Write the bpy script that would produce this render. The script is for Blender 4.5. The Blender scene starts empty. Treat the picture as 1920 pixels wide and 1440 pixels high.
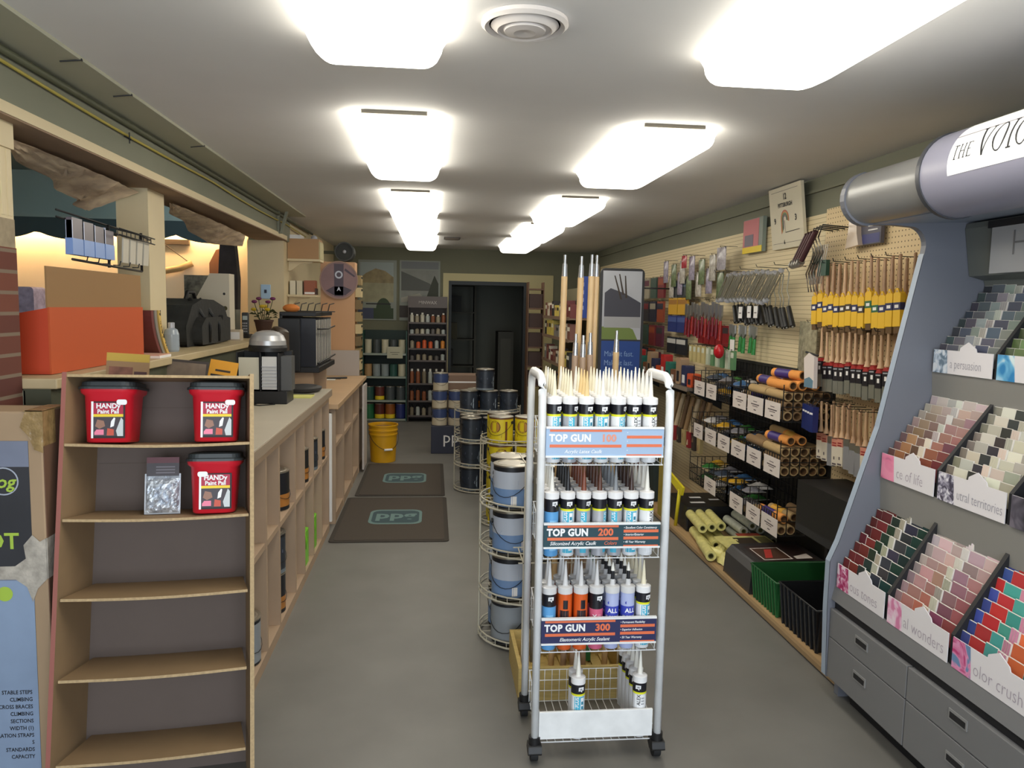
import bpy, math, random
from mathutils import Vector, Matrix
random.seed(7)
PI = math.pi
COL = bpy.context.scene.collection

# ---------------------------------------------------------------- materials
def lin(c):
    c = c / 255.0
    return c / 12.92 if c <= 0.04045 else ((c + 0.055) / 1.055) ** 2.4

def rgb(t):
    return (lin(t[0]), lin(t[1]), lin(t[2]), 1.0)

_M = {}
def M(name, col, rough=0.55, metal=0.0, noise=0.0, scale=12.0, bump=0.0, emit=0.0, spec=0.5, alpha=1.0, trans=0.0, stretch=None):
    if name in _M:
        return _M[name]
    m = bpy.data.materials.new(name)
    m.use_nodes = True
    nt = m.node_tree
    b = nt.nodes['Principled BSDF']
    b.inputs['Base Color'].default_value = rgb(col)
    b.inputs['Roughness'].default_value = rough
    b.inputs['Metallic'].default_value = metal
    b.inputs['Specular IOR Level'].default_value = spec
    b.inputs['Alpha'].default_value = alpha
    b.inputs['Transmission Weight'].default_value = trans
    if emit:
        b.inputs['Emission Color'].default_value = rgb(col)
        b.inputs['Emission Strength'].default_value = emit
    if noise or bump:
        tc = nt.nodes.new('ShaderNodeTexCoord')
        n = nt.nodes.new('ShaderNodeTexNoise')
        n.inputs['Scale'].default_value = scale
        n.inputs['Detail'].default_value = 5
        if stretch:
            mp = nt.nodes.new('ShaderNodeMapping')
            mp.inputs['Scale'].default_value = stretch
            nt.links.new(tc.outputs['Object'], mp.inputs[0])
            nt.links.new(mp.outputs[0], n.inputs['Vector'])
        else:
            nt.links.new(tc.outputs['Object'], n.inputs['Vector'])
        if noise:
            r = nt.nodes.new('ShaderNodeValToRGB')
            c = rgb(col)
            r.color_ramp.elements[0].position = 0.3
            r.color_ramp.elements[1].position = 0.7
            r.color_ramp.elements[0].color = tuple(x * (1 - noise) for x in c[:3]) + (1,)
            r.color_ramp.elements[1].color = tuple(min(1, x * (1 + noise)) for x in c[:3]) + (1,)
            nt.links.new(n.outputs[0], r.inputs[0])
            nt.links.new(r.outputs[0], b.inputs['Base Color'])
        if bump:
            bp = nt.nodes.new('ShaderNodeBump')
            bp.inputs['Strength'].default_value = bump
            bp.inputs['Distance'].default_value = 0.01
            nt.links.new(n.outputs[0], bp.inputs['Height'])
            nt.links.new(bp.outputs[0], b.inputs['Normal'])
    _M[name] = m
    return m

def _math(nt, op, a, bval=None):
    n = nt.nodes.new('ShaderNodeMath')
    n.operation = op
    nt.links.new(a, n.inputs[0])
    if bval is not None:
        if isinstance(bval, (int, float)):
            n.inputs[1].default_value = bval
        else:
            nt.links.new(bval, n.inputs[1])
    return n.outputs[0]

def M_slat(name, col, line, pitch, width):
    """horizontal grooves every `pitch` metres"""
    m = M(name, col, 0.6)
    nt = m.node_tree; b = nt.nodes['Principled BSDF']
    tc = nt.nodes.new('ShaderNodeTexCoord'); sp = nt.nodes.new('ShaderNodeSeparateXYZ')
    nt.links.new(tc.outputs['Object'], sp.inputs[0])
    f = _math(nt, 'FRACT', _math(nt, 'DIVIDE', sp.outputs['Z'], pitch))
    g = _math(nt, 'LESS_THAN', f, width)
    mx = nt.nodes.new('ShaderNodeMixRGB')
    mx.inputs[1].default_value = rgb(col); mx.inputs[2].default_value = rgb(line)
    nt.links.new(g, mx.inputs[0]); nt.links.new(mx.outputs[0], b.inputs['Base Color'])
    return m

def M_peg(name, col, hole, pitch, rad):
    m = M(name, col, 0.6)
    nt = m.node_tree; b = nt.nodes['Principled BSDF']
    tc = nt.nodes.new('ShaderNodeTexCoord'); sp = nt.nodes.new('ShaderNodeSeparateXYZ')
    nt.links.new(tc.outputs['Object'], sp.inputs[0])
    d = []
    for ax in 'YZ':
        f = _math(nt, 'FRACT', _math(nt, 'DIVIDE', sp.outputs[ax], pitch))
        e = _math(nt, 'SUBTRACT', f, 0.5)
        d.append(_math(nt, 'MULTIPLY', e, e))
    s = _math(nt, 'ADD', d[0], d[1])
    g = _math(nt, 'LESS_THAN', s, rad * rad)
    mx = nt.nodes.new('ShaderNodeMixRGB')
    mx.inputs[1].default_value = rgb(col); mx.inputs[2].default_value = rgb(hole)
    nt.links.new(g, mx.inputs[0]); nt.links.new(mx.outputs[0], b.inputs['Base Color'])
    return m

def M_brick(name, c1, c2, mortar):
    m = M(name, c1, 0.85)
    nt = m.node_tree; b = nt.nodes['Principled BSDF']
    tc = nt.nodes.new('ShaderNodeTexCoord'); mp = nt.nodes.new('ShaderNodeMapping')
    mp.inputs['Rotation'].default_value = (PI / 2, 0, 0)
    br = nt.nodes.new('ShaderNodeTexBrick')
    br.inputs['Color1'].default_value = rgb(c1); br.inputs['Color2'].default_value = rgb(c2)
    br.inputs['Mortar'].default_value = rgb(mortar)
    br.inputs['Scale'].default_value = 1.0
    br.inputs['Brick Width'].default_value = 0.2; br.inputs['Row Height'].default_value = 0.066
    br.inputs['Mortar Size'].default_value = 0.006
    nt.links.new(tc.outputs['Object'], mp.inputs[0]); nt.links.new(mp.outputs[0], br.inputs['Vector'])
    nt.links.new(br.outputs[0], b.inputs['Base Color'])
    return m

# ---------------------------------------------------------------- mesh builder
class B:
    def __init__(s):
        s.v = []; s.f = []; s.mi = []; s.sm = []; s.mats = []
    def slot(s, m):
        if m not in s.mats:
            s.mats.append(m)
        return s.mats.index(m)
    def add(s, vs, fs, m, smooth=False, T=None):
        o = len(s.v)
        s.v += [tuple(T @ Vector(p)) if T is not None else tuple(p) for p in vs]
        k = s.slot(m)
        for f in fs:
            s.f.append(tuple(i + o for i in f)); s.mi.append(k); s.sm.append(smooth)
        return s
    def box(s, x0, x1, y0, y1, z0, z1, m, T=None):
        vs = [(x0, y0, z0), (x1, y0, z0), (x1, y1, z0), (x0, y1, z0), (x0, y0, z1), (x1, y0, z1), (x1, y1, z1), (x0, y1, z1)]
        return s.add(vs, [(0, 3, 2, 1), (4, 5, 6, 7), (0, 1, 5, 4), (1, 2, 6, 5), (2, 3, 7, 6), (3, 0, 4, 7)], m, False, T)
    def quad(s, a, b, c, d, m):
        return s.add([a, b, c, d], [(0, 1, 2, 3)], m)
    def prism(s, poly, axis, lo, hi, m, T=None, smooth=False):
        """poly of 2d points extruded along axis: 'x' poly=(y,z); 'y' poly=(x,z); 'z' poly=(x,y)"""
        def p(a, h):
            return (h, a[0], a[1]) if axis == 'x' else (a[0], h, a[1]) if axis == 'y' else (a[0], a[1], h)
        n = len(poly)
        ar = sum(poly[i][0] * poly[(i + 1) % n][1] - poly[(i + 1) % n][0] * poly[i][1] for i in range(n))
        if (ar < 0) != (axis == 'y'):
            poly = poly[::-1]
        vs = [p(a, lo) for a in poly] + [p(a, hi) for a in poly]
        fs = [tuple(range(n - 1, -1, -1)), tuple(range(n, 2 * n))]
        s.add(vs, fs, m, False, T)
        return s.add(vs, [(i, (i + 1) % n, n + (i + 1) % n, n + i) for i in range(n)], m, smooth, T)
    def lathe(s, prof, m, n=16, c=(0, 0, 0), T=None, smooth=True, bands=None):
        """prof: (r,z) list bottom to top around z; bands: material per segment"""
        vs = []; k = len(prof)
        for r, z in prof:
            for i in range(n):
                a = 2 * PI * i / n
                vs.append((c[0] + r * math.cos(a), c[1] + r * math.sin(a), c[2] + z))
        for j in range(k - 1):
            mm = bands[j] if bands else m
            s.add(vs[j * n:(j + 2) * n], [(i, (i + 1) % n, n + (i + 1) % n, n + i) for i in range(n)], mm, smooth, T)
        if prof[0][0] > 1e-5:
            s.add(vs[:n], [tuple(range(n - 1, -1, -1))], bands[0] if bands else m, False, T)
        if prof[-1][0] > 1e-5:
            s.add(vs[-n:], [tuple(range(n))], bands[-1] if bands else m, False, T)
        return s
    def cyl(s, a, b, r, m, n=10, r1=None, smooth=True, caps=True):
        a = Vector(a); b = Vector(b); d = b - a
        q = d.to_track_quat('Z', 'Y').to_matrix().to_4x4()
        T = Matrix.Translation(a) @ q
        L = d.length; r1 = r if r1 is None else r1
        vs = [(r * math.cos(2 * PI * i / n), r * math.sin(2 * PI * i / n), 0) for i in range(n)]
        vs += [(r1 * math.cos(2 * PI * i / n), r1 * math.sin(2 * PI * i / n), L) for i in range(n)]
        s.add(vs, [(i, (i + 1) % n, n + (i + 1) % n, n + i) for i in range(n)], m, smooth, T)
        if caps:
            s.add(vs[:n], [tuple(range(n - 1, -1, -1))], m, False, T)
            s.add(vs[n:], [tuple(range(n))], m, False, T)
        return s
    def pipe(s, a, b, ro, ri, m, n=14, mi=None):
        """hollow tube with ring ends"""
        a = Vector(a); b = Vector(b); d = b - a
        T = Matrix.Translation(a) @ d.to_track_quat('Z', 'Y').to_matrix().to_4x4(); L = d.length
        c = [(math.cos(2 * PI * i / n), math.sin(2 * PI * i / n)) for i in range(n)]
        vs = [(ro * x, ro * y, 0) for x, y in c] + [(ro * x, ro * y, L) for x, y in c] + [(ri * x, ri * y, 0) for x, y in c] + [(ri * x, ri * y, L) for x, y in c]
        R = range(n)
        s.add(vs, [(i, (i + 1) % n, n + (i + 1) % n, n + i) for i in R], m, True, T)
        s.add(vs, [(2 * n + (i + 1) % n, 2 * n + i, 3 * n + i, 3 * n + (i + 1) % n) for i in R], mi or m, True, T)
        s.add(vs, [(i, 2 * n + i, 2 * n + (i + 1) % n, (i + 1) % n) for i in R], mi or m, False, T)
        s.add(vs, [(n + i, n + (i + 1) % n, 3 * n + (i + 1) % n, 3 * n + i) for i in R], mi or m, False, T)
        return s
    def tube(s, pts, r, m, n=6, closed=False, flat=None):
        pts = [Vector(p) for p in pts]; k = len(pts); vs = []
        up = Vector((0, 0, 1))
        for i, p in enumerate(pts):
            a = pts[(i - 1) % k] if (closed or i > 0) else p
            b = pts[(i + 1) % k] if (closed or i < k - 1) else p
            t = (b - a).normalized()
            u = up if abs(t.dot(up)) < 0.95 else Vector((0, 1, 0)) if abs(t.y) < 0.9 else Vector((1, 0, 0))
            x = t.cross(u).normalized(); y = x.cross(t).normalized()
            for j in range(n):
                an = 2 * PI * (j + 0.5) / n
                rx, ry = flat if flat else (r, r)
                vs.append(p + x * rx * math.cos(an) + y * ry * math.sin(an))
        fs = []
        for i in range(k if closed else k - 1):
            for j in range(n):
                i2 = (i + 1) % k
                fs.append((i * n + j, i * n + (j + 1) % n, i2 * n + (j + 1) % n, i2 * n + j))
        if not closed:
            fs.append(tuple(range(n - 1, -1, -1))); fs.append(tuple((k - 1) * n + j for j in range(n)))
        return s.add(vs, fs, m, n > 4)
    def sphere(s, c, r, m, n=12, h=8, sc=(1, 1, 1)):
        prof = [(math.sin(PI * j / h), -math.cos(PI * j / h)) for j in range(h + 1)]
        prof[0] = (0, -1); prof[-1] = (0, 1)
        T = Matrix.Translation(c) @ Matrix.Diagonal((r * sc[0], r * sc[1], r * sc[2], 1))
        return s.lathe(prof, m, n, T=T)
    def text(s, body, T, size, m, shear=0.0, bold=0.0, align='CENTER', wrap=None, sx=1.0, spacing=1.0):
        """flat lettering in the local xy plane of T; wrap=radius bends it round a vertical can (T = can frame)"""
        key = (body, shear, bold, align, spacing)
        if key not in _T:
            c = bpy.data.curves.new('lettering', 'FONT'); c.body = body; c.size = 1; c.shear = shear; c.offset = bold
            c.align_x = align; c.align_y = 'CENTER'; c.resolution_u = 2; c.space_character = spacing
            o = bpy.data.objects.new('lettering', c)
            me = bpy.data.meshes.new_from_object(o)
            _T[key] = ([tuple(v.co) for v in me.vertices], [tuple(p.vertices) for p in me.polygons])
            bpy.data.objects.remove(o); bpy.data.curves.remove(c); bpy.data.meshes.remove(me)
        vs, fs = _T[key]
        vs = [(x * size * sx, y * size, 0) for x, y, z in vs]
        if wrap:
            vs = [(wrap * math.cos(x / wrap - PI / 2), wrap * math.sin(x / wrap - PI / 2), y) for x, y, z in vs]
        return s.add(vs, fs, m, False, T)
    def mesh(s, name, off=(0, 0, 0)):
        assert not s.f or max(max(f) for f in s.f) < len(s.v), name
        me = bpy.data.meshes.new(name)
        me.from_pydata([(x - off[0], y - off[1], z - off[2]) for x, y, z in s.v], [], s.f)
        for m in s.mats:
            me.materials.append(m)
        me.polygons.foreach_set('material_index', s.mi)
        me.polygons.foreach_set('use_smooth', s.sm)
        me.update()
        return me
_T = {}

def obj(name, b, parent=None, bev=0.0, seg=2, label=None, loc=None, rot=None):
    """link one mesh; its vertices are given in the frame of its parent (or the world)"""
    o = bpy.data.objects.new(name, b.mesh(name, off=_off(parent)))
    COL.objects.link(o)
    if parent is not None:
        o.parent = parent
        # sub-parts share the frame of the thing: no offset of their own
    if loc is not None: o.location = loc
    if rot is not None: o.rotation_euler = rot
    if bev:
        md = o.modifiers.new('edge', 'BEVEL'); md.width = bev; md.segments = seg; md.limit_method = 'ANGLE'; md.angle_limit = 0.7
    if label: o['label'] = label
    return o

_WORLD = {}
def _off(parent):
    while parent is not None:
        if parent.name in _WORLD: return _WORLD[parent.name]
        parent = parent.parent
    return (0, 0, 0)

def tag(o, label, cat, group=None, kind=None):
    o['label'] = label; o['category'] = cat
    if group: o['group'] = group
    if kind: o['kind'] = kind
    return o

def thing(name, label, cat, loc=(0, 0, 0), rz=0.0, group=None, rot=None, world=False):
    """Empty at the base of a thing; with world=True its parts are written in world coordinates"""
    o = bpy.data.objects.new(name, None); COL.objects.link(o)
    o.empty_display_size = 0.05; o.location = loc
    o.rotation_euler = rot if rot else (0, 0, rz)
    if world: _WORLD[o.name] = tuple(loc)
    return tag(o, label, cat, group)

def one(name, b, label, cat, group=None, bev=0.0, kind=None, seg=2, rz=0.0):
    """a thing that is one mesh, written in world coordinates; its origin goes to its base"""
    xs = [p[0] for p in b.v]; ys = [p[1] for p in b.v]; zs = [p[2] for p in b.v]
    c = ((min(xs) + max(xs)) / 2, (min(ys) + max(ys)) / 2, min(zs))
    o = bpy.data.objects.new(name, b.mesh(name, off=c)); COL.objects.link(o); o.location = c
    if bev:
        md = o.modifiers.new('edge', 'BEVEL'); md.width = bev; md.segments = seg; md.limit_method = 'ANGLE'; md.angle_limit = 0.7
    return tag(o, label, cat, group, kind)

def struct(name, b, bev=0.0):
    o = obj(name, b, None, bev); o['kind'] = 'structure'; return o

def dup(root, loc=None, rz=None, label=None, group=None, rot=None):
    r = root.copy(); COL.objects.link(r)
    if loc is not None: r.location = loc
    if rz is not None: r.rotation_euler = (0, 0, rz)
    if rot is not None: r.rotation_euler = rot
    if label: r['label'] = label
    if group: r['group'] = group
    for ch in list(root.children):
        c = ch.copy(); COL.objects.link(c); c.parent = r
        for g in list(ch.children):
            d = g.copy(); COL.objects.link(d); d.parent = c
    return r

ORD = 'first second third fourth fifth sixth seventh eighth ninth tenth eleventh twelfth thirteenth fourteenth fifteenth sixteenth seventeenth eighteenth'.split()
def face(origin, right, up):
    """frame whose x runs along `right`, y along `up`"""
    r = Vector(right).normalized(); u = Vector(up).normalized(); n = r.cross(u)
    T = Matrix((r, u, n)).transposed().to_4x4(); T.translation = Vector(origin)
    return T
def arc(cx, cy, r, a0, a1, n):
    return [(cx + r * math.cos(a0 + (a1 - a0) * i / n), cy + r * math.sin(a0 + (a1 - a0) * i / n)) for i in range(n + 1)]
def rrect(x0, x1, y0, y1, r, n=4):
    return arc(x1 - r, y1 - r, r, 0, PI / 2, n) + arc(x0 + r, y1 - r, r, PI / 2, PI, n) + arc(x0 + r, y0 + r, r, PI, 1.5 * PI, n) + arc(x1 - r, y0 + r, r, 1.5 * PI, 2 * PI, n)
# ================================================================ room
CEIL = 2.27; XR = 2.15; YB = 10.4; XB = -1.30
m_floor = M('floor_vinyl', (112, 110, 106), 0.45, noise=0.10, scale=3.0, bump=0.02)
m_ceil = M('ceiling_paint', (222, 221, 220), 0.8, noise=0.03, scale=2)
m_olive = M('olive_wall_paint', (126, 127, 110), 0.7, noise=0.04, scale=3)
m_cream = M('cream_paint', (212, 196, 160), 0.6, noise=0.03, scale=4)
m_back = M('dim_green_wall_paint', (112, 112, 92), 0.75, noise=0.05, scale=3)
m_dark = M('dark_room_paint', (132, 134, 124), 0.85)
m_slat = M_slat('grooved_panel', (224, 208, 170), (176, 158, 120), 0.0254, 0.13)
m_peg = M_peg('pegboard', (226, 202, 158), (90, 70, 48), 0.0254, 0.14)
m_trimcream = M('trim_cream', (190, 180, 136), 0.6)
m_under = M('bare_board', (150, 126, 104), 0.8, noise=0.08, scale=5)
m_teal = M('teal_dark_paint', (128, 144, 138), 0.8, noise=0.06, scale=2)
m_warm = M('warm_cream_wall', (250, 226, 190), 0.8)

b = B(); b.box(-5.2, 2.3, -2.2, 13.2, -0.06, 0, m_floor); struct('floor', b)
b = B(); b.box(-1.62, 2.3, -2.2, 13.2, CEIL, CEIL + 0.08, m_ceil); struct('ceiling', b)
# right wall: painted upper band, grooved panel, pegboard near the brushes
b = B(); b.box(XR, XR + 0.12, -2.2, YB + 0.1, 0, CEIL, m_olive); struct('wall_right', b)
b = B(); b.box(XR - 0.012, XR, 4.1, 9.9, 0, 2.055, m_slat); struct('wall_right_panel', b)
b = B(); b.box(XR - 0.012, XR, 1.0, 4.098, 0, 2.075, m_peg); struct('wall_right_pegboard', b)
b = B(); b.box(XR - 0.018, XR, -2.2, YB, CEIL - 0.085, CEIL - 0.07, m_olive); struct('trim_1', b)
b = B(); b.box(XB - 0.005, -1.125, -2.2, 7.0, CEIL - 0.012, CEIL, M('lightened_olive_board', (172, 172, 152), 0.7, noise=0.03, scale=3)); struct('trim_8', b)  # beam olive painted paler here, standing in for light the downward face lacks
# left: low wall, header beam, pillars
b = B(); b.box(-1.50, XB - 0.03, 2.65, 7.0, 0, 1.20, m_olive)
b.box(-1.56, XB, -2.2, 7.0, 2.09, CEIL, m_olive)
struct('wall_left', b)
b = B(); b.box(-1.56, XB + 0.012, 1.5, 7.0, 2.055, 2.09, m_cream); struct('trim_2', b)
b = B(); b.box(-1.555, XB + 0.008, 1.5, 7.0, 2.05, 2.0548, m_under); struct('trim_3', b)
b = B(); b.box(-1.552, -1.402, 4.0, 4.23, 1.2402, 2.05, m_cream); struct('pillar', b)
b = B(); b.box(-1.60, -1.335, 2.45, 2.655, 1.97, 2.05, m_cream)
for k in range(5): b.box(-1.342, -1.339, 2.47 + k * 0.037, 2.49 + k * 0.037, 1.76, 1.965, m_cream)
b.box(-1.60, -1.342, 2.45, 2.65, 1.75, 1.97, m_cream)
struct('pillar_fluted', b)
m_brick = M_brick('red_brick', (112, 62, 46), (86, 44, 36), (120, 104, 88))
b = B(); b.box(-1.60, -1.337, 2.452, 2.649, 0, 1.66, m_brick); b.box(-1.60, -1.339, 2.455, 2.648, 1.66, 1.75, M('stone_cap', (150, 136, 112), 0.8, noise=0.2, scale=30)); struct('pillar_brick', b)
b = B(); b.box(-1.63, XB - 0.02, 7.0, 7.14, 0, 2.05, m_cream); b.box(-1.62, XB, 7.001, 7.2, 2.05, CEIL, m_olive); struct('pillar_end', b)
b = B(); b.box(-1.52, XB - 0.02, 7.14, YB, 0, CEIL, m_cream); struct('wall_left_far', b)
# ledge on the low wall
m_ledge = M('pale_ledge_wood', (186, 168, 132), 0.5, noise=0.08, scale=6)
m_ledgeunder = M('shadowed_green_fascia', (70, 72, 56), 0.6)  # fascia green darkened with the shadow under the ledge
b = B(); b.box(-1.66, -1.23, 2.65, 6.99, 1.205, 1.24, m_ledge); struct('trim_4', b, 0.004)
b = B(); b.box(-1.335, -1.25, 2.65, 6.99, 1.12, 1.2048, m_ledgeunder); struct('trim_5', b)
# room behind the opening
b = B(); b.box(-5.0, -1.63, 7.3, 7.42, 0, 2.9, m_warm); struct('wall_far_room_back', b)
b = B(); b.box(-5.1, -5.0, 0.0, 7.42, 0, 2.9, m_warm); struct('wall_far_room_left', b)
b = B(); b.box(-5.0, -1.62, 0.0, 7.3, 2.62, 2.7, m_teal); struct('ceiling_far_room', b)
b = B(); b.box(-5.0, -1.62, -0.1, 0, 0, 2.7, m_dark); struct('wall_far_room_front', b)
b = B(); b.box(-5.0, -1.64, 7.262, 7.298, 2.2, 2.62, m_teal); struct('trim_6', b)
# back wall with the dark doorway
b = B()
b.box(-1.4, 0.19, YB, YB + 0.12, 0, CEIL, m_back); b.box(1.24, 2.3, YB, YB + 0.12, 0, CEIL, m_back)
b.box(0.19, 1.24, YB, YB + 0.12, 1.85, CEIL, m_back)
struct('wall_back', b)
b = B()
b.box(0.115, 0.19, YB - 0.02, YB, 0, 1.95, m_trimcream); b.box(1.24, 1.60, YB - 0.02, YB, 0, 1.95, m_trimcream)
b.box(0.19, 1.24, YB - 0.02, YB, 1.85, 1.95, m_trimcream); struct('trim_7', b)
m_bluejamb = M('blue_black_door_paint', (46, 52, 58), 0.6)
b = B(); b.box(0.19, 0.23, YB - 0.01, YB + 0.14, 0, 1.85, m_bluejamb); b.box(1.20, 1.24, YB - 0.01, YB + 0.14, 0, 1.85, m_bluejamb)
b.box(0.23, 1.20, YB - 0.01, YB + 0.14, 1.80, 1.85, m_bluejamb); struct('door_1', b)
b = B(); b.box(-0.6, 2.2, 13.0, 13.1, 0, CEIL, m_dark); struct('wall_storeroom_back', b)
b = B(); b.box(-0.7, -0.6, YB + 0.12, 13.1, 0, CEIL, m_dark); struct('wall_storeroom_left', b)
b = B(); b.box(2.2, 2.3, YB + 0.12, 13.1, 0, CEIL, m_dark); struct('wall_storeroom_right', b)
# shop front behind the camera, with its big window
b = B(); b.box(-1.62, 2.3, -2.2, -2.1, 0, 0.35, m_olive); b.box(-1.62, 2.3, -2.2, -2.1, 2.1, CEIL, m_olive)
b.box(-1.62, -1.5, -2.2, -2.1, 0.35, 2.1, m_olive); b.box(2.0, 2.3, -2.2, -2.1, 0.35, 2.1, m_olive); struct('wall_front', b)
b = B()
for x in (-1.5, -0.33, 0.84, 1.94): b.box(x, x + 0.06, -2.18, -2.12, 0.35, 2.1, m_cream)
struct('window_1', b)
b = B(); b.box(-1.75, -1.62, -2.2, 2.45, 0, CEIL, m_olive); struct('wall_left_near', b)

# ================================================================ lights
LIGHT_STRENGTH = 7.5
m_lens = M('lit_acrylic_lens', (255, 250, 238), 0.4, emit=LIGHT_STRENGTH)
LAMPS = [M('lit_acrylic_lens_%d' % k, (255, 249, 234), 0.4, emit=LIGHT_STRENGTH * s) for k, s in enumerate((1.0, 0.95, 0.75, 0.5, 0.35))]
m_white = M('white_enamel', (225, 224, 218), 0.4)
m_wend = M('light_end_cap', (120, 112, 96), 0.5)
def lens_bm(m_lens):
    b = B(); n = 5
    W = 0.205; H = 0.088; L = 0.6
    prof = [(-W, 0)] + arc(-W + 0.075, -H + 0.055, 0.055, PI, 1.5 * PI, n) + arc(W - 0.075, -H + 0.055, 0.055, 1.5 * PI, 2 * PI, n) + [(W, 0)]
    ys = [(-L, 0.90), (-L + 0.03, 1.0), (L - 0.14, 1.0), (L - 0.07, 0.965), (L - 0.02, 0.90), (L, 0.80)]
    k = len(prof); vs = []
    for y, s in ys: vs += [(x * (0.5 + 0.5 * s), y, z * s - 0.004) for x, z in prof]
    fs = []
    for i in range(len(ys) - 1):
        for j in range(k - 1):
            fs.append((i * k + j, i * k + j + 1, (i + 1) * k + j + 1, (i + 1) * k + j))
    fs.append(tuple(range(k))); fs.append(tuple(range((len(ys) - 1) * k + k - 1, (len(ys) - 1) * k - 1, -1)))
    return b.add(vs, fs, m_lens, True)
LX = (-0.165, 0.985)
LY = (1.75, 3.78, 5.86, 7.55, 9.1)
WHERE = ['nearest', 'second from front', 'third from front', 'fourth from front', 'farthest']
for j, y in enumerate(LY):
    for i, x in enumerate(LX):
        lab = 'glowing white ceiling light of the %s row, %s' % (('counter-side', 'pegboard-side')[i], WHERE[j])
        if i == 0:
            lt = thing('ceiling_light', lab, 'light', (x, y, CEIL), group='fluorescent ceiling lights')
            obj('lens', lens_bm(LAMPS[j]), lt)
            e = B(); e.box(-0.13, 0.13, -0.612, -0.602, -0.014, -0.001, m_wend); obj('end_cap', e, lt)
            e = B(); e.box(-0.13, 0.13, 0.602, 0.62, -0.03, -0.001, m_wend); obj('end_cap', e, lt)
        else: dup(lt, (x, y + 0.02, CEIL), label=lab)

# warm lamp behind the valance in the far room
m_warmlamp = M('warm_tube_glow', (255, 214, 160), 0.5, emit=60.0)
t = thing('tube_lamp', 'warm tube lamp behind the scalloped dark valance of the far room', 'lamp', (-3.1, 7.2, 2.14), world=True)
b = B(); b.cyl((-4.6, 7.2, 2.145), (-1.75, 7.2, 2.145), 0.016, m_warmlamp); obj('tube', b, t)
b = B(); b.box(-4.65, -1.7, 7.18, 7.255, 2.163, 2.183, m_white); obj('holder', b, t)

# ================================================================ camera, world
yaw, pitch, roll = math.radians(5.86), math.radians(5.62), 0.02
f = Vector((math.sin(yaw) * math.cos(pitch), math.cos(yaw) * math.cos(pitch), -math.sin(pitch)))
r0 = Vector((math.cos(yaw), -math.sin(yaw), 0)); u0 = r0.cross(f)
r = r0 * math.cos(roll) + u0 * math.sin(roll); u = -r0 * math.sin(roll) + u0 * math.cos(roll)
cam = bpy.data.objects.new('camera', bpy.data.cameras.new('camera')); COL.objects.link(cam)
T = Matrix((r, u, -f)).transposed().to_4x4(); T.translation = (0, 0, 1.5)
cam.matrix_world = T
cam.data.sensor_width = 36; cam.data.lens = 36 * 1442 / 1920; cam.data.clip_start = 0.05
sc = bpy.context.scene; sc.camera = cam
w = bpy.data.worlds.new('sky'); sc.world = w; w.use_nodes = True
bg = w.node_tree.nodes['Background']; bg.inputs[0].default_value = (0.84, 0.92, 1.0, 1); bg.inputs[1].default_value = 8.0
pl = bpy.data.lights.new('window_portal', 'AREA'); pl.shape = 'RECTANGLE'; pl.size = 3.5; pl.size_y = 1.75; pl.cycles.is_portal = True
po = bpy.data.objects.new('window_portal', pl); COL.objects.link(po); po.location = (0.25, -2.09, 1.22); po.rotation_euler = (PI / 2, 0, 0)
sc.view_settings.view_transform = 'Standard'; sc.view_settings.look = 'None'; sc.view_settings.exposure = 0.0; sc.view_settings.gamma = 1
sc.view_settings.use_curve_mapping = False
sc.cycles.use_denoising = True
sc.cycles.max_bounces = 8; sc.cycles.diffuse_bounces = 4; sc.cycles.glossy_bounces = 3; sc.cycles.transparent_max_bounces = 8; sc.cycles.sample_clamp_indirect = 6
# ================================================================ caulk cart in the middle
m_cart = M('chipped_white_enamel', (232, 234, 236), 0.38, noise=0.07, scale=14)
m_black = M('black_plastic', (24, 24, 26), 0.45)
m_rubber = M('black_rubber', (30, 31, 33), 0.7)
m_steel = M('bright_steel', (190, 190, 188), 0.3, metal=0.9)
m_paper = M('white_paper', (232, 230, 228), 0.6)
m_ink = M('black_ink', (26, 26, 30), 0.6)
m_navy = M('navy_ink', (34, 38, 84), 0.5); m_tealink = M('dark_teal_ink', (22, 62, 74), 0.5)
m_orangei = M('orange_ink', (224, 112, 72), 0.5); m_paleblue = M('sun_faded_blue', (160, 186, 218), 0.5)
m_whitei = M('white_ink', (240, 242, 246), 0.5)
cart = thing('display_cart', 'white rolling wire cart of caulk tubes standing in the middle of the aisle', 'display cart', (0.553, 2.54, 0), world=True)
for x in (0.345, 0.761):
    pts = [(2.685, 0.085), (2.685, 1.16)] + arc(2.625, 1.205, 0.06, 0.0, PI / 2, 5) + arc(2.465, 1.205, 0.06, PI / 2, PI, 5) + [(2.402, 1.16), (2.402, 0.085)]
    b = B(); b.tube([(x + (0.0 if True else 0), y, z + (0.02 if z > 1 else 0)) for y, z in pts], 0.014, m_cart, n=8, flat=(0.013, 0.017))
    obj('side_frame', b, cart)
for x in (0.345, 0.761):
    for y in (2.402, 2.685):
        b = B(); b.cyl((x, y, 0.062), (x, y, 0.09), 0.02, m_black, 12)
        b.prism([(y - 0.03, 0.04), (y - 0.022, 0.066), (y + 0.022, 0.066), (y + 0.03, 0.04), (y + 0.012, 0.028), (y - 0.012, 0.028)], 'x', x - 0.022, x + 0.022, m_black)
        c = obj('caster', b, cart, bev=0.004)
        w_ = B(); w_.cyl((x - 0.012, y + 0.012, 0.03), (x + 0.012, y + 0.012, 0.03), 0.03, m_rubber, 18); obj('wheel', w_, c)
XS = [0.387 + 0.0528 * i for i in range(7)]
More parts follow.
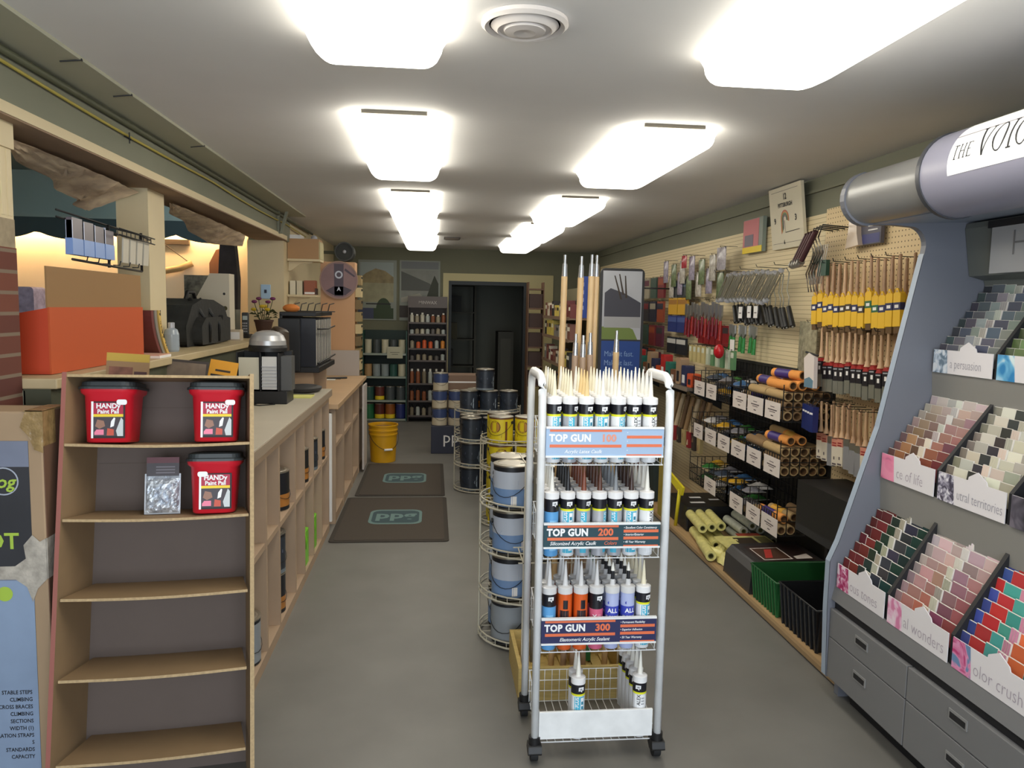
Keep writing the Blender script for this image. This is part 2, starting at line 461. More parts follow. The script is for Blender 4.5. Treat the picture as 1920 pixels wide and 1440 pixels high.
def wire_shelf(z, back=0.12, side=0.05):
    b = B()
    for i in range(15):
        x = 0.362 + i * 0.0273; b.tube([(x, 2.41, z), (x, 2.675, z), (x, 2.675, z + back)], 0.0016, m_cart, 4)
    for k in range(4): b.tube([(0.358, 2.675, z + back * k / 3), (0.748, 2.675, z + back * k / 3)], 0.0016, m_cart, 4)
    for y in (2.412, 2.5, 2.6): b.tube([(0.358, y, z - 0.003), (0.748, y, z - 0.003)], 0.0022, m_cart, 4)
    for x in (0.36, 0.746):
        b.tube([(x, 2.41, z + side), (x, 2.675, z + back)], 0.002, m_cart, 4)
        for k in range(6): b.tube([(x, 2.42 + k * 0.05, z), (x, 2.42 + k * 0.05, z + side + (back - side) * k / 5)], 0.0016, m_cart, 4)
    obj('wire_shelf', b, cart)
ZS = (1.008, 0.698, 0.380, 0.068)
for z in ZS: wire_shelf(z - 0.004)
def shelf_sign(z0, z1, bg, title, num, numcol, sub, sub2, bullets, faint=False):
    b = B(); x0, x1 = 0.358, 0.742; y = 2.392; h = z1 - z0
    b.box(x0, x1, y, y + 0.008, z0, z1, bg)
    b.box(x0, x1, y - 0.002, y + 0.01, z1, z1 + 0.006, m_cart); b.box(x0, x1, y - 0.002, y + 0.01, z0 - 0.006, z0, m_cart)
    F = lambda x, z: face((x, y - 0.0008, z), (1, 0, 0), (0, 0, 1))
    def bar(xa, xb, t, th): b.box(xa, xb, y - 0.0006, y, z0 + h * t - th / 2, z0 + h * t + th / 2, m_orangei)
    bar(x0 + 0.012, x0 + 0.245, 0.93, 0.007); bar(x0 + 0.012, x0 + 0.245, 0.36, 0.0095)
    for t in (0.70, 0.38): bar(x0 + 0.262, x1 - 0.006, t, 0.0095)
    bar(x0 + 0.262, x1 - 0.006, 0.03, 0.004)
    b.text(title, F(x0 + 0.010, z0 + h * 0.645), 0.0325, m_whitei, bold=0.045, align='LEFT', sx=0.9, spacing=1.06)
    b.text(num, F(x0 + 0.178, z0 + h * 0.645), 0.0325, numcol, bold=0.04, align='LEFT', sx=1.02)
    b.text(sub, F(x0 + 0.02 if sub2 else x0 + 0.06, z0 + h * 0.15), 0.0165, m_whitei, shear=0.3, bold=0.012, align='LEFT', sx=0.92)
    if sub2: b.text(sub2, F(x0 + 0.197, z0 + h * 0.15), 0.0165, numcol, shear=0.3, bold=0.008, align='LEFT', sx=0.92)
    for t, s in zip((0.86, 0.54, 0.2), bullets):
        b.text('• ' + s, F(x0 + 0.262, z0 + h * t), 0.0105, m_whitei, shear=0.15, bold=0.014, align='LEFT', sx=0.86)
    obj('sign_panel', b, cart)
m_fadeo = M('sun_faded_orange', (222, 150, 130), 0.5)
shelf_sign(1.035, 1.122, m_paleblue, 'TOP GUN', '100', m_fadeo, 'Acrylic Latex Caulk', '', ('', '', ''))
shelf_sign(0.736, 0.808, m_tealink, 'TOP GUN', '200', m_orangei, 'Siliconized Acrylic Caulk', 'Colors', ('Excellent Color Consistency', 'Interior/Exterior', '40 Year Warranty'))
shelf_sign(0.412, 0.490, m_navy, 'TOP GUN', '300', m_orangei, 'Elastomeric Acrylic Sealant', '', ('Permanent Flexibility', 'Superior Adhesion', '50 Year Warranty'))
b = B(); b.box(0.358, 0.742, 2.395, 2.402, 0.085, 0.170, m_cart); b.box(0.358, 0.742, 2.395, 2.405, 0.168, 0.174, m_cart); b.box(0.358, 0.742, 2.395, 2.404, 0.08, 0.086, m_cart)
obj('front_lip', b, cart, bev=0.0015)

# tubes
RT = 0.0235
m_tubew = M('tube_white', (226, 228, 232), 0.35); m_capw = M('cap_white', (236, 236, 238), 0.3)
m_cyan = M('cyan_print', (70, 176, 208), 0.4); m_cyan2 = M('deep_cyan_print', (36, 128, 160), 0.4); m_yel = M('lemon_print', (226, 228, 44), 0.4)
m_band = M('black_print', (26, 26, 34), 0.35); m_tgrey = M('silver_print', (176, 178, 186), 0.35, metal=0.2)
m_sky = M('sky_blue_print', (92, 158, 214), 0.35); m_orp = M('orange_print', (214, 92, 34), 0.35); m_pinkp = M('pink_print', (206, 96, 128), 0.35)
m_royal = M('royal_blue_print', (58, 70, 176), 0.35); m_lav = M('lavender_print', (176, 186, 226), 0.35)
NOZ = {'white': M('nozzle_white', (236, 234, 226), 0.4), 'cream': M('nozzle_cream', (226, 196, 140), 0.4), 'ivory': M('nozzle_ivory', (232, 224, 198), 0.4),
       'black': M('nozzle_black', (28, 29, 34), 0.35), 'brown': M('nozzle_brown', (86, 52, 40), 0.35), 'rust': M('nozzle_rust', (122, 66, 46), 0.35),
       'grey': M('nozzle_grey', (130, 134, 140), 0.35), 'clear': M('nozzle_clear', (214, 214, 216), 0.2), 'umber': M('nozzle_umber', (58, 38, 34), 0.35)}
def dap(b, z, ang):
    T = Matrix.Rotation(ang, 4, 'Z') @ Matrix.Translation((0, 0, z))
    b.add([(-0.0088, -RT - 0.0006, -0.006), (0.0088, -RT - 0.0006, -0.0045), (0.0095, -RT - 0.0006, 0.0075), (-0.0085, -RT - 0.0006, 0.007)], [(0, 1, 2, 3)], m_whitei, T=Matrix.Rotation(ang, 4, 'Z') @ Matrix.Translation((0, 0, z)))
    b.text('DAP', T, 0.0098, m_band, bold=0.02, wrap=RT + 0.0012, sx=0.95)
    b.add([(-0.002, -RT - 0.0006, -0.006), (0.004, -RT - 0.0006, -0.0055), (0.0035, -RT - 0.0006, -0.0105)], [(0, 1, 2)], m_whitei, T=T)
def vert_text(b, s, x, z, size, m):
    """lettering that reads upward along the tube"""
    T0 = B(); T0.text(s, Matrix.Identity(4), size, m, bold=0.02, align='LEFT')
    r = RT + 0.0006
    vs = [(r * math.cos(((-py) + x) / r - PI / 2), r * math.sin(((-py) + x) / r - PI / 2), z + px) for px, py, pz in T0.v]
    b.add(vs, T0.f, m)
def panel(b, x0, x1, z0, z1, m, lift=0.0003):
    """printed patch wrapped on the tube front"""
    r = RT + lift; n = 4; vs = []
    for i in range(n + 1):
        a = (x0 + (x1 - x0) * i / n) / r - PI / 2
        vs += [(r * math.cos(a), r * math.sin(a), z0), (r * math.cos(a), r * math.sin(a), z1)]
    b.add(vs, [(2 * i, 2 * i + 2, 2 * i + 3, 2 * i + 1) for i in range(n)], m)
def tube_proto(kind, noz, h=0.212):
    t = thing('caulk_tube', 'x', 'caulk tube', (0, 0, -5))
    b = B()
    if kind in ('plus', 'alex', 'clearp'):
        lo = m_tubew if kind != 'clearp' else m_tgrey
        b.lathe([(RT - 0.002, 0), (RT, 0.002), (RT, 0.151), (RT, 0.158), (RT, 0.190), (RT, 0.193)], lo, 18, bands=[lo, lo, m_yel, m_band, m_band])
        if kind == 'plus':
            panel(b, -0.016, 0.020, 0.012, 0.149, m_cyan); panel(b, -0.020, -0.016, 0.012, 0.149, m_whitei)
            vert_text(b, 'PLUS', -0.006, 0.112, 0.0165, m_whitei)
            panel(b, 0.006, 0.018, 0.02, 0.145, m_whitei, 0.0005)
            for k in range(7): panel(b, 0.008, 0.016, 0.025 + k * 0.016, 0.036 + k * 0.016, m_cyan2, 0.0008)
        elif kind == 'alex':
            panel(b, -0.018, 0.018, 0.010, 0.148, m_whitei); vert_text(b, 'ALEX', -0.004, 0.112, 0.0160, m_ink)
            panel(b, 0.004, 0.015, 0.026, 0.045, m_ink, 0.0006)
            for k in range(3): panel(b, 0.004, 0.015, 0.115 + k * 0.01, 0.12 + k * 0.01, m_tgrey, 0.0006)
        else:
            panel(b, -0.004, 0.016, 0.012, 0.148, m_cyan); vert_text(b, 'PLUS', 0.004, 0.112, 0.016, m_whitei)
    elif kind == 'sky':
        b.lathe([(RT - 0.002, 0), (RT, 0.002), (RT, 0.148), (RT, 0.192)], m_sky, 18, bands=[m_sky, m_sky, m_band])
        panel(b, -0.014, 0.018, 0.074, 0.082, m_navy); panel(b, -0.010, 0.014, 0.092, 0.12, M('light_sky_print', (140, 196, 236), 0.35)); panel(b, -0.010, 0.014, 0.02, 0.06, M('light_sky_print', (140, 196, 236), 0.35))
    elif kind == 'orange':
        b.lathe([(RT - 0.002, 0), (RT, 0.002), (RT, 0.192)], m_orp, 18)
        panel(b, -0.016, 0.016, 0.085, 0.135, m_band); panel(b, -0.010, 0.014, 0.064, 0.074, m_lav); panel(b, -0.012, 0.010, 0.054, 0.060, m_whitei)
        panel(b, -0.006, 0.010, 0.096, 0.112, M('amber_print', (226, 156, 44), 0.4), 0.0006); panel(b, -0.004, 0.012, 0.140, 0.170, m_band)
    elif kind == 'pink':
        b.lathe([(RT - 0.002, 0), (RT, 0.002), (RT, 0.138), (RT, 0.192)], m_pinkp, 18, bands=[m_pinkp, m_pinkp, m_band])
        vert_text(b, 'DRYDEX', -0.006, 0.05, 0.018, m_whitei); panel(b, 0.004, 0.016, 0.02, 0.12, M('rose_print', (226, 140, 160), 0.4))
    elif kind == 'all':
        b.lathe([(RT - 0.002, 0), (RT, 0.002), (RT, 0.076), (RT, 0.146), (RT, 0.192)], m_lav, 18, bands=[m_lav, m_lav, m_royal, m_lav])
        T = Matrix.Translation((0, 0, 0.131)); b.text('ALL', T, 0.021, m_whitei, bold=0.02, wrap=RT + 0.0006)
        b.text('PURPOSE', Matrix.Translation((0, 0, 0.110)), 0.0125, m_whitei, bold=0.02, wrap=RT + 0.0006)
        b.lathe([(0.005, 0), (0.005, 0.0004)], m_royal, 12, T=face((-0.012, -RT + 0.004, 0.158), (1, 0, 0), (0, 0, 1)))
    if kind in ('plus', 'alex', 'clearp', 'sky', 'pink'): dap(b, 0.175, {'plus': 0.25, 'alex': -0.3, 'clearp': 0.9, 'sky': 0.2, 'pink': 0.35}[kind])
    obj('body', b, t)
    b = B(); b.lathe([(RT + 0.0012, 0.190), (RT + 0.0012, h - 0.002), (RT - 0.003, h), (0.011, h + 0.002), (0.008, h + 0.004)], m_capw if noz not in ('clear',) else NOZ['clear'], 18); obj('cap', b, t)
    b = B()
    if kind == 'all':
        b.lathe([(0.009, h), (0.008, h + 0.022), (0.0062, h + 0.022), (0.0058, h + 0.05), (0.0072, h + 0.05), (0.0014, h + 0.078)], NOZ['clear'], 10, bands=[NOZ['clear'], NOZ['black'], NOZ['black'], NOZ['white'], NOZ['white']])
    else:
        b.lathe([(0.0095, h), (0.0085, h + 0.012), (0.0052, h + 0.05), (0.0018, h + 0.084)], NOZ[noz], 10)
    obj('nozzle', b, t)
    return t
_TP = {}
DESC = {'plus': 'cyan-printed', 'alex': 'black-lettered white', 'clearp': 'silver and cyan', 'sky': 'sky blue', 'orange': 'orange', 'pink': 'pink and black', 'all': 'lavender and blue'}
def put_tube(kind, noz, x, y, z, rz, shelf, col, row):
    lab = '%s caulk tube, %s nozzle, %s column, %s row back, %s cart shelf' % (DESC[kind], noz, ORD[col], ORD[row], shelf)
    k = (kind, noz)
    if k not in _TP:
        t = tube_proto(kind, noz); _TP[k] = t
        t.location = (x, y, z); t.rotation_euler = (0, 0, rz); t['label'] = lab; t['group'] = 'caulk tubes on the cart'
    else:
        dup(_TP[k], (x, y, z), rz, lab, 'caulk tubes on the cart')
rt = random.Random(3)
top = [('plus', 'ivory'), ('clearp', 'ivory'), ('plus', 'cream'), ('plus', 'white'), ('plus', 'white'), ('alex', 'white'), ('alex', 'white')]
for c, (k, n) in enumerate(top):
    for r_ in range(5):
        nn = n if r_ < 3 else rt.choice(['ivory', 'white'])
        put_tube(k, nn, XS[c], 2.431 + r_ * 0.0495, ZS[0], [0.5, -0.3, 0.1, -0.2, 0.75, 0.1, 0.55][c] + rt.uniform(-0.2, 0.2), 'top', c, r_)
sec = [('sky', 'white'), ('plus', 'black'), ('clearp', 'rust'), ('clearp', 'brown'), ('clearp', 'grey'), ('plus', 'umber'), ('alex', 'white')]
for c, (k, n) in enumerate(sec):
    for r_ in range(5):
        put_tube(k, n, XS[c], 2.431 + r_ * 0.0495, ZS[1], [0.1, 0.0, -0.3, 0.6, -0.6, 0.0, 0.6][c] + rt.uniform(-0.15, 0.15), 'second', c, r_)
thd = [('sky', 'clear'), ('orange', 'clear'), ('orange', 'clear'), ('pink', 'clear'), ('all', 'clear'), ('all', 'clear'), ('plus', 'ivory')]
for c, (k, n) in enumerate(thd):
    for r_ in range((2, 3, 3, 4, 5, 5, 5)[c]):
        put_tube(k, n, XS[c], 2.431 + r_ * 0.0495, ZS[2], rt.uniform(-0.25, 0.25), 'third', c, r_)
for r_ in range(2): put_tube('plus', 'white', XS[2], 2.431 + r_ * 0.0495, ZS[3], 0.0 + r_ * 0.3, 'bottom', 2, r_)
for r_ in range(5): put_tube('alex', 'white', XS[6], 2.431 + r_ * 0.0495, ZS[3], -0.15, 'bottom', 6, r_)
# ================================================================ colour chip display on the right
m_dgrey = M('display_blue_grey', (112, 115, 125), 0.45, noise=0.02, scale=3)
m_dfront = M('display_front_grey', (118, 118, 120), 0.5)
m_driser = M('display_riser_grey', (136, 134, 130), 0.5)
m_dedge = M('display_edge_pale', (158, 172, 190), 0.4)
m_slot = M('dark_slot', (28, 28, 32), 0.6)
m_sleeve = M('sleeve_lilac_grey', (140, 140, 158), 0.35)
m_tubeg = M('header_grey', (136, 136, 136), 0.3)
disp = thing('colour_display', 'tall grey colour chip display with drawers and a rounded header by pegboard', 'display stand', (1.85, 2.2, 0), world=True)
def side_poly():
    p = [(1.60, 0.0), (1.60, 0.085), (1.545, 0.085), (1.535, 0.36), (1.535, 0.55), (1.568, 0.63), (1.70, 1.075), (1.79, 1.53), (1.832, 1.74)]
    p += arc(1.765, 1.765, 0.07, 0.0, 1.3, 6) + [(1.70, 1.838), (1.61, 1.835)] + arc(1.60, 1.93, 0.1, -PI / 2, -PI * 1.42, 12) + [(1.66, 2.015), (2.10, 2.0), (2.125, 2.0), (2.125, 0)]
    return p
for y0, y1 in ((2.755, 2.785), (0.95, 0.98)):
    b = B(); b.prism(side_poly(), 'y', y0, y1, m_dgrey); obj('side_panel', b, disp, bev=0.004)
# pale edge strip along the far side panel
b = B(); pts = [(1.543, 0.09), (1.533, 0.36), (1.533, 0.55), (1.566, 0.63), (1.698, 1.075), (1.788, 1.53), (1.829, 1.735)]
for i in range(len(pts) - 1):
    (x0, z0), (x1, z1) = pts[i], pts[i + 1]
    b.quad((x0 - 0.001, 2.786, z0), (x0 - 0.001, 2.754, z0), (x1 - 0.001, 2.754, z1), (x1 - 0.001, 2.786, z1), m_dedge)
obj('edge_strip', b, disp)
b = B(); b.box(1.62, 2.12, 0.98, 2.70, 0.0, 0.10, m_slot); obj('kick_base', b, disp)
b = B(); b.box(1.565, 2.12, 0.98, 2.755, 0.09, 0.40, m_slot)
b.prism([(1.565, 0.40), (1.548, 0.40), (1.560, 0.455), (1.60, 0.455), (1.60, 0.40)], 'y', 0.98, 2.755, m_dfront)
b.box(2.10, 2.12, 0.98, 2.755, 0.10, 2.0, m_dgrey)
obj('carcass', b, disp)
# drawers: two rows, with recessed pulls
dy = [(2.75, 2.262), (2.256, 1.72), (1.715, 1.20)]
for y1, y0 in dy:
    for z0, z1 in ((0.092, 0.250), (0.254, 0.365)):
        b = B(); b.box(1.545, 1.566, y0, y1, z0, z1, m_dfront); d = obj('drawer', b, disp, bev=0.002)
        yc = y0 + (y1 - y0) * 0.54; zc = z0 + (z1 - z0) * 0.62
        b = B(); b.box(1.542, 1.5449, yc - 0.04, yc + 0.04, zc - 0.016, zc + 0.016, m_tubeg)
        b.box(1.5412, 1.5422, yc - 0.034, yc + 0.034, zc - 0.011, zc + 0.008, m_slot); obj('pull', b, d)
# three tiers: riser bands, dark sloping tray floors, dividers
TIERS = [dict(x=1.562, z=0.455, zt=0.548, xb=1.722, zb=0.805, n=8), dict(x=1.712, z=0.885, zt=0.98, xb=1.892, zb=1.215, n=8), dict(x=1.892, z=1.292, zt=1.378, xb=2.075, zb=1.635, n=8)]
PW = 0.333; Y0 = 2.752
b = B()
b.prism([(1.735, 0.74), (1.7245, 0.74), (1.7145, 0.885), (1.735, 0.885)], 'y', 0.98, 2.754, m_driser)
obj('riser', b, disp)
b = B(); b.prism([(1.918, 1.14), (1.906, 1.14), (1.895, 1.292), (1.918, 1.292)], 'y', 0.98, 2.754, m_driser); obj('riser', b, disp)
b = B(); b.prism([(2.09, 1.6), (2.075, 1.64), (2.015, 1.655), (1.985, 1.83), (1.99, 1.85), (2.09, 1.85)], 'y', 0.98, 2.752, M('riser_green_grey', (110, 114, 110), 0.5)); obj('riser', b, disp)
for t in TIERS:
    b = B(); b.prism([(t['x'] + 0.006, t['z']), (t['xb'] + 0.02, t['zb'] - 0.10), (t['xb'] + 0.02, t['zb'] - 0.12), (t['x'] + 0.006, t['z'] - 0.02)], 'y', 0.98, 2.753, m_slot)
    obj('tray_floor', b, disp)
    for k in (1, 2, 3, 4):
        y = Y0 - k * PW
        b = B(); b.prism([(t['x'] + 0.003, t['z']), (t['x'] + 0.003, t['zt'] + 0.0), (t['xb'] - 0.002, t['zb'] - 0.008), (t['xb'] - 0.002, t['zb'] - 0.1)], 'y', y - 0.008, y + 0.008, m_slot); obj('divider', b, disp)
# canopy underside, header sign
b = B(); b.prism([(1.62, 1.838), (2.10, 1.862), (2.10, 1.88), (1.62, 1.86)], 'y', 0.98, 2.754, M('canopy_grey_blue', (150, 160, 176), 0.45)); obj('canopy', b, disp)
b = B(); b.box(1.978, 1.984, 1.9, 2.60, 1.658, 1.82, M('brushed_sign_grey', (168, 170, 174), 0.4)); b.box(1.976, 1.99, 1.9, 2.62, 1.82, 1.845, m_slot)
b.text('Ha', face((1.977, 2.505, 1.755), (0, -1, 0), (0, 0, 1)), 0.13, m_dfront, align='LEFT', bold=-0.018)
obj('header_sign', b, disp)
# header: slim tube and fat sleeve
SX, SZC, SR = 1.605, 1.935, 0.129
b = B(); b.cyl((1.60, 2.784, 1.932), (1.60, 2.2, 1.932), 0.093, m_tubeg, 32); obj('header_tube', b, disp)
b = B(); b.cyl((SX, 2.275, SZC), (SX, 0.9, SZC), SR, m_sleeve, 40)
b.pipe((SX, 2.29, SZC), (SX, 2.272, SZC), SR + 0.004, 0.09, M('sleeve_rim', (66, 68, 74), 0.4), 40)
sl = obj('header_sleeve', b, disp)
def on_sleeve(a, y, rr=0.0008): return (SX - (SR + rr) * math.cos(a), y, SZC + (SR + rr) * math.sin(a))
b = B(); n = 12; A0, A1 = -0.22, 1.15; vs = []
for i in range(n + 1):
    a = A0 + (A1 - A0) * i / n; vs += [on_sleeve(a, 2.145), on_sleeve(a, 1.2)]
b.add(vs, [(2 * i, 2 * i + 1, 2 * i + 3, 2 * i + 2) for i in range(n)], m_whitei, True)
vs = []
for i in range(2): 
    a = 0.66 + i * 0.03; vs += [on_sleeve(a, 2.145, 0.0012), on_sleeve(a, 1.2, 0.0012)]
b.add(vs, [(0, 1, 3, 2)], M('sleeve_line', (150, 146, 150), 0.5))
# serif lettering, strokes wrapped on the sleeve: units = letter height 1
SER = 0.09
def stroke(x0, z0, x1, z1, w): return [(x0 - w / 2, z0), (x0 + w / 2, z0), (x1 + w / 2, z1), (x1 - w / 2, z1)]
def bar(x0, x1, z, t=0.05): return [(x0, z - t / 2), (x1, z - t / 2), (x1, z + t / 2), (x0, z + t / 2)]
LET = {'T': (0.62, [stroke(0.31, 0, 0.31, 1, 0.1), bar(0.02, 0.6, 0.97), bar(0.18, 0.44, 0.02), bar(0.02, 0.06, 0.9, 0.18), bar(0.56, 0.6, 0.9, 0.18)]),
       'H': (0.78, [stroke(0.14, 0, 0.14, 1, 0.1), stroke(0.64, 0, 0.64, 1, 0.1), bar(0.14, 0.64, 0.5), bar(0.02, 0.26, 0.02), bar(0.52, 0.76, 0.02), bar(0.02, 0.26, 0.98), bar(0.52, 0.76, 0.98)]),
       'E': (0.62, [stroke(0.14, 0, 0.14, 1, 0.1), bar(0.02, 0.56, 0.98), bar(0.02, 0.58, 0.02), bar(0.14, 0.44, 0.52), bar(0.54, 0.58, 0.1, 0.16), bar(0.52, 0.56, 0.9, 0.16)]),
       'V': (0.76, [stroke(0.38, 0, 0.12, 1, 0.11), stroke(0.38, 0, 0.64, 1, 0.06), bar(0.0, 0.26, 0.98), bar(0.52, 0.76, 0.98)]),
       'I': (0.34, [stroke(0.17, 0, 0.17, 1, 0.1), bar(0.04, 0.3, 0.02), bar(0.04, 0.3, 0.98)]), 'O': (0.8, None), 'C': (0.7, None)}
def letters(s, y, a, h, gap=0.1):
    for ch in s:
        wd, polys = LET[ch]
        if polys is None:
            n = 20; polys = []
            for i in range(n):
                t0, t1 = 2 * PI * i / n, 2 * PI * (i + 1) / n
                if ch == 'C' and (t0 < 0.6 or t1 > 2 * PI - 0.6): continue
                wo = lambda t: 0.30 + 0.065 * abs(math.cos(t)) - 0.0; wi = lambda t: 0.30 - 0.045 * abs(math.cos(t))
                polys.append([(0.4 + wi(t0) * math.cos(t0), 0.5 + 0.46 * math.sin(t0)), (0.4 + wo(t0) * math.cos(t0), 0.5 + 0.51 * math.sin(t0)), (0.4 + wo(t1) * math.cos(t1), 0.5 + 0.51 * math.sin(t1)), (0.4 + wi(t1) * math.cos(t1), 0.5 + 0.46 * math.sin(t1))])
        for p in polys:
            (xa, za), (xb, zb), (xc, zc), (xd, zd) = p
            ns = max(1, int(abs(zd - za) * 7)); vs = []
            for q in range(ns + 1):
                f_ = q / ns
                for xx, zz in ((xa + (xd - xa) * f_, za + (zd - za) * f_), (xb + (xc - xb) * f_, zb + (zc - zb) * f_)): vs.append(on_sleeve(a + zz * h / SR, y - xx * h * 0.82, 0.0014))
            b.add(vs, [(2 * q, 2 * q + 1, 2 * q + 3, 2 * q + 2) for q in range(ns)], m_ink)
        y -= (wd + gap) * h * 0.82
    return y
y = letters('THE', 2.128, 0.10, 0.042, 0.14)
letters('VOICE', y - 0.014, 0.04, 0.082, 0.05)
obj('sleeve_sign', b, sl)

# tray signs (white strips with a peaked tab) and their pictures
m_sign = M('matte_white_card', (226, 222, 226), 0.6)
m_txt = M('pale_grey_lettering', (176, 166, 178), 0.6); m_txtd = M('grey_lettering', (150, 148, 160), 0.6)
def blot(name, c1, c2, c3, scale):
    if name in _M: return _M[name]
    m = M(name, c1, 0.6); nt = m.node_tree; bs = nt.nodes['Principled BSDF']
    tc = nt.nodes.new('ShaderNodeTexCoord'); n = nt.nodes.new('ShaderNodeTexNoise'); n.inputs['Scale'].default_value = scale; n.inputs['Distortion'].default_value = 1.2
    r = nt.nodes.new('ShaderNodeValToRGB'); r.color_ramp.elements[0].position = 0.38; r.color_ramp.elements[1].position = 0.62
    r.color_ramp.elements[0].color = rgb(c1); r.color_ramp.elements[1].color = rgb(c3); e = r.color_ramp.elements.new(0.5); e.color = rgb(c2)
    nt.links.new(tc.outputs['Object'], n.inputs['Vector']); nt.links.new(n.outputs[0], r.inputs[0]); nt.links.new(r.outputs[0], bs.inputs['Base Color'])
    return m
SIGNS = [(0, 0, 'ous tones', blot('petal_magenta', (168, 40, 96), (206, 120, 160), (232, 214, 226), 30), m_txt), (0, 1, 'al wonders', blot('petal_pink', (214, 130, 170), (232, 186, 212), (236, 216, 228), 18), m_txt),
         (0, 2, 'olor crush', blot('petal_mixed', (190, 60, 120), (226, 150, 190), (110, 140, 180), 16), m_txt), (0, 3, '', m_sign, m_txt),
         (1, 0, 'ce of life', blot('petal_pink_dark', (40, 30, 40), (230, 130, 165), (240, 150, 180), 9), m_txt), (1, 1, 'utral territories', blot('flower_grey', (70, 66, 84), (160, 156, 176), (224, 222, 230), 40), m_txtd),
         (1, 2, '', blot('slate_picture', (50, 48, 56), (80, 76, 88), (110, 104, 116), 12), m_txt), (2, 0, 'a persuasion', blot('reeds_blue', (110, 130, 150), (190, 204, 222), (226, 232, 240), 26), m_txtd), (2, 1, '', blot('sea_blue', (44, 130, 190), (110, 180, 220), (220, 236, 240), 10), m_txt)]
for ti, k, word, pic, tm in SIGNS:
    t = TIERS[ti]; ya = Y0 - k * PW - 0.012; yb = Y0 - (k + 1) * PW + 0.010
    x = t['x'] - 0.004; b = B()
    pk = ya - 0.17 * 1.0
    poly = [(ya, t['z']), (yb, t['z']), (yb, t['zt']), (pk - 0.06, t['zt']), (pk - 0.055, t['zt'] + 0.012), (pk - 0.015, t['zt'] + 0.034), (pk + 0.025, t['zt'] + 0.012), (pk + 0.028, t['zt']), (ya, t['zt'])]
    b.prism(poly, 'x', x, x + 0.003, m_sign)
    b.quad((x - 0.0005, ya, t['z']), (x - 0.0005, ya - 0.085, t['z']), (x - 0.0005, ya - 0.075, t['zt']), (x - 0.0005, ya, t['zt']), pic)
    if word: b.text(word, face((x - 0.0008, ya - (0.095 if ti else 0.09), t['z'] + 0.036), (0, -1, 0), (0, 0, 1)), 0.056 if len(word) < 12 else 0.048, tm, align='LEFT', bold=-0.012, sx=0.82 if len(word) < 12 else 0.68)
    b.text('interiors and exteriors', face((x - 0.0008, ya - 0.19, t['zt'] - 0.012), (0, -1, 0), (0, 0, 1)), 0.009, m_txt) if False else None
    obj('tray_sign', b, disp)

# colour chip cards: every card its own thing
m_cardw = M('card_edge_white', (224, 220, 214), 0.6)
PAL = {
 'dark red and green': (0, 0, 'dark', [('maroon', (112, 38, 42)), ('brick red', (128, 46, 44)), ('deep green', (40, 58, 46)), ('cream', (206, 200, 180)), ('slate', (62, 62, 76)), ('dark teal', (26, 62, 62))]),
 'dusty pink': (0, 1, 'pale', [('greyish rose', (158, 128, 132)), ('salmon pink', (196, 132, 128)), ('clay', (178, 104, 92)), ('stone', (190, 180, 160)), ('mauve', (132, 74, 92)), ('rose', (164, 74, 84))]),
 'bright': (0, 2, 'mix', [('royal blue', (74, 88, 168)), ('vivid red', (206, 56, 60)), ('mint', (80, 170, 160)), ('candy pink', (220, 150, 176)), ('orange', (222, 112, 62)), ('teal', (30, 130, 136))]),
 'earthy brown': (1, 0, 'pale', [('mauve brown', (124, 82, 80)), ('ochre', (160, 108, 66)), ('dark brown', (98, 60, 46)), ('ivory', (216, 206, 192)), ('rust', (148, 78, 58)), ('wine', (124, 48, 54))]),
 'off-white': (1, 1, 'flat', [('warm grey', (150, 144, 130)), ('off-white', (222, 216, 204)), ('charcoal', (62, 62, 62)), ('linen', (226, 216, 200)), ('ivory', (230, 222, 208)), ('putty', (200, 192, 176))]),
 'blue-grey': (2, 0, 'flat', [('dark slate', (74, 82, 92)), ('storm grey', (110, 118, 126)), ('silver', (164, 170, 172)), ('dove', (190, 190, 186)), ('denim', (92, 100, 120)), ('sage grey', (130, 142, 138))]),
 'leafy green': (2, 1, 'flat', [('olive', (84, 100, 62)), ('fern', (110, 132, 84)), ('moss', (70, 84, 60)), ('pear', (180, 186, 140)), ('jade', (70, 118, 96)), ('mint', (150, 180, 160))]),
}
rc = random.Random(11)
YMIN = {0: 1.70, 1: 2.03, 2: 2.33}
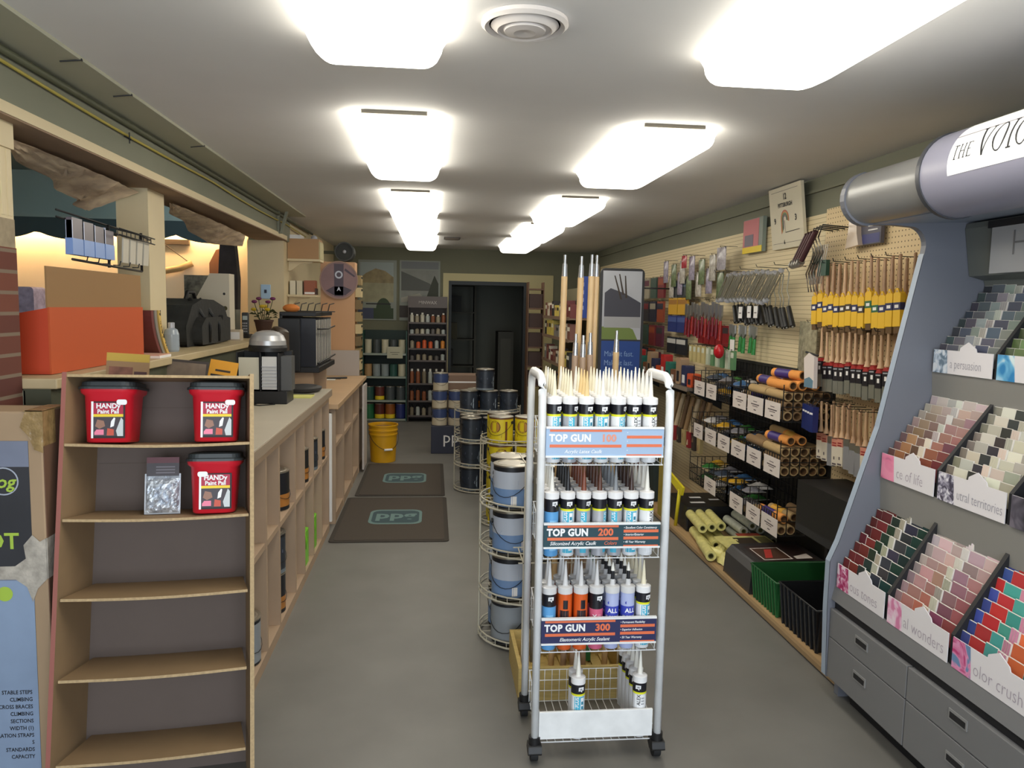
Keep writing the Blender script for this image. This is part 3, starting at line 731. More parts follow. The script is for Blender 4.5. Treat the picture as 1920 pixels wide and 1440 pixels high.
for tray, (ti, k, mode, cols) in PAL.items():
    t = TIERS[ti]; n = t['n']
    for r_ in range(n):
        fr = (r_ + 0.55) / n
        x = t['x'] + 0.004 + (t['xb'] - t['x']) * fr; zt = t['zt'] + 0.004 + (t['zb'] - t['zt'] - 0.004) * fr
        y = Y0 - k * PW - 0.004
        widths = [0.040, 0.062, 0.048, 0.038, 0.064, 0.064]
        for c, (nm, base) in enumerate(cols):
            wdt = widths[c] * rc.uniform(0.9, 1.08); y1 = y; y0 = y - wdt; y = y0 - 0.0005
            yy0 = max(y0, Y0 - (k + 1) * PW + 0.010)
            if y1 < YMIN[ti] or yy0 > y1 - 0.01: continue
            f_ = r_ / (n - 1)
            col = base
            if mode == 'pale': col = tuple(v + (232 - v) * f_ * 0.75 for v in base)
            elif mode == 'dark': col = tuple(v * (1 - 0.1 * f_) for v in base)
            elif mode == 'mix': col = tuple(v for v in cols[(c + r_ // 3) % 6][1]) if r_ % 3 == 2 else base; nm = cols[(c + r_ // 3) % 6][0] if (mode == 'mix' and r_ % 3 == 2) else nm
            if mode == 'mix' and r_ > 3: nm = {'orange': 'orange'}.get(nm, nm)
            j = rc.uniform(0.80, 1.02); col = tuple(max(8, min(245, v * j + rc.uniform(-6, 6))) for v in col)
            m = M('chip_%s_%d_%d' % (tray.replace(' ', '_'), r_, c), col, 0.55)
            dz = rc.uniform(-0.004, 0.004); z1 = zt + dz; z0 = max(z1 - 0.072, t['z'] + (t['zb'] - 0.1 - t['z']) * fr + 0.004); tilt = 0.16 * (z1 - z0)
            b = B()
            fan = 3 if c == 3 else 1
            for q in range(fan):
                a1 = y1 - (y1 - yy0) * q / fan; a0 = y1 - (y1 - yy0) * (q + 1) / fan
                xo = x - 0.002 * q
                vs = [(xo, a0, z0), (xo, a1, z0), (xo + tilt, a1, z1), (xo + tilt, a0, z1)]
                vs += [(p[0] + 0.004, p[1], p[2]) for p in vs]
                b.add(vs, [(4, 5, 6, 7), (0, 3, 7, 4), (1, 5, 6, 2), (3, 2, 6, 7), (0, 4, 5, 1)], m_cardw)
                e = 0.0010 if fan == 1 else 0.0035
                b.add([(xo, a0, z0), (xo, a1, z0), (xo + tilt, a1, z1), (xo + tilt, a0, z1)], [(3, 2, 1, 0)], m_cardw)
                d = 0.0006
                b.add([(xo - d, a0 + e, z0), (xo - d, a1, z0), (xo + tilt - d, a1, z1 - 0.001), (xo + tilt - d, a0 + e, z1 - 0.001)], [(3, 2, 1, 0)], m)
            pale = 'pale ' if (mode == 'pale' and f_ > 0.5) else ''
            nm2 = 'mixed' if mode == 'mix' else nm
            one('colour_chip', b, '%s%s colour chip, %s from left, %s row from front, %s tray' % (pale, nm2, ORD[c], ORD[r_], tray), 'colour chip', 'colour chips in the display trays')
# ================================================================ conduit, cable and nails on the header beam
m_conduit = M('conduit_green_grey', (84, 86, 66), 0.6)
b = B(); b.tube([(XB + 0.014, y, 2.236) for y in (1.5, 3.0, 5.0, 7.2, 8.4)], 0.012, m_conduit, 8)
one('conduit_pipe', b, 'painted conduit pipe running along the top of the header beam', 'pipe')
m_ycable = M('yellow_cable_sheath', (176, 160, 72), 0.5)
b = B(); b.tube([(XB + 0.010, y, 2.21 - 0.014 * abs(math.sin(y * 1.35)) - 0.004 * (y - 2)) for y in [1.5 + 0.25 * k for k in range(27)]], 0.006, m_ycable, 6)
cb = one('electric_cable', b, 'yellow electric cable stapled along the header beam under the conduit', 'cable')
b = B(); b.cyl((XB + 0.003, 3.45, 2.185), (XB + 0.03, 3.45, 2.17), 0.004, m_black, 6)
b.cyl((XB + 0.024, 3.45, 2.20), (XB + 0.024, 3.45, 2.155), 0.003, m_black, 6)
one('cable_staple', b, 'black staple holding the yellow cable to the beam', 'staple')
for i, (x, y) in enumerate(((-1.135, 2.66), (-1.135, 3.07), (-1.135, 3.98))):
    b = B(); b.cyl((x + 0.012, y, CEIL - 0.012), (x - 0.05, y - 0.01, CEIL - 0.022), 0.0026, m_black, 6)
    b.cyl((x + 0.012, y, CEIL - 0.012), (x + 0.014, y, CEIL - 0.0117), 0.005, m_black, 6)
    one('ceiling_nail', b, 'small dark nail in the ceiling by the beam, %s from the front' % ORD[i], 'nail')
b = B(); b.box(XB + 0.001, XB + 0.02, 6.62, 6.66, 2.08, CEIL - 0.002, m_olive)
b.prism([(XB + 0.02, 2.08), (XB + 0.07, CEIL - 0.002), (XB + 0.09, CEIL - 0.002), (XB + 0.04, 2.08)], 'y', 6.62, 6.66, m_olive); one('ceiling_brace', b, 'green painted brace between beam end and ceiling', 'bracket')

# round ceiling vent
t = thing('ceiling_vent', 'round white ceiling air diffuser between the two nearest lights', 'vent', (0.235, 2.14, CEIL), world=True)
m_vent = M('vent_white', (206, 200, 196), 0.5); m_ventd = M('vent_throat', (96, 92, 88), 0.7)
c0 = (0.235, 2.14, CEIL)
b = B(); b.lathe([(0.116, -0.001), (0.118, -0.012), (0.108, -0.02), (0.096, -0.012), (0.10, -0.001)], m_vent, 40, c0); obj('outer_ring', b, t)
b = B(); b.lathe([(0.088, -0.006), (0.092, -0.014), (0.074, -0.028), (0.07, -0.024)], m_vent, 36, c0); obj('middle_ring', b, t)
b = B(); b.lathe([(0.0, -0.03), (0.03, -0.034), (0.055, -0.03), (0.06, -0.018), (0.03, -0.012), (0, -0.012)][::-1], m_vent, 32, c0); obj('centre_cone', b, t)
b = B(); b.lathe([(0.0, -0.0015), (0.11, -0.0015)], m_ventd, 32, c0); obj('throat', b, t)
t = thing('ceiling_vent', 'small dark far ceiling vent between the two light rows', 'vent', (0.19, 8.74, CEIL), world=True)
b = B(); b.box(0.10, 0.28, 8.62, 8.86, CEIL - 0.012, CEIL - 0.001, m_ventd); obj('frame', b, t)
for k in range(5):
    b = B(); b.box(0.115, 0.265, 8.64 + k * 0.045, 8.662 + k * 0.045, CEIL - 0.018, CEIL - 0.012, M('vent_brown', (120, 108, 96), 0.6)); obj('slat', b, t)

# ================================================================ cardboard display shelf, lower left
m_card = M('raw_cardboard', (150, 124, 92), 0.85, noise=0.05, scale=10)
m_cardin = M('cardboard_grey_inside', (102, 90, 84), 0.85, noise=0.04, scale=6)
m_cardedge = M('corrugated_edge', (176, 152, 116), 0.85, noise=0.14, scale=120)
m_cardred = M('cardboard_red_print', (150, 92, 84), 0.8)
sh = thing('cardboard_shelf', 'tall leaning cardboard display shelf holding red paint pails at lower left', 'display shelf', (-0.808, 2.21, 0), -0.0)
sh_M = Matrix.Translation((-0.808, 2.21, 0)) @ Matrix.Rotation(math.radians(8.0), 4, 'Z') @ Matrix.Rotation(0.012, 4, 'Y') @ Matrix.Rotation(-0.155, 4, 'X')
sh.rotation_euler = sh_M.to_euler()
W2 = 0.262; HT = 1.30; DP = 0.23
th = 0.012
for s in (-1, 1):
    wt, wb = W2, W2 + 0.018
    b = B()
    def sx(z): return s * (wb + (wt - wb) * z / HT)
    vs = []
    for z in (0, HT):
        x = sx(z)
        for y in (0, DP): vs += [(x - th / 2 - (s * 0.034 if y else 0), y, z), (x + th / 2 - (s * 0.034 if y else 0), y, z)]
    b.add(vs, [(0, 1, 5, 4), (1, 3, 7, 5), (3, 2, 6, 7), (2, 0, 4, 6), (4, 5, 7, 6), (0, 2, 3, 1)], m_card)
    b.add([(sx(0) - th / 2, -0.0006, 0), (sx(0) + th / 2, -0.0006, 0), (sx(HT) + th / 2, -0.0006, HT), (sx(HT) - th / 2, -0.0006, HT)], [(0, 1, 2, 3)], m_cardedge if s > 0 else m_cardred)
    obj('side_panel', b, sh)
b = B(); b.box(-W2 + 0.022, W2 - 0.022, DP - 0.005, DP, 0.0, HT, m_cardin)
for z in (0.35, 0.62, 1.02, 1.2): b.box(-W2 + 0.04, W2 - 0.04, DP - 0.0062, DP - 0.005, z, z + 0.0015, M('board_crease', (92, 80, 72), 0.85))
obj('back_panel', b, sh)
SZ = [1.286, 1.082, 0.862, 0.632, 0.400, 0.160]
def shelf_bm(z, sag):
    b = B(); n = 10; vs = []
    for i in range(n + 1):
        x = -W2 + 0.004 + (2 * W2 - 0.008) * i / n; dz = -sag * math.sin(PI * i / n)
        xb_ = x * (W2 - 0.036) / W2; vs += [(x, 0.003, z + dz), (xb_, DP - 0.006, z + dz * 0.4), (xb_, DP - 0.006, z + 0.008 + dz * 0.4), (x, 0.003, z + 0.008 + dz)]
    fs = []
    for i in range(n):
        o = i * 4
        fs += [(o, o + 1, o + 5, o + 4), (o + 2, o + 3, o + 7, o + 6), (o + 1, o + 2, o + 6, o + 5)]
    b.add(vs, fs, m_card)
    b.add(vs, [(i * 4 + 3, i * 4, i * 4 + 4, i * 4 + 7) for i in range(n)], m_cardedge)
    return b
for k, z in enumerate(SZ): obj('shelf', shelf_bm(z, 0.0 if k == 0 else 0.007), sh)

# red paint pails
m_red = M('pail_red', (206, 30, 48), 0.35); m_lid = M('pail_lid_black', (44, 50, 54), 0.45)
m_maroon = M('label_crimson', (172, 24, 62), 0.5); m_photo = None
def pail_proto():
    t = thing('paint_pail', 'x', 'paint pail')
    def ring(hw, hd, r, z): return [(x, y, z) for x, y in rrect(-hw, hw, -hd, hd, r, 5)]
    b = B(); n = 24
    lv = [ring(0.058, 0.066, 0.03, 0), ring(0.062, 0.072, 0.032, 0.004), ring(0.069, 0.08, 0.034, 0.142), ring(0.078, 0.088, 0.036, 0.150), ring(0.080, 0.09, 0.036, 0.163)]
    vs = [p for l in lv for p in l]; n = len(lv[0]); fs = []
    for j in range(len(lv) - 1):
        for i in range(n): fs.append((j * n + i, j * n + (i + 1) % n, (j + 1) * n + (i + 1) % n, (j + 1) * n + i))
    fs.append(tuple(range(n - 1, -1, -1))); b.add(vs, fs, m_red, True); obj('bucket', b, t)
    b = B(); lv = [ring(0.084, 0.093, 0.036, 0.161), ring(0.084, 0.093, 0.036, 0.168), ring(0.077, 0.086, 0.034, 0.171), ring(0.076, 0.085, 0.034, 0.183), ring(0.066, 0.075, 0.03, 0.187)]
    vs = [p for l in lv for p in l]; fs = []
    for j in range(len(lv) - 1):
        for i in range(n): fs.append((j * n + i, j * n + (i + 1) % n, (j + 1) * n + (i + 1) % n, (j + 1) * n + i))
    fs.append(tuple((len(lv) - 1) * n + i for i in range(n))); fs.append(tuple(range(n - 1, -1, -1))); b.add(vs, fs, m_lid, False); obj('lid', b, t)
    # label on the sloping front
    b = B(); Tn = Vector((0, -0.08 / 0.148 * 0.1, 1)); Tn = Vector((0, -(0.08 - 0.072) / 0.144, 1)).normalized()
    T = face((0.006, -0.0775, 0.07), (1, 0, 0), Tn)
    def q(x0, x1, y0, y1, m, d): b.add([(x0, y0, d), (x1, y0, d), (x1, y1, d), (x0, y1, d)], [(0, 1, 2, 3)], m, T=T)
    q(-0.047, 0.047, -0.056, 0.054, m_ink, 0.001); q(-0.047, -0.041, -0.056, 0.054, m_whitei, 0.0014)
    q(-0.041, 0.042, 0.016, 0.05, m_maroon, 0.0014); q(-0.041, 0.042, 0.008, 0.016, m_yel2, 0.0015)
    q(-0.041, 0.042, -0.050, 0.008, M('label_picture_dark', (62, 54, 62), 0.5), 0.0014)
    b.text('HANDy', T @ Matrix.Translation((0, 0.040, 0.0018)), 0.021, m_whitei, bold=0.03, sx=0.95)
    b.text('Paint Pail', T @ Matrix.Translation((0, 0.0235, 0.0018)), 0.0175, m_whitei, bold=0.03, sx=0.95)
    b.add([(-0.036, -0.02, 0.0018), (-0.024, -0.028, 0.0018), (-0.008, -0.02, 0.0018), (-0.012, -0.004, 0.0018), (-0.03, 0.0, 0.0018)], [(0, 1, 2, 3, 4)], M('label_tan', (150, 110, 92), 0.5), T=T)
    b.add([(-0.002, -0.026, 0.0018), (0.016, -0.03, 0.0018), (0.016, -0.048, 0.0018), (-0.004, -0.048, 0.0018)], [(0, 1, 2, 3)], M('label_orange_red', (196, 80, 60), 0.5), T=T)
    b.add([(0.026, -0.05, 0.0018), (0.042, -0.05, 0.0018), (0.042, -0.002, 0.0018), (0.036, 0.006, 0.0018), (0.022, -0.034, 0.0018)], [(0, 1, 2, 3, 4)], M('label_pale_grey', (200, 206, 210), 0.5), T=T)
    b.add([(0.008, -0.006, 0.0018), (0.016, 0.006, 0.0018), (0.020, 0.004, 0.0018), (0.016, -0.02, 0.0018), (0.006, -0.024, 0.0018)], [(0, 1, 2, 3, 4)], m_whitei, T=T)
    b.add([(-0.038, -0.046, 0.0018), (-0.012, -0.046, 0.0018), (-0.012, -0.030, 0.0018), (-0.032, -0.030, 0.0018), (-0.038, -0.038, 0.0018)], [(0, 1, 2, 3, 4)], M('label_pink_flash', (236, 130, 160), 0.5), T=T)
    obj('label', b, t)
    b = B(); b.add([(x, y, 0.0028) for x, y in rrect(-0.0145, 0.0145, -0.008, 0.008, 0.006, 3)], [tuple(range(16))], m_whitei, T=T @ Matrix.Translation((0.038, 0.052, 0)))
    obj('price_sticker', b, t)
    return t
m_yel2 = M('label_yellow', (236, 206, 40), 0.5)
pp = pail_proto()
def on_shelf(o, x, y, z, rz=0.0):
    mt = sh_M @ Matrix.Translation((x, y, z)) @ Matrix.Rotation(rz, 4, 'Z')
    o.location = mt.to_translation(); o.rotation_euler = mt.to_euler(); return o
pp['label'] = 'red paint pail with black lid at the left end of the top shelf'; pp['group'] = 'red paint pails'
on_shelf(pp, -0.150, 0.105, SZ[1] + 0.0085, -0.05)
p2 = on_shelf(dup(pp, label='red paint pail with black lid at the right end of the top shelf'), 0.150, 0.105, SZ[1] + 0.0085, 0.04)
p3 = on_shelf(dup(pp, label='red paint pail on the second shelf beside the silver bag'), 0.150, 0.10, SZ[2] + 0.0085, 0.03)
st = [c for c in p3.children if c.name.startswith('price')][0]; st.location = (-0.075, 0, 0)
# zip bag with silver contents
bag = thing('zip_bag', 'clear zip bag of silver pieces with a dark header card on the second shelf', 'bag')
m_silver = M('crumpled_silver', (206, 214, 230), 0.22, metal=0.55, noise=0.35, scale=60, bump=0.9)
b = B(); n = 14; rs = random.Random(5); vs = []
for j in range(n + 1):
    for i in range(n + 1):
        u_, v_ = i / n, j / n; bul = (math.sin(PI * u_) * math.sin(PI * min(1, v_ * 1.1))) ** 0.5 if 0 < u_ < 1 and 0 < v_ < 1 else 0
        vs.append(((u_ - 0.5) * 0.098, -0.006 - 0.018 * bul * rs.uniform(0.5, 1.2), 0.004 + v_ * 0.115))
b.add(vs, [(j * (n + 1) + i, j * (n + 1) + i + 1, (j + 1) * (n + 1) + i + 1, (j + 1) * (n + 1) + i) for j in range(n) for i in range(n)], m_silver, False)
b.box(-0.052, 0.052, -0.006, -0.0045, 0.0, 0.125, M('clear_film', (170, 176, 186), 0.25)); obj('pouch', b, bag)
b = B(); b.box(-0.047, 0.047, -0.008, -0.003, 0.118, 0.176, M('header_card_dark', (58, 50, 56), 0.5)); b.box(-0.047, 0.047, -0.0085, -0.008, 0.158, 0.176, M('header_card_maroon', (92, 34, 46), 0.5))
for k in range(3): b.box(-0.02, 0.035, -0.0085, -0.008, 0.126 + k * 0.009, 0.130 + k * 0.009, M('header_card_text', (110, 104, 112), 0.5))
obj('header_card', b, bag); on_shelf(bag, -0.005, 0.10, SZ[2] + 0.005, 0.0)

# tall printed carton at the left edge
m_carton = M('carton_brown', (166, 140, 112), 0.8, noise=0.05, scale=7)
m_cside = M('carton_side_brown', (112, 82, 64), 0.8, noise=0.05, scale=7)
CX = -1.112; CY = 2.30
ct = thing('tall_carton', 'tall brown carton with a dark printed label at the left edge', 'carton', (-1.35, 2.37, 0), world=True)
b = B(); b.box(-1.60, CX, CY, 2.44, 0, 1.18, m_carton); obj('box_body', b, ct, bev=0.006)
def on_carton(x0, x1, z0, z1, m, d, bb): bb.box(x0, x1, CY - d, CY + 0.0005, z0, z1, m)
m_pgrey = M('print_grey_blue', (120, 126, 146), 0.5, noise=0.1, scale=6); m_pdark = M('print_charcoal', (50, 50, 56), 0.5, noise=0.15, scale=5); m_pblue = M('print_ice_blue', (136, 154, 182), 0.5, noise=0.12, scale=4)
m_lime = M('print_lime', (168, 196, 74), 0.5)
LR = -1.152
b = B(); on_carton(-1.595, LR, 0.01, 1.095, m_pdark, 0.0012, b); on_carton(-1.595, LR, 1.02, 1.095, m_pgrey, 0.0018, b); on_carton(-1.595, LR, 0.01, 0.685, m_pblue, 0.0018, b); on_carton(-1.595, LR, 0.685, 0.72, m_pgrey, 0.0018, b)
Fc = lambda x, z: face((x, CY - 0.0023, z), (1, 0, 0), (0, 0, 1))
b.text('og', Fc(-1.192, 0.975), 0.052, m_lime, bold=0.02, align='RIGHT', shear=0.2); b.text('OT', Fc(-1.187, 0.80), 0.066, m_lime, bold=0.02, align='RIGHT')
vs = arc(-1.222, 0.978, 0.041, 0, 2 * PI, 28)[:-1]; vi = arc(-1.222, 0.978, 0.037, 0, 2 * PI, 28)[:-1]
b.add([(x, CY - 0.0023, z) for x, z in vs] + [(x, CY - 0.0023, z) for x, z in vi], [(i, (i + 1) % 28, 28 + (i + 1) % 28, 28 + i) for i in range(28)], M('print_silver', (170, 176, 190), 0.5))
b.add([(x, CY - 0.0025, z) for x, z in arc(-1.232, 0.645, 0.022, 0, 2 * PI, 20)[:-1]], [tuple(range(20))], m_lime)
for k, s_ in enumerate(['STABLE STEPS', 'CLIMBING', 'CROSS BRACES', 'CLIMBING', 'SECTIONS', 'WIDTH (1)', 'RATION STRAPS', 'S', 'STANDARDS', 'CAPACITY']):
    b.text(s_, Fc(-1.168, 0.345 - k * 0.0222), 0.0165, m_ink, bold=0.02, align='RIGHT', sx=0.85)
obj('printed_label', b, ct)
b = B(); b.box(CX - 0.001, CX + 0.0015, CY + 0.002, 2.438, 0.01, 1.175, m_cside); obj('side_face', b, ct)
m_tape = M('clear_packing_tape', (178, 170, 160), 0.12, noise=0.25, scale=30, bump=0.6)
m_tapeb = M('brown_packing_tape', (150, 124, 84), 0.2, noise=0.2, scale=40, bump=0.6)
def torn(pts, m, d, bb): bb.add([(x, CY - d, z) for x, z in pts], [tuple(range(len(pts)))], m)
b = B(); torn([(-1.595, 0.69), (-1.20, 0.688), (-1.17, 0.665), (-1.155, 0.62), (-1.14, 0.66), (CX, 0.69), (CX, 0.81), (-1.13, 0.80), (-1.15, 0.82), (-1.175, 0.79), (-1.17, 0.75), (-1.20, 0.728), (-1.595, 0.722)], m_tape, 0.003, b)
b.box(CX - 0.0008, CX + 0.0026, CY - 0.003, 2.44, 0.69, 0.81, m_tape); obj('tape', b, ct)
b = B(); torn([(-1.172, 1.135), (-1.150, 1.11), (-1.135, 1.07), (CX + 0.002, 1.06), (CX + 0.002, 1.183), (-1.155, 1.183)], m_tapeb, 0.0032, b); b.box(-1.16, CX + 0.003, CY - 0.0032, 2.44, 1.1802, 1.183, m_tapeb); b.box(CX - 0.0005, CX + 0.003, CY - 0.003, 2.37, 1.08, 1.182, m_tapeb); obj('corner_tape', b, ct)
# dark flat trays stacked behind the carton
m_navybin = M('navy_black_tray', (30, 32, 44), 0.45)
for i in range(3):
    t = thing('document_tray', 'dark navy flat tray behind the tall carton, %s of its stack' % ('bottom', 'middle', 'top')[i], 'tray', (-1.30, 2.95, 1.0), group='dark trays behind the carton')
    z = 0.0 + i * 0.045; t.location = (-1.05 - 0.0 * i, 2.98 + 0.03 * i, 0.9505 + z)
    b = B(); b.box(-0.19, 0.16, -0.2, 0.2, 0.0, 0.008, m_navybin); b.box(-0.19, -0.182, -0.2, 0.2, 0.008, 0.038, m_navybin); b.box(0.152, 0.16, -0.2, 0.2, 0.008, 0.038, m_navybin); b.box(-0.182, 0.152, -0.2, -0.192, 0.008, 0.03, m_navybin); obj('tray_body', b, t)
    b = B(); b.box(-0.18, 0.15, -0.204, -0.2, 0.03, 0.034, M('tray_rim_grey', (90, 92, 104), 0.4)); obj('rim', b, t)

# ================================================================ on the ledge
m_tan = M('display_box_tan', (144, 110, 70), 0.7); m_orange = M('display_box_orange', (186, 80, 34), 0.65); m_rust = M('display_box_red_orange', (184, 62, 28), 0.65)
ob = thing('counter_display_box', 'orange cardboard display box with a tall tan back on the ledge', 'display box', (-1.37, 3.05, 1.24), world=True)
b = B(); b.box(-1.312, -1.306, 2.78, 3.63, 1.242, 1.472, m_orange); obj('front_panel', b, ob)
b = B(); b.box(-1.49, -1.484, 2.78, 3.63, 1.242, 1.43, m_tan); obj('back_panel', b, ob)
b = B(); b.prism([(-1.484, 1.242), (-1.312, 1.242), (-1.312, 1.47), (-1.40, 1.452), (-1.484, 1.43)], 'y', 2.78, 2.786, m_rust); obj('side_panel', b, ob)
b = B(); b.prism([(-1.484, 1.242), (-1.312, 1.242), (-1.312, 1.47), (-1.484, 1.43)], 'y', 3.624, 3.63, m_rust); b.box(-1.484, -1.312, 2.786, 3.624, 1.2415, 1.246, m_tan); obj('side_panel', b, ob)
# tall tan header stands on the front panel's line
b = B(); b.box(-1.318, -1.3125, 2.782, 3.63, 1.44, 1.612, m_tan); obj('header_panel', b, ob)
# leaning magazines
for i, (nm, col, dy) in enumerate((('maroon', (112, 54, 50), 0.0), ('grey', (136, 130, 120), 0.045), ('yellow spotted', (214, 178, 96), 0.10))):
    b = B(); n = 8; vs = []
    for k in range(n + 1):
        z = 1.241 + 0.215 * k / n; yo = 3.80 + dy + 0.11 * (1 - k / n) ** 2
        vs += [(-1.33, yo, z), (-1.33, yo + 0.03, z), (-1.50, yo + 0.03, z), (-1.50, yo, z)]
    fs = [(0, 1, 2, 3), (n * 4 + 3, n * 4 + 2, n * 4 + 1, n * 4)]
    for k in range(n):
        for a in range(4): fs.append((k * 4 + a, k * 4 + (a + 1) % 4, k * 4 + 4 + (a + 1) % 4, k * 4 + 4 + a))
    b.add(vs, fs, M('magazine_' + nm.split()[0], col, 0.5))
    if i == 2:
        rr = random.Random(2)
        for k in range(26):
            z = 1.26 + 0.19 * rr.random(); kk = (z - 1.241) / 0.215; yo = 3.80 + dy + 0.11 * (1 - kk) ** 2 + 0.003 + rr.random() * 0.02; s = 0.004 + 0.003 * rr.random()
            b.box(-1.3298, -1.3292, yo, yo + s, z, z + s * 1.3, m_ink)
    one('magazine', b, 'curved %s magazine leaning against the middle pillar on the ledge' % nm, 'magazine', 'magazines on the ledge')
t = thing('spray_bottle', 'clear plastic bottle on the ledge between the magazines and the backpack', 'bottle', (-1.36, 4.17, 1.24))
m_clear = M('cloudy_clear_plastic', (150, 160, 170), 0.15)
b = B(); b.lathe([(0.034, 0), (0.038, 0.01), (0.038, 0.09), (0.03, 0.115), (0.014, 0.125)], m_clear, 16); obj('bottle_body', b, t)
b = B(); b.lathe([(0.017, 0.122), (0.017, 0.15), (0.012, 0.152)], m_tgrey, 12); obj('cap', b, t)
b = B(); b.box(-1.50, -1.24, 3.64, 3.79, 1.2405, 1.252, m_paper); b.box(-1.5, -1.244, 3.64, 3.79, 1.252, 1.256, M('booklet_pink', (206, 160, 140), 0.6)); one('paper_pad', b, 'flat white pad of paper on the ledge beside the orange box', 'paper pad')
# black backpack
bp = thing('backpack', 'black padded backpack standing on the ledge', 'backpack', (-1.46, 4.95, 1.24), world=True)
m_bp = M('black_nylon', (38, 38, 36), 0.75, noise=0.2, scale=30, bump=0.2); m_bp2 = M('black_webbing', (24, 24, 24), 0.6)
b = B(); b.prism([(4.55, 1.242), (5.42, 1.242), (5.44, 1.38), (5.36, 1.47), (5.10, 1.515), (4.86, 1.52), (4.66, 1.48), (4.54, 1.36)], 'x', -1.62, -1.40, m_bp); obj('main_pack', b, bp, bev=0.05, seg=4)
b = B(); b.prism([(4.66, 1.25), (5.12, 1.25), (5.14, 1.36), (5.06, 1.41), (4.74, 1.41), (4.65, 1.36)], 'x', -1.41, -1.345, m_bp); obj('front_pocket', b, bp, bev=0.03, seg=3)
b = B(); b.prism([(5.16, 1.25), (5.38, 1.25), (5.38, 1.40), (5.20, 1.42)], 'x', -1.42, -1.37, m_bp); obj('side_pocket', b, bp, bev=0.02)
for y in (4.80, 5.0):
    b = B(); b.tube([(-1.345, y, 1.26), (-1.34, y, 1.36), (-1.40, y, 1.45), (-1.46, y, 1.52)], 0.012, m_bp2, 6); obj('strap', b, bp)
b = B(); b.tube([(-1.50, 4.86, 1.51), (-1.5, 4.9, 1.56), (-1.5, 5.02, 1.56), (-1.5, 5.06, 1.51)], 0.012, m_bp2, 6); obj('handle', b, bp)
# white magazine file
fl = thing('magazine_file', 'white upright cardboard magazine file beside the backpack', 'file box', (-1.48, 5.66, 1.24), world=True)
b = B(); b.prism([(-1.66, 1.241), (-1.42, 1.241), (-1.42, 1.70), (-1.55, 1.70), (-1.66, 1.5)], 'y', 5.56, 5.70, M('file_off_white', (206, 196, 176), 0.6)); obj('file_body', b, fl)
b = B(); b.add([(-1.435 + 0.0 * k, 5.5595, 0) for k in range(0)], [], m_ink) if False else None
b.add([(x, 5.5593, z) for x, z in arc(-1.455, 1.56, 0.009, 0, 2 * PI, 12)[:-1]] , [tuple(range(12))], m_ink); b.add([(x, 5.5593, z) for x, z in arc(-1.45, 1.46, 0.016, 0, 2 * PI, 12)[:-1]], [tuple(range(12))], M('file_hole_olive', (80, 74, 40), 0.6)); obj('finger_hole', b, fl)
b = B(); b.box(-1.47, -1.445, 5.558, 5.56, 1.33, 1.37, M('red_sticker', (150, 40, 40), 0.5)); obj('red_sticker', b, fl)
b = B(); b.box(-1.40, -1.325, 5.46, 5.54, 1.2405, 1.315, M('small_box_cream', (196, 180, 156), 0.6)); b.box(-1.395, -1.33, 5.459, 5.46, 1.25, 1.3, m_paper)
one('small_carton', b, 'small cream carton in front of the white magazine file', 'carton')
ph = thing('cordless_phone', 'dark cordless phone standing in its charger near the end pillar', 'telephone', (-1.39, 5.95, 1.24), world=True)
b = B(); b.box(-1.432, -1.362, 5.88, 5.99, 1.2405, 1.27, m_black); obj('charger', b, ph, bev=0.006)
b = B(); b.box(-1.422, -1.372, 5.90, 5.93, 1.265, 1.43, M('phone_charcoal', (52, 54, 56), 0.4)); hs = obj('handset', b, ph, bev=0.008)
b = B(); b.box(-1.414, -1.38, 5.8985, 5.90, 1.375, 1.405, M('phone_screen', (170, 184, 184), 0.3)); obj('screen', b, hs)
b = B()
for i in range(4):
    for j in range(3): b.box(-1.415 + j * 0.0125, -1.407 + j * 0.0125, 5.898, 5.90, 1.285 + i * 0.02, 1.295 + i * 0.02, m_tgrey)
obj('keypad', b, hs)
b = B(); b.box(-1.52, -1.45, 5.86, 5.98, 1.2405, 1.45, M('speaker_grey', (92, 92, 82), 0.6)); b.add([(x, 5.8595, z) for x, z in arc(-1.485, 1.31, 0.026, 0, 2 * PI, 16)[:-1]], [tuple(range(16))], m_black)
one('desk_speaker', b, 'small grey speaker behind the cordless phone', 'speaker')
# potted flowers
fp = thing('flower_pot', 'potted purple and yellow flowers at the foot of the end pillar', 'flower pot', (-1.40, 6.55, 1.24))
m_leaf = M('leaf_dark', (60, 66, 36), 0.7); m_purp = M('petal_purple', (112, 40, 88), 0.6); m_py = M('petal_yellow', (200, 170, 30), 0.6)
b = B(); b.lathe([(0.05, 0), (0.075, 0.11), (0.08, 0.11), (0.08, 0.125), (0.06, 0.125)], M('pot_brown', (74, 50, 40), 0.7), 16); obj('pot', b, fp)
b = B(); rr = random.Random(4)
for k in range(34):
    a = rr.uniform(0, 2 * PI); r_ = rr.uniform(0.01, 0.1); z = rr.uniform(0.12, 0.2); x, y = r_ * math.cos(a), r_ * math.sin(a); s = rr.uniform(0.02, 0.04)
    b.add([(x, y, z), (x + s * math.cos(a), y + s * math.sin(a), z + s * 0.5), (x + 1.6 * s * math.cos(a + .3), y + 1.6 * s * math.sin(a + .3), z), (x + s * math.cos(a + .7), y + s * math.sin(a + .7), z + 0.2 * s)], [(0, 1, 2, 3)], m_leaf)
obj('leaves', b, fp)
for k in range(8):
    a = k * 0.8; r_ = 0.03 + 0.012 * k; z = 0.2 + 0.013 * (k % 4) + (0.05 if k % 2 else 0); x, y = r_ * math.cos(a), r_ * math.sin(a)
    b = B(); b.tube([(x * 0.4, y * 0.4, 0.12), (x, y, z)], 0.003, m_leaf, 5); b.sphere((x, y, z + 0.01), 0.024, m_purp if k % 2 else m_py, 8, 5, (1, 1, 0.6)); obj('flower', b, fp)
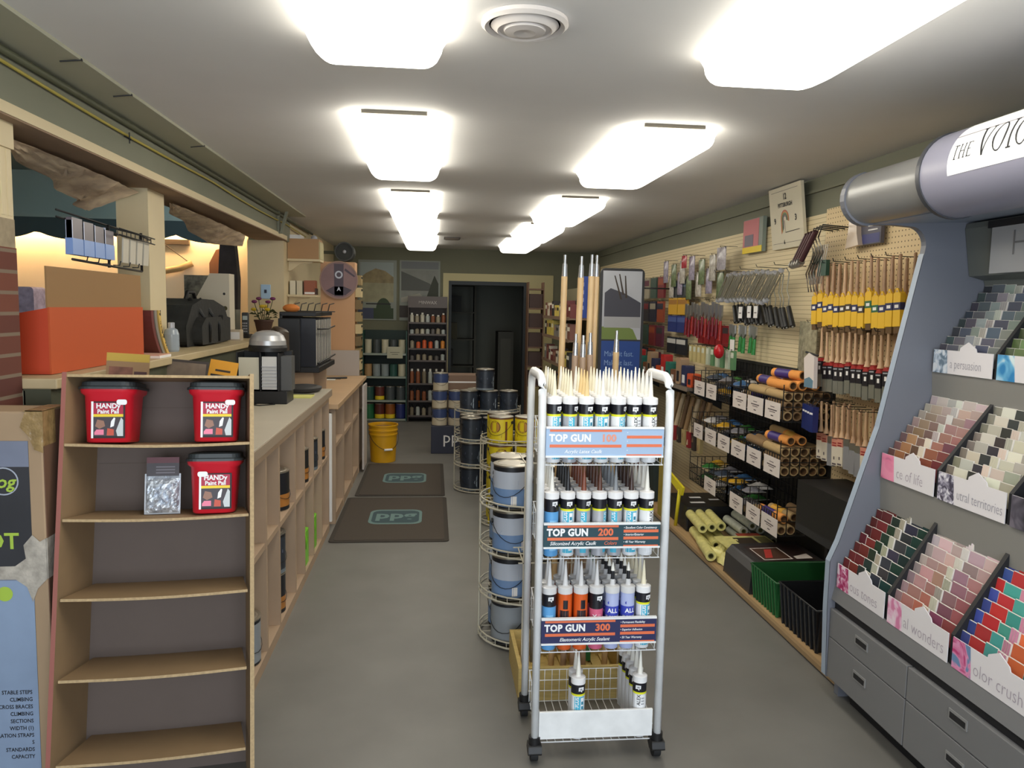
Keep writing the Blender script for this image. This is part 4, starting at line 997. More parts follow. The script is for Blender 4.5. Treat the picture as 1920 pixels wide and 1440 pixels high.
# wire rack of blue packets hanging on the middle pillar
m_wire = M('black_wire', (28, 26, 26), 0.5)
rk = thing('hanging_wire_rack', 'black wire rack hooked on the middle pillar holding blue and white packets', 'wire rack', (-1.37, 3.4, 1.6), world=True)
b = B()
for z in (1.80, 1.775): b.tube([(-1.35, 2.95, z + 0.02), (-1.35, 3.75, z)], 0.004, m_wire, 5); b.tube([(-1.288, 3.35, z - 0.005), (-1.288, 3.75, z - 0.015)], 0.003, m_wire, 5)
for y in (3.38, 3.74): b.tube([(-1.345, y, 1.81), (-1.345, y, 1.635)], 0.006, m_wire, 5)
for k in range(9): b.tube([(-1.30, 3.36 + k * 0.047, 1.765), (-1.30, 3.36 + k * 0.047, 1.79), (-1.35, 3.36 + k * 0.047, 1.80)], 0.0025, m_wire, 4)
b.tube([(-1.30, 2.95, 1.645), (-1.345, 3.74, 1.635)], 0.005, m_wire, 5); b.tube([(-1.35, 3.74, 1.80), (-1.40, 4.01, 1.80)], 0.005, m_wire, 5)
for k in range(6): b.tube([(-1.305, 3.02 + k * 0.1, 1.643), (-1.28, 3.02 + k * 0.1, 1.643), (-1.275, 3.02 + k * 0.1, 1.66)], 0.003, m_wire, 4)
obj('wire_frame', b, rk)
m_pkb = M('packet_blue', (132, 160, 214), 0.35); m_pkg = M('packet_grey_window', (104, 96, 104), 0.3); m_pkw = M('packet_white', (196, 190, 176), 0.5)
for i in range(4):
    y = 3.00 + i * 0.095; b = B(); b.box(-1.34, -1.32, y, y + 0.085, 1.665, 1.80 - i * 0.006, m_pkg); b.box(-1.345, -1.318, y - 0.001, y + 0.086, 1.665, 1.725, m_pkb); b.box(-1.342, -1.3195, y, y + 0.006, 1.665, 1.79, M('packet_clear_edge', (190, 200, 226), 0.2))
    one('blister_packet', b, 'blue and clear blister packet on the wire rack, %s from left' % ORD[i], 'packet', 'blue packets on the wire rack')
for i in range(4):
    y = 3.42 + i * 0.078; b = B(); vs = [(-1.30, y, 1.763), (-1.30, y + 0.06, 1.763), (-1.315, y + 0.085, 1.66), (-1.315, y + 0.025, 1.66)]; vs += [(p[0] - 0.006, p[1], p[2]) for p in vs]
    b.add(vs, [(0, 3, 2, 1), (4, 5, 6, 7), (0, 1, 5, 4), (2, 3, 7, 6), (1, 2, 6, 5), (3, 0, 4, 7)], m_pkw); one('white_packet', b, 'white card packet slanting on the wire rack, %s from left' % ORD[i], 'packet', 'white packets on the wire rack')
# switch plate, picture frames behind the counter
t = thing('switch_plate', 'white switch plate with blue rim on the end pillar', 'light switch', (-1.475, 6.99, 1.6), world=True)
b = B(); b.box(-1.517, -1.433, 6.988, 6.9995, 1.54, 1.665, M('switch_blue_white', (176, 206, 234), 0.3)); obj('plate', b, t, bev=0.003)
b = B(); b.box(-1.485, -1.465, 6.978, 6.988, 1.59, 1.62, M('switch_dark', (40, 44, 66), 0.4)); obj('toggle', b, t)
def leaning(name, label, cat, x0, x1, y, z0, z1, m, extra=None, tilt=0.05):
    b = B(); vs = [(x0, y, z0), (x1, y, z0), (x1, y + tilt, z1), (x0, y + tilt, z1)]; vs += [(p[0], p[1] + 0.012, p[2]) for p in vs]
    b.add(vs, [(0, 1, 2, 3), (7, 6, 5, 4), (3, 2, 6, 7), (1, 5, 6, 2), (0, 3, 7, 4), (0, 4, 5, 1)], m)
    def sub(u0, u1, v0, v1, mm):
        P = lambda u_, v_: (x0 + (x1 - x0) * u_, y + tilt * v_ - 0.0008, z0 + (z1 - z0) * v_)
        b.add([P(u0, v0), P(u1, v0), P(u1, v1), P(u0, v1)], [(0, 1, 2, 3)], mm)
    if extra: extra(sub)
    return one(name, b, label, cat)
# ================================================================ counters
m_top = M('counter_top_grey_beige', (176, 168, 152), 0.45, noise=0.04, scale=5); m_edge = M('counter_edge', (150, 134, 116), 0.6)
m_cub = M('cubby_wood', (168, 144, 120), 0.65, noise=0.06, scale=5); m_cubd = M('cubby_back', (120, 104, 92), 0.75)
XC = -0.68
ctr = thing('service_counter', 'long service counter with open pigeonhole front along the left side', 'counter', (-0.97, 3.95, 0), world=True)
b = B(); b.box(-1.275, XC + 0.015, 2.78, 5.12, 0.905, 0.95, m_top); b.box(XC + 0.015, XC + 0.018, 2.78, 5.12, 0.905, 0.946, m_edge); obj('worktop', b, ctr, bev=0.004)
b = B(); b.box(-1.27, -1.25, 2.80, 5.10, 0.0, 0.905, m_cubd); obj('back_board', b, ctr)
b = B(); b.box(-1.25, XC, 2.80, 5.10, 0.0, 0.05, m_cub); obj('plinth', b, ctr)
b = B(); b.box(-1.25, XC - 0.004, 2.80, 5.10, 0.49, 0.515, m_cub); obj('shelf', b, ctr)
b = B(); b.box(-1.25, XC, 2.80, 5.10, 0.87, 0.905, m_cub); obj('top_rail', b, ctr)
for y in (2.80, 3.18, 3.45, 3.85, 4.12, 4.43, 4.76, 5.075):
    b = B(); b.box(-1.25, XC, y, y + 0.022, 0.05, 0.87, m_cub); obj('divider', b, ctr)
c2 = thing('back_counter', 'lower wooden counter with open shelves beyond the service counter', 'counter', (-0.97, 6.3, 0), world=True)
b = B(); b.box(-1.29, -0.635, 5.22, 7.39, 0.80, 0.835, M('counter_wood_tan', (188, 156, 120), 0.5, noise=0.05, scale=4)); obj('worktop', b, c2, bev=0.003)
for y in (5.26, 5.75, 6.35, 6.9, 7.28):
    b = B(); b.box(-1.25, -0.66, y, y + 0.035, 0, 0.80, m_cub); obj('divider', b, c2)
b = B(); b.box(-1.25, -0.665, 5.295, 7.28, 0.52, 0.545, m_cub); obj('shelf', b, c2)
b = B(); b.box(-1.25, -0.665, 5.295, 7.28, 0.0, 0.06, m_cub); obj('plinth', b, c2)
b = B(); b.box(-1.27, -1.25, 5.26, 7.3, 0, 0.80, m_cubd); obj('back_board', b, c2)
b = B(); b.box(-0.634, -0.618, 6.95, 7.26, 0.02, 0.78, M('white_board', (196, 188, 184), 0.5)); one('leaning_board', b, 'white board leaning at the far end of the back counter', 'board')
b = B(); b.box(-1.285, -0.70, 7.36, 7.385, 0.8355, 1.075, M('backsplash_grey', (172, 162, 154), 0.5)); one('splash_board', b, 'pale grey splash board at the far end of the back counter', 'board')
m_colb = M('column_tan', (196, 152, 112), 0.6)
b = B(); b.box(-1.06, -0.745, 7.40, 7.62, 0, 1.90, m_colb); one('tan_cabinet_end', b, 'tall tan end panel behind the back counter carrying the round plaque', 'cabinet')
t = thing('wall_plaque', 'round pinkish brown plaque with dark crest on the tall tan end panel', 'plaque', (-0.889, 7.39, 1.73), world=True)
b = B(); b.cyl((-0.889, 7.399, 1.73), (-0.889, 7.372, 1.73), 0.175, M('plaque_mauve', (132, 104, 104), 0.5, noise=0.1, scale=8), 36); obj('disc', b, t)
b = B(); b.pipe((-0.889, 7.372, 1.73), (-0.889, 7.366, 1.73), 0.177, 0.166, M('plaque_rim', (150, 120, 104), 0.5), 36); obj('rim', b, t)
m_crest = M('plaque_crest_dark', (74, 62, 74), 0.5)
b = B()
def plq(p, m=m_crest): b.add([(-0.889 + x, 7.3715, 1.73 + z) for x, z in p], [tuple(range(len(p)))], m)
plq([(-0.04, -0.15), (0.04, -0.15), (0.045, 0.15), (-0.045, 0.15)]); plq([(-0.12, -0.10), (-0.05, -0.14), (0.06, -0.14), (0.12, -0.09), (0.05, -0.06), (-0.05, -0.06)])
b.pipe((-0.889, 7.3714, 1.78), (-0.889, 7.369, 1.78), 0.036, 0.022, m_tgrey, 18)
b.text('A', face((-0.889, 7.3695, 1.645), (1, 0, 0), (0, 0, 1)), 0.05, m_tgrey, bold=0.03)
plq([(0.05, 0.09), (0.14, 0.03), (0.15, 0.04), (0.06, 0.11)])
obj('crest', b, t)
# hanging strip on the aisle side of the tan panel
for i in range(9):
    z = 1.78 - i * 0.115; b = B(); m = M('clip_%d' % (i % 3), ((150, 128, 84), (196, 176, 132), (116, 96, 60))[i % 3], 0.6)
    b.box(-0.742, -0.690, 7.42, 7.60, z - 0.09, z, m); b.box(-0.689, -0.688, 7.45, 7.57, z - 0.03, z - 0.01, m_black)
    one('hanging_card', b, 'small carded item on the edge of the tan panel, %s from top' % ORD[i], 'packet', 'carded items down the tan panel')
# shelves and carton on the far left wall
b = B(); b.box(-1.318, -1.03, 7.15, 7.39, 1.885, 1.905, m_cream); sh1 = tag(obj('wall_shelf', B().box(-1.318, -1.03, 7.15, 7.39, 1.885, 1.905, m_cream)), 'cream wall shelf under the brown carton by the end pillar', 'shelf')
b = B(); b.prism([(-1.318, 1.80), (-1.318, 1.884), (-1.10, 1.884), (-1.12, 1.868), (-1.22, 1.86), (-1.30, 1.80)], 'y', 7.22, 7.24, m_cream); obj('bracket', b, sh1)
sh2 = tag(obj('wall_shelf', B().box(-1.318, -1.06, 7.15, 7.39, 1.565, 1.585, m_cream)), 'cream wall shelf with small boxes above the fan deck cabinet', 'shelf')
b = B(); b.prism([(-1.318, 1.48), (-1.318, 1.564), (-1.12, 1.564), (-1.14, 1.55), (-1.24, 1.54), (-1.30, 1.48)], 'y', 7.22, 7.24, m_cream); obj('bracket', b, sh2)
b = B(); b.box(-1.316, -1.04, 7.16, 7.38, 1.906, 2.085, M('carton_tan', (176, 138, 98), 0.7)); b.box(-1.04, -1.028, 7.16, 7.38, 1.906, 2.06, m_trimcream); one('carton', b, 'tan carton on the wall shelf beside the end pillar', 'carton')
b = B(); b.box(-1.31, -1.20, 7.18, 7.34, 2.086, 2.12, m_paper); one('paper_box', b, 'flat white box on top of the tan carton', 'box')
b = B(); b.sphere((-1.10, 7.28, 2.10), 0.03, m_tgrey, 10, 6); b.lathe([(0.04, 0), (0.035, 0.006)], m_tgrey, 12, (-1.10, 7.28, 2.0855)); one('small_bell', b, 'small grey bell shaped thing on the tan carton', 'ornament')
for i, (x, wd, h, col, nm) in enumerate(((-1.295, 0.05, 0.125, (214, 206, 184), 'white'), (-1.235, 0.05, 0.125, (206, 196, 170), 'cream'), (-1.17, 0.10, 0.13, (150, 84, 54), 'copper'), (-1.082, 0.02, 0.06, (56, 40, 34), 'brown'))):
    b = B(); b.box(x - 0.01, x - 0.01 + wd, 7.20, 7.32, 1.5855, 1.5855 + h, M('smallbox_' + nm, col, 0.45))
    if nm == 'copper': b.box(x - 0.005, x + 0.085, 7.1995, 7.2, 1.592, 1.61, m_paper)
    one('small_box', b, '%s small box on the wall shelf above the fan deck cabinet' % nm, 'box', 'small boxes on the wall shelf')
b = B(); b.cyl((-0.925, 8.15, 2.045), (-0.925, 8.32, 2.045), 0.098, M('fan_dark', (44, 46, 42), 0.6), 28)
t = thing('wall_fan', 'round dark fan high on the wall beyond the tan panel', 'fan', (-0.925, 8.2, 1.95), world=True)
obj('housing', b, t); b = B(); b.pipe((-0.925, 8.15, 2.045), (-0.925, 8.13, 2.045), 0.099, 0.085, M('fan_rim', (60, 62, 58), 0.5), 28); obj('rim', b, t)
b = B(); b.sphere((-0.925, 8.145, 2.045), 0.02, m_tgrey, 10, 6); obj('hub', b, t)
b = B(); b.box(-1.31, -0.84, 8.3, 8.34, 2.03, 2.06, m_conduit); obj('bracket', b, t)

# fan deck cabinet (black, silver strips) on the far end of the counters
fd = thing('fan_deck_cabinet', 'black cabinet of silver edged colour fan decks on the back counter', 'cabinet', (-0.91, 5.7, 0.835), world=True)
b = B(); b.box(-1.07, -0.925, 5.45, 5.50, 1.035, 1.40, m_black); b.box(-1.07, -0.80, 5.50, 6.35, 1.02, 1.06, m_black); b.box(-1.07, -1.05, 5.50, 6.35, 1.06, 1.43, m_black); b.box(-1.07, -0.82, 5.5, 6.35, 1.415, 1.445, m_black); obj('case', b, fd, bev=0.004)
b = B(); b.tube([(-0.80, 5.46, 1.33), (-0.79, 5.9, 1.32), (-0.80, 6.35, 1.33)], 0.006, m_black, 6); b.tube([(-0.80, 5.46, 1.09), (-0.80, 6.35, 1.10)], 0.008, m_black, 6); obj('retaining_bar', b, fd)
for y in (5.55, 6.2):
    b = B(); b.box(-1.05, -0.85, y, y + 0.04, 0.8355, 1.02, m_cub); obj('foot_block', b, fd)
for i in range(11):
    y = 5.52 + i * 0.074; b = B(); b.box(-1.04, -0.825, y, y + 0.05, 1.0615, 1.40, m_band); b.box(-0.825, -0.8235, y + 0.010, y + 0.040, 1.07, 1.39, M('fan_deck_silver', (190, 186, 176), 0.35))
    one('fan_deck', b, 'silver edged colour fan deck, %s from the front of the black cabinet' % ORD[i], 'fan deck', 'fan decks in the black cabinet')
b = B(); b.sphere((-1.0, 5.56, 1.47), 0.06, M('orange_cloth', (198, 116, 48), 0.8, bump=0.5, scale=30), 12, 8, (1.0, 0.7, 0.5)); one('orange_cloth', b, 'crumpled orange cloth on top of the black fan deck cabinet', 'cloth')
b = B()
for k in range(6): b.tube([(-1.03 + 0.05 * k, 5.8, 1.4455), (-1.02 + 0.05 * k, 5.82, 1.50), (-0.99 + 0.05 * k, 5.85, 1.51)], 0.004, m_wire, 5)
b.box(-1.04, -0.73, 5.78, 5.83, 1.4455, 1.452, m_wire); one('wire_hook_strip', b, 'black strip of wire hooks on the fan deck cabinet', 'hooks')

# counter-top things
po_ = thing('card_organiser', 'black desk organiser holding white cards on the service counter', 'organiser', (-0.94, 4.37, 0.95), world=True)
b = B(); b.box(-1.07, -0.80, 4.30, 4.50, 0.9505, 1.02, m_black); b.box(-1.07, -1.062, 4.30, 4.50, 1.02, 1.235, m_black); b.box(-0.945, -0.938, 4.30, 4.42, 1.02, 1.235, m_black); b.box(-0.85, -0.842, 4.30, 4.50, 1.02, 1.23, m_black); b.box(-1.07, -0.80, 4.46, 4.50, 1.02, 1.235, m_black); obj('case', b, po_, bev=0.003)
b = B(); b.box(-0.842, -0.785, 4.36, 4.46, 1.02, 1.21, M('organiser_grey', (84, 84, 84), 0.5)); obj('side_block', b, po_)
b = B(); b.box(-1.058, -0.95, 4.31, 4.316, 1.03, 1.205, M('card_ivory', (200, 196, 178), 0.6)); obj('card', b, po_)
b = B(); b.box(-0.934, -0.855, 4.308, 4.32, 1.03, 1.21, M('card_stack_white', (206, 206, 204), 0.6))
for k in range(7): b.box(-0.936, -0.853, 4.302 + 0.0 * k, 4.3085, 1.045 + k * 0.018, 1.049 + k * 0.018, m_tgrey)
obj('card', b, po_)
dm = thing('desk_dome', 'silver dome on the black desk organiser', 'dome', (-0.92, 4.40, 1.236))
b = B(); b.lathe([(0.105, 0.0), (0.105, 0.02), (0.10, 0.035)], m_black, 24); obj('base', b, dm)
b = B(); b.lathe([(0.1, 0.035), (0.098, 0.06), (0.085, 0.088), (0.06, 0.106), (0.03, 0.114), (0.0, 0.116)], M('dome_silver', (176, 176, 178), 0.3, metal=0.4), 24); obj('dome', b, dm)
ds = thing('desk_lamp', 'dark slanting desk lamp behind the card organiser', 'lamp', (-1.0, 4.9, 0.95), world=True)
m_lampd = M('lamp_bronze', (60, 48, 36), 0.5)
b = B(); b.lathe([(0.07, 0), (0.07, 0.015), (0.012, 0.02), (0.012, 0.3)], m_lampd, 16, (-1.02, 4.92, 0.9505)); obj('stand', b, ds)
b = B(); b.lathe([(0.10, 0), (0.05, 0.13), (0.03, 0.14)], m_lampd, 16, T=Matrix.Translation((-0.98, 4.86, 1.22)) @ Matrix.Rotation(0.35, 4, 'Y')); obj('lamp_shade', b, ds)
b = B(); b.lathe([(0.10, 0.0), (0.115, 0.012), (0.12, 0.03), (0.09, 0.04), (0.0, 0.05)], M('dark_disc', (40, 40, 42), 0.5), 24, T=Matrix.Translation((-0.825, 4.96, 0.9505)) @ Matrix.Diagonal((1, 1.3, 0.9, 1)))
b.box(-0.86, -0.8, 4.82, 4.86, 0.951, 0.96, m_black); one('desk_pad_dish', b, 'low black rounded dish on the service counter', 'dish')
b = B(); b.box(-0.885, -0.715, 4.58, 4.72, 0.9505, 0.96, M('legal_pad_yellow', (206, 204, 120), 0.7)); b.box(-0.885, -0.715, 4.69, 4.72, 0.96, 0.963, M('pad_binding', (60, 60, 50), 0.6)); one('note_pad', b, 'yellow note pad on the service counter edge', 'note pad')
b = B(); b.tube([(-0.92, 4.32, 0.953), (-0.86, 4.27, 0.953), (-0.93, 4.22, 0.953), (-1.0, 4.26, 0.953), (-0.96, 4.29, 0.953)], 0.003, m_black, 6); one('loose_cable', b, 'thin black cable looped by the card organiser', 'cable')
b = B(); b.box(-1.02, -0.83, 7.0, 7.03, 0.8355, 0.842, m_black); b.cyl((-0.95, 6.98, 0.845), (-0.78, 7.05, 0.845), 0.008, m_black, 8); b.box(-1.03, -0.87, 6.9, 6.97, 0.8355, 0.84, m_paper); one('paint_stick', b, 'black stick and slip of paper on the back counter', 'stick')
def card_art(sub):
    sub(0.0, 1.0, 0.78, 1.0, M('card_yellow_head', (196, 164, 60), 0.5)); sub(0.05, 0.95, 0.04, 0.74, M('card_brown_scene', (122, 82, 70), 0.6, noise=0.4, scale=25)); sub(0.55, 0.95, 0.05, 0.6, M('card_dark_scene', (84, 54, 56), 0.6))
b = B(); b.prism([(0, 0), (0.145, 0), (0.145, 0.225), (0, 0.225)], 'y', -0.004, 0.004, M('card_border', (160, 128, 92), 0.6))
for (x0, x1, z0, z1, m) in ((0, 0.145, 0.195, 0.225, M('card_yellow_head', (200, 168, 60), 0.5)), (0.01, 0.09, 0.005, 0.175, M('card_brown_scene', (130, 86, 70), 0.6, noise=0.4, scale=25)), (0.095, 0.138, 0.005, 0.16, M('card_dark_scene', (84, 54, 56), 0.6))):
    b.box(x0, x1, -0.005, -0.004, z0, z1, m)
o = one('picture_card', b, 'brown picture card with yellow heading standing on the dark trays below the orange box', 'card'); o.location = (-1.13, 2.94, 1.082); o.rotation_euler = (-0.1, 0.06, 0.15)
b = B(); b.box(0, 0.13, -0.004, 0.004, 0, 0.19, M('book_amber', (226, 160, 40), 0.5)); b.box(0.012, 0.118, -0.0048, -0.004, 0.11, 0.12, m_band); b.box(0.03, 0.1, -0.0048, -0.004, 0.135, 0.145, m_lampd)
b.add([(x, -0.005, z) for x, z in arc(0.07, 0.03, 0.035, 0, PI, 14)], [tuple(range(15))], m_lampd); b.add([(x, -0.0054, z) for x, z in arc(0.07, 0.03, 0.018, 0, PI, 12)], [tuple(range(13))], M('book_amber', (226, 160, 40), 0.5))
o = one('yellow_booklet', b, 'amber yellow booklet with brown arch leaning behind the service counter', 'booklet'); o.location = (-1.035, 3.80, 1.035); o.rotation_euler = (-0.25, 0.16, 0.05)
fr = thing('framed_picture', 'dark framed picture leaning beside the amber booklet', 'picture', (-1.19, 3.74, 1.03), rot=(-0.2, 0.1, 0.2))
b = B(); b.box(-0.11, 0.11, 0, 0.012, 0, 0.20, M('frame_dark_wood', (54, 44, 38), 0.5)); obj('frame', b, fr); b = B(); b.box(-0.10, 0.10, -0.001, 0, 0.012, 0.188, M('picture_dim', (112, 96, 80), 0.5, noise=0.3, scale=14)); obj('picture_print', b, fr)
# things that hold the leaning cards up: long document bins along the low wall
b = B(); b.box(-1.27, -1.02, 3.24, 3.62, 0.951, 1.09, m_ledgeunder); one('document_bin', b, 'dark green wooden bin below the ledge at the near end', 'bin')
b = B(); b.box(-1.27, -1.02, 3.7, 3.92, 0.951, 1.0, m_ledgeunder); one('document_bin', b, 'dark green low box under the amber booklet', 'bin')

# ---- paint cans
m_tin = M('tin_rim', (178, 172, 160), 0.3, metal=0.85); m_tinl = M('tin_lid', (196, 190, 176), 0.3, metal=0.8); m_blackp = M('black_plastic_can', (26, 28, 34), 0.45)
CANS = {
 'blue': dict(d='pale blue and grey', r=0.083, h=0.192, b=[m_blackp, M('can_blue', (112, 142, 184), 0.4), M('can_pale', (182, 190, 204), 0.4), m_blackp], z=(0.012, 0.09, 0.165)),
 'grey': dict(d='plain grey', r=0.083, h=0.192, b=[m_blackp, M('can_grey', (140, 146, 152), 0.4), M('can_grey', (140, 146, 152), 0.4), m_blackp], z=(0.012, 0.09, 0.172)),
 'yellow': dict(d='bright yellow', r=0.083, h=0.180, b=[M('can_yellow', (218, 196, 36), 0.4)] * 3 + [M('can_brown', (112, 66, 36), 0.45)], z=(0.012, 0.09, 0.164)),
 'dark': dict(d='dark navy', r=0.083, h=0.192, b=[M('can_slate', (112, 122, 130), 0.4), M('can_navy', (42, 49, 60), 0.4), M('can_navy', (42, 49, 60), 0.4), m_blackp], z=(0.02, 0.07, 0.172)),
 'white': dict(d='blue and cream', r=0.078, h=0.178, b=[M('can_cream', (196, 184, 160), 0.45), M('can_cream', (196, 184, 160), 0.45), M('can_blue_band', (58, 72, 112), 0.4), M('can_blue_band', (58, 72, 112), 0.4)], z=(0.02, 0.08, 0.165)),
 'brown': dict(d='black and amber', r=0.078, h=0.19, b=[m_blackp, M('can_amber', (170, 112, 52), 0.4), m_blackp, m_blackp], z=(0.02, 0.08, 0.165)),
}
_CP = {}
def can(kind, x, y, z, rz, label, group, sc=1.0):
    if kind not in _CP:
        k = CANS[kind]; r = k['r']; h = k['h']; t = thing('paint_can', label, 'paint can', (x, y, z), rz, group)
        b = B(); b.lathe([(r - 0.002, 0), (r, 0.003), (r, k['z'][0]), (r, k['z'][1]), (r, k['z'][2]), (r, h - 0.008), (r + 0.002, h - 0.006), (r + 0.002, h - 0.001), (r - 0.006, h)], m_tin, 22, bands=[m_tin] + k['b'] + [m_tin] * 3)
        if kind == 'yellow':
            def cp(pts, m, lift=0.0006):
                rr = r + lift; b.add([(rr * math.cos(a / rr - PI / 2), rr * math.sin(a / rr - PI / 2), zz) for a, zz in pts], [tuple(range(len(pts)))], m)
            mb = M('can_brown', (112, 66, 36), 0.45)
            cp(arc(-0.005, 0.112, 0.042, 0, 2 * PI, 18)[:-1], mb); cp(arc(-0.005, 0.112, 0.036, 0, 2 * PI, 18)[:-1], M('can_gold', (176, 128, 52), 0.4), 0.001); cp([(-0.04, 0.1), (0.03, 0.1), (0.03, 0.12), (-0.04, 0.12)], mb, 0.0014)
            cp([(-0.045, 0.04), (0.045, 0.04), (0.045, 0.058), (-0.045, 0.058)], M('can_maroon', (122, 52, 36), 0.45)); cp([(0.07, 0.02), (0.085, 0.02), (0.085, 0.15), (0.07, 0.15)], mb)
        if kind in ('blue', 'dark'):
            def cp(pts, m, lift=0.0006):
                rr = r + lift; b.add([(rr * math.cos(a / rr - PI / 2), rr * math.sin(a / rr - PI / 2), zz) for a, zz in pts], [tuple(range(len(pts)))], m)
            if kind == 'blue': cp([(-0.075, 0.09), (0.06, 0.09), (0.06, 0.13), (-0.06, 0.11)], M('can_mid', (140, 160, 190), 0.4)); cp([(0.03, 0.02), (0.055, 0.02), (0.055, 0.06), (0.03, 0.06)], m_paper)
            else: cp([(-0.02, 0.03), (0.075, 0.03), (0.075, 0.13), (0.045, 0.07)], M('can_steel_blue', (150, 164, 176), 0.4)); cp([(-0.06, 0.1), (0.0, 0.1), (0.0, 0.115), (-0.06, 0.115)], M('can_print_grey', (96, 100, 120), 0.4))
        obj('body', b, t)
        b = B(); b.lathe([(r - 0.008, h - 0.004), (r - 0.012, h + 0.001), (r - 0.02, h + 0.002), (r - 0.024, h - 0.003), (0, h - 0.002)][::-1], m_tinl, 22); obj('lid', b, t)
        b = B(); b.tube([((r + 0.003) * math.cos(a), (r + 0.004) * math.sin(a), 0.14 - 0.09 * math.sin((a + PI) / PI * PI) if False else 0.14 - 0.085 * math.cos(a + PI / 2)) for a in [-PI + PI * i / 12 for i in range(13)]], 0.0015, m_wire, 4); obj('bail_handle', b, t)
        for s in (-1, 1):
            b = B(); b.cyl((s * (r - 0.001), 0, 0.14), (s * (r + 0.006), 0, 0.14), 0.011, m_blackp, 10); obj('handle_ear', b, t)
        _CP[kind] = t; return t
    return dup(_CP[kind], (x, y, z), rz, label, group)
# cans and jugs in the pigeonholes of the counter
for (kind, x, y, z, lab) in (('brown', -0.766, 3.735, 0.5155, 'black and amber can on the upper pigeonhole shelf, third bay from the near end'), ('grey', -0.770, 3.085, 0.0505, 'grey can on the bottom of the pigeonhole nearest the cardboard shelf'),
                             ('brown', -0.766, 3.62, 0.0505, 'black and amber can at the bottom of the third pigeonhole bay'), ('dark', -0.770, 3.62, 0.2425, 'dark can standing on the amber can in the third pigeonhole bay'),
                             ('brown', -0.766, 4.31, 0.5155, 'black and amber can on the upper shelf, fifth pigeonhole bay'), ('dark', -0.770, 4.64, 0.5155, 'dark can on the upper shelf, sixth pigeonhole bay'), ('brown', -0.766, 4.96, 0.5155, 'black and amber can on the upper shelf, last pigeonhole bay')):
    can(kind, x, y, z, 1.2, lab, 'cans in the counter pigeonholes')
m_jug = M('lime_green_plastic', (118, 196, 44), 0.35)
for i, (y, z) in enumerate(((4.30, 0.0505), (4.60, 0.0505))):
    t = thing('plastic_jug', 'lime green plastic jug at the bottom of the pigeonholes, %s one' % ('nearer', 'farther')[i], 'jug', (-0.755, y, z), group='green jugs in the counter')
    b = B(); b.prism(rrect(-0.06, 0.06, -0.07, 0.07, 0.03, 4), 'z', 0, 0.19, m_jug); b.lathe([(0.055, 0.19), (0.03, 0.24), (0.022, 0.25)], m_jug, 16); obj('jug_body', b, t, bev=0.01)
    b = B(); b.lathe([(0.025, 0.25), (0.025, 0.275), (0.02, 0.278)], M('cap_green', (90, 160, 40), 0.4), 14); obj('cap', b, t)
    b = B(); b.tube([(0.0, -0.03, 0.235), (0.045, -0.055, 0.225), (0.06, -0.06, 0.15), (0.055, -0.055, 0.1)], 0.01, m_jug, 6); obj('handle', b, t)
for i, (y, col, h) in enumerate(((5.42, (214, 196, 160), 0.12), (5.52, (190, 170, 130), 0.09), (5.62, (206, 190, 158), 0.14))):
    b = B(); b.lathe([(0.03, 0), (0.032, 0.01), (0.03, h), (0.012, h + 0.01)], M('bottle_%d' % i, col, 0.4), 12, (-0.75, y, 0.5455)); one('small_bottle', b, 'small cream bottle on the back counter shelf, %s from the front' % ORD[i], 'bottle', 'bottles on the back counter shelf')
b = B(); b.box(-0.75, -0.67, 5.14, 5.17, 0.05, 0.78, m_paper); b.box(-1.1, -0.68, 5.172, 5.21, 0.05, 0.78, m_navybin); one('binder', b, 'white edged navy binder between the two counters', 'binder')
for i, (y, col) in enumerate(((5.5, (88, 92, 84)), (5.9, (120, 116, 104)), (6.55, (72, 76, 72)))):
    b = B(); b.sphere((-0.87, y + 0.03, 0.215), 0.135, M('bagged_%d' % i, col, 0.3, noise=0.4, scale=30, bump=0.8), 14, 10, (0.9, 0.75, 1.0)); one('plastic_bundle', b, 'grey plastic wrapped bundle under the back counter, %s from the front' % ORD[i], 'bundle', 'bundles under the back counter')

# yellow bucket
bk = thing('plastic_bucket', 'yellow five gallon bucket standing on the floor by the back counter', 'bucket', (-0.48, 7.46, 0), rz=0.4)
m_by = M('bucket_yellow', (212, 158, 22), 0.4)
b = B(); b.lathe([(0.118, 0), (0.12, 0.004), (0.132, 0.26), (0.14, 0.262), (0.14, 0.275), (0.134, 0.278), (0.135, 0.30), (0.142, 0.302), (0.142, 0.314), (0.136, 0.318), (0.137, 0.345), (0.144, 0.348), (0.144, 0.362), (0.134, 0.362), (0.128, 0.26), (0.114, 0.01), (0, 0.01)], m_by, 28); obj('bucket_body', b, bk)
b = B(); b.tube([(0.146 * math.cos(a), 0.148 * math.sin(a), 0.29 + 0.16 * math.sin(a)) for a in [-PI + PI * i / 16 for i in range(17)]], 0.003, M('bail_wire', (70, 60, 40), 0.4, metal=0.7), 5); hd = obj('bail_handle', b, bk)
b = B(); b.cyl((-0.04, -0.147, 0.132), (0.04, -0.147, 0.132), 0.011, m_paper, 10); obj('grip', b, hd)
b = B(); b.lathe([(0.0, 0.33), (0.12, 0.335)], M('bucket_contents', (120, 84, 40), 0.8, noise=0.5, scale=40), 20); obj('contents', b, bk)

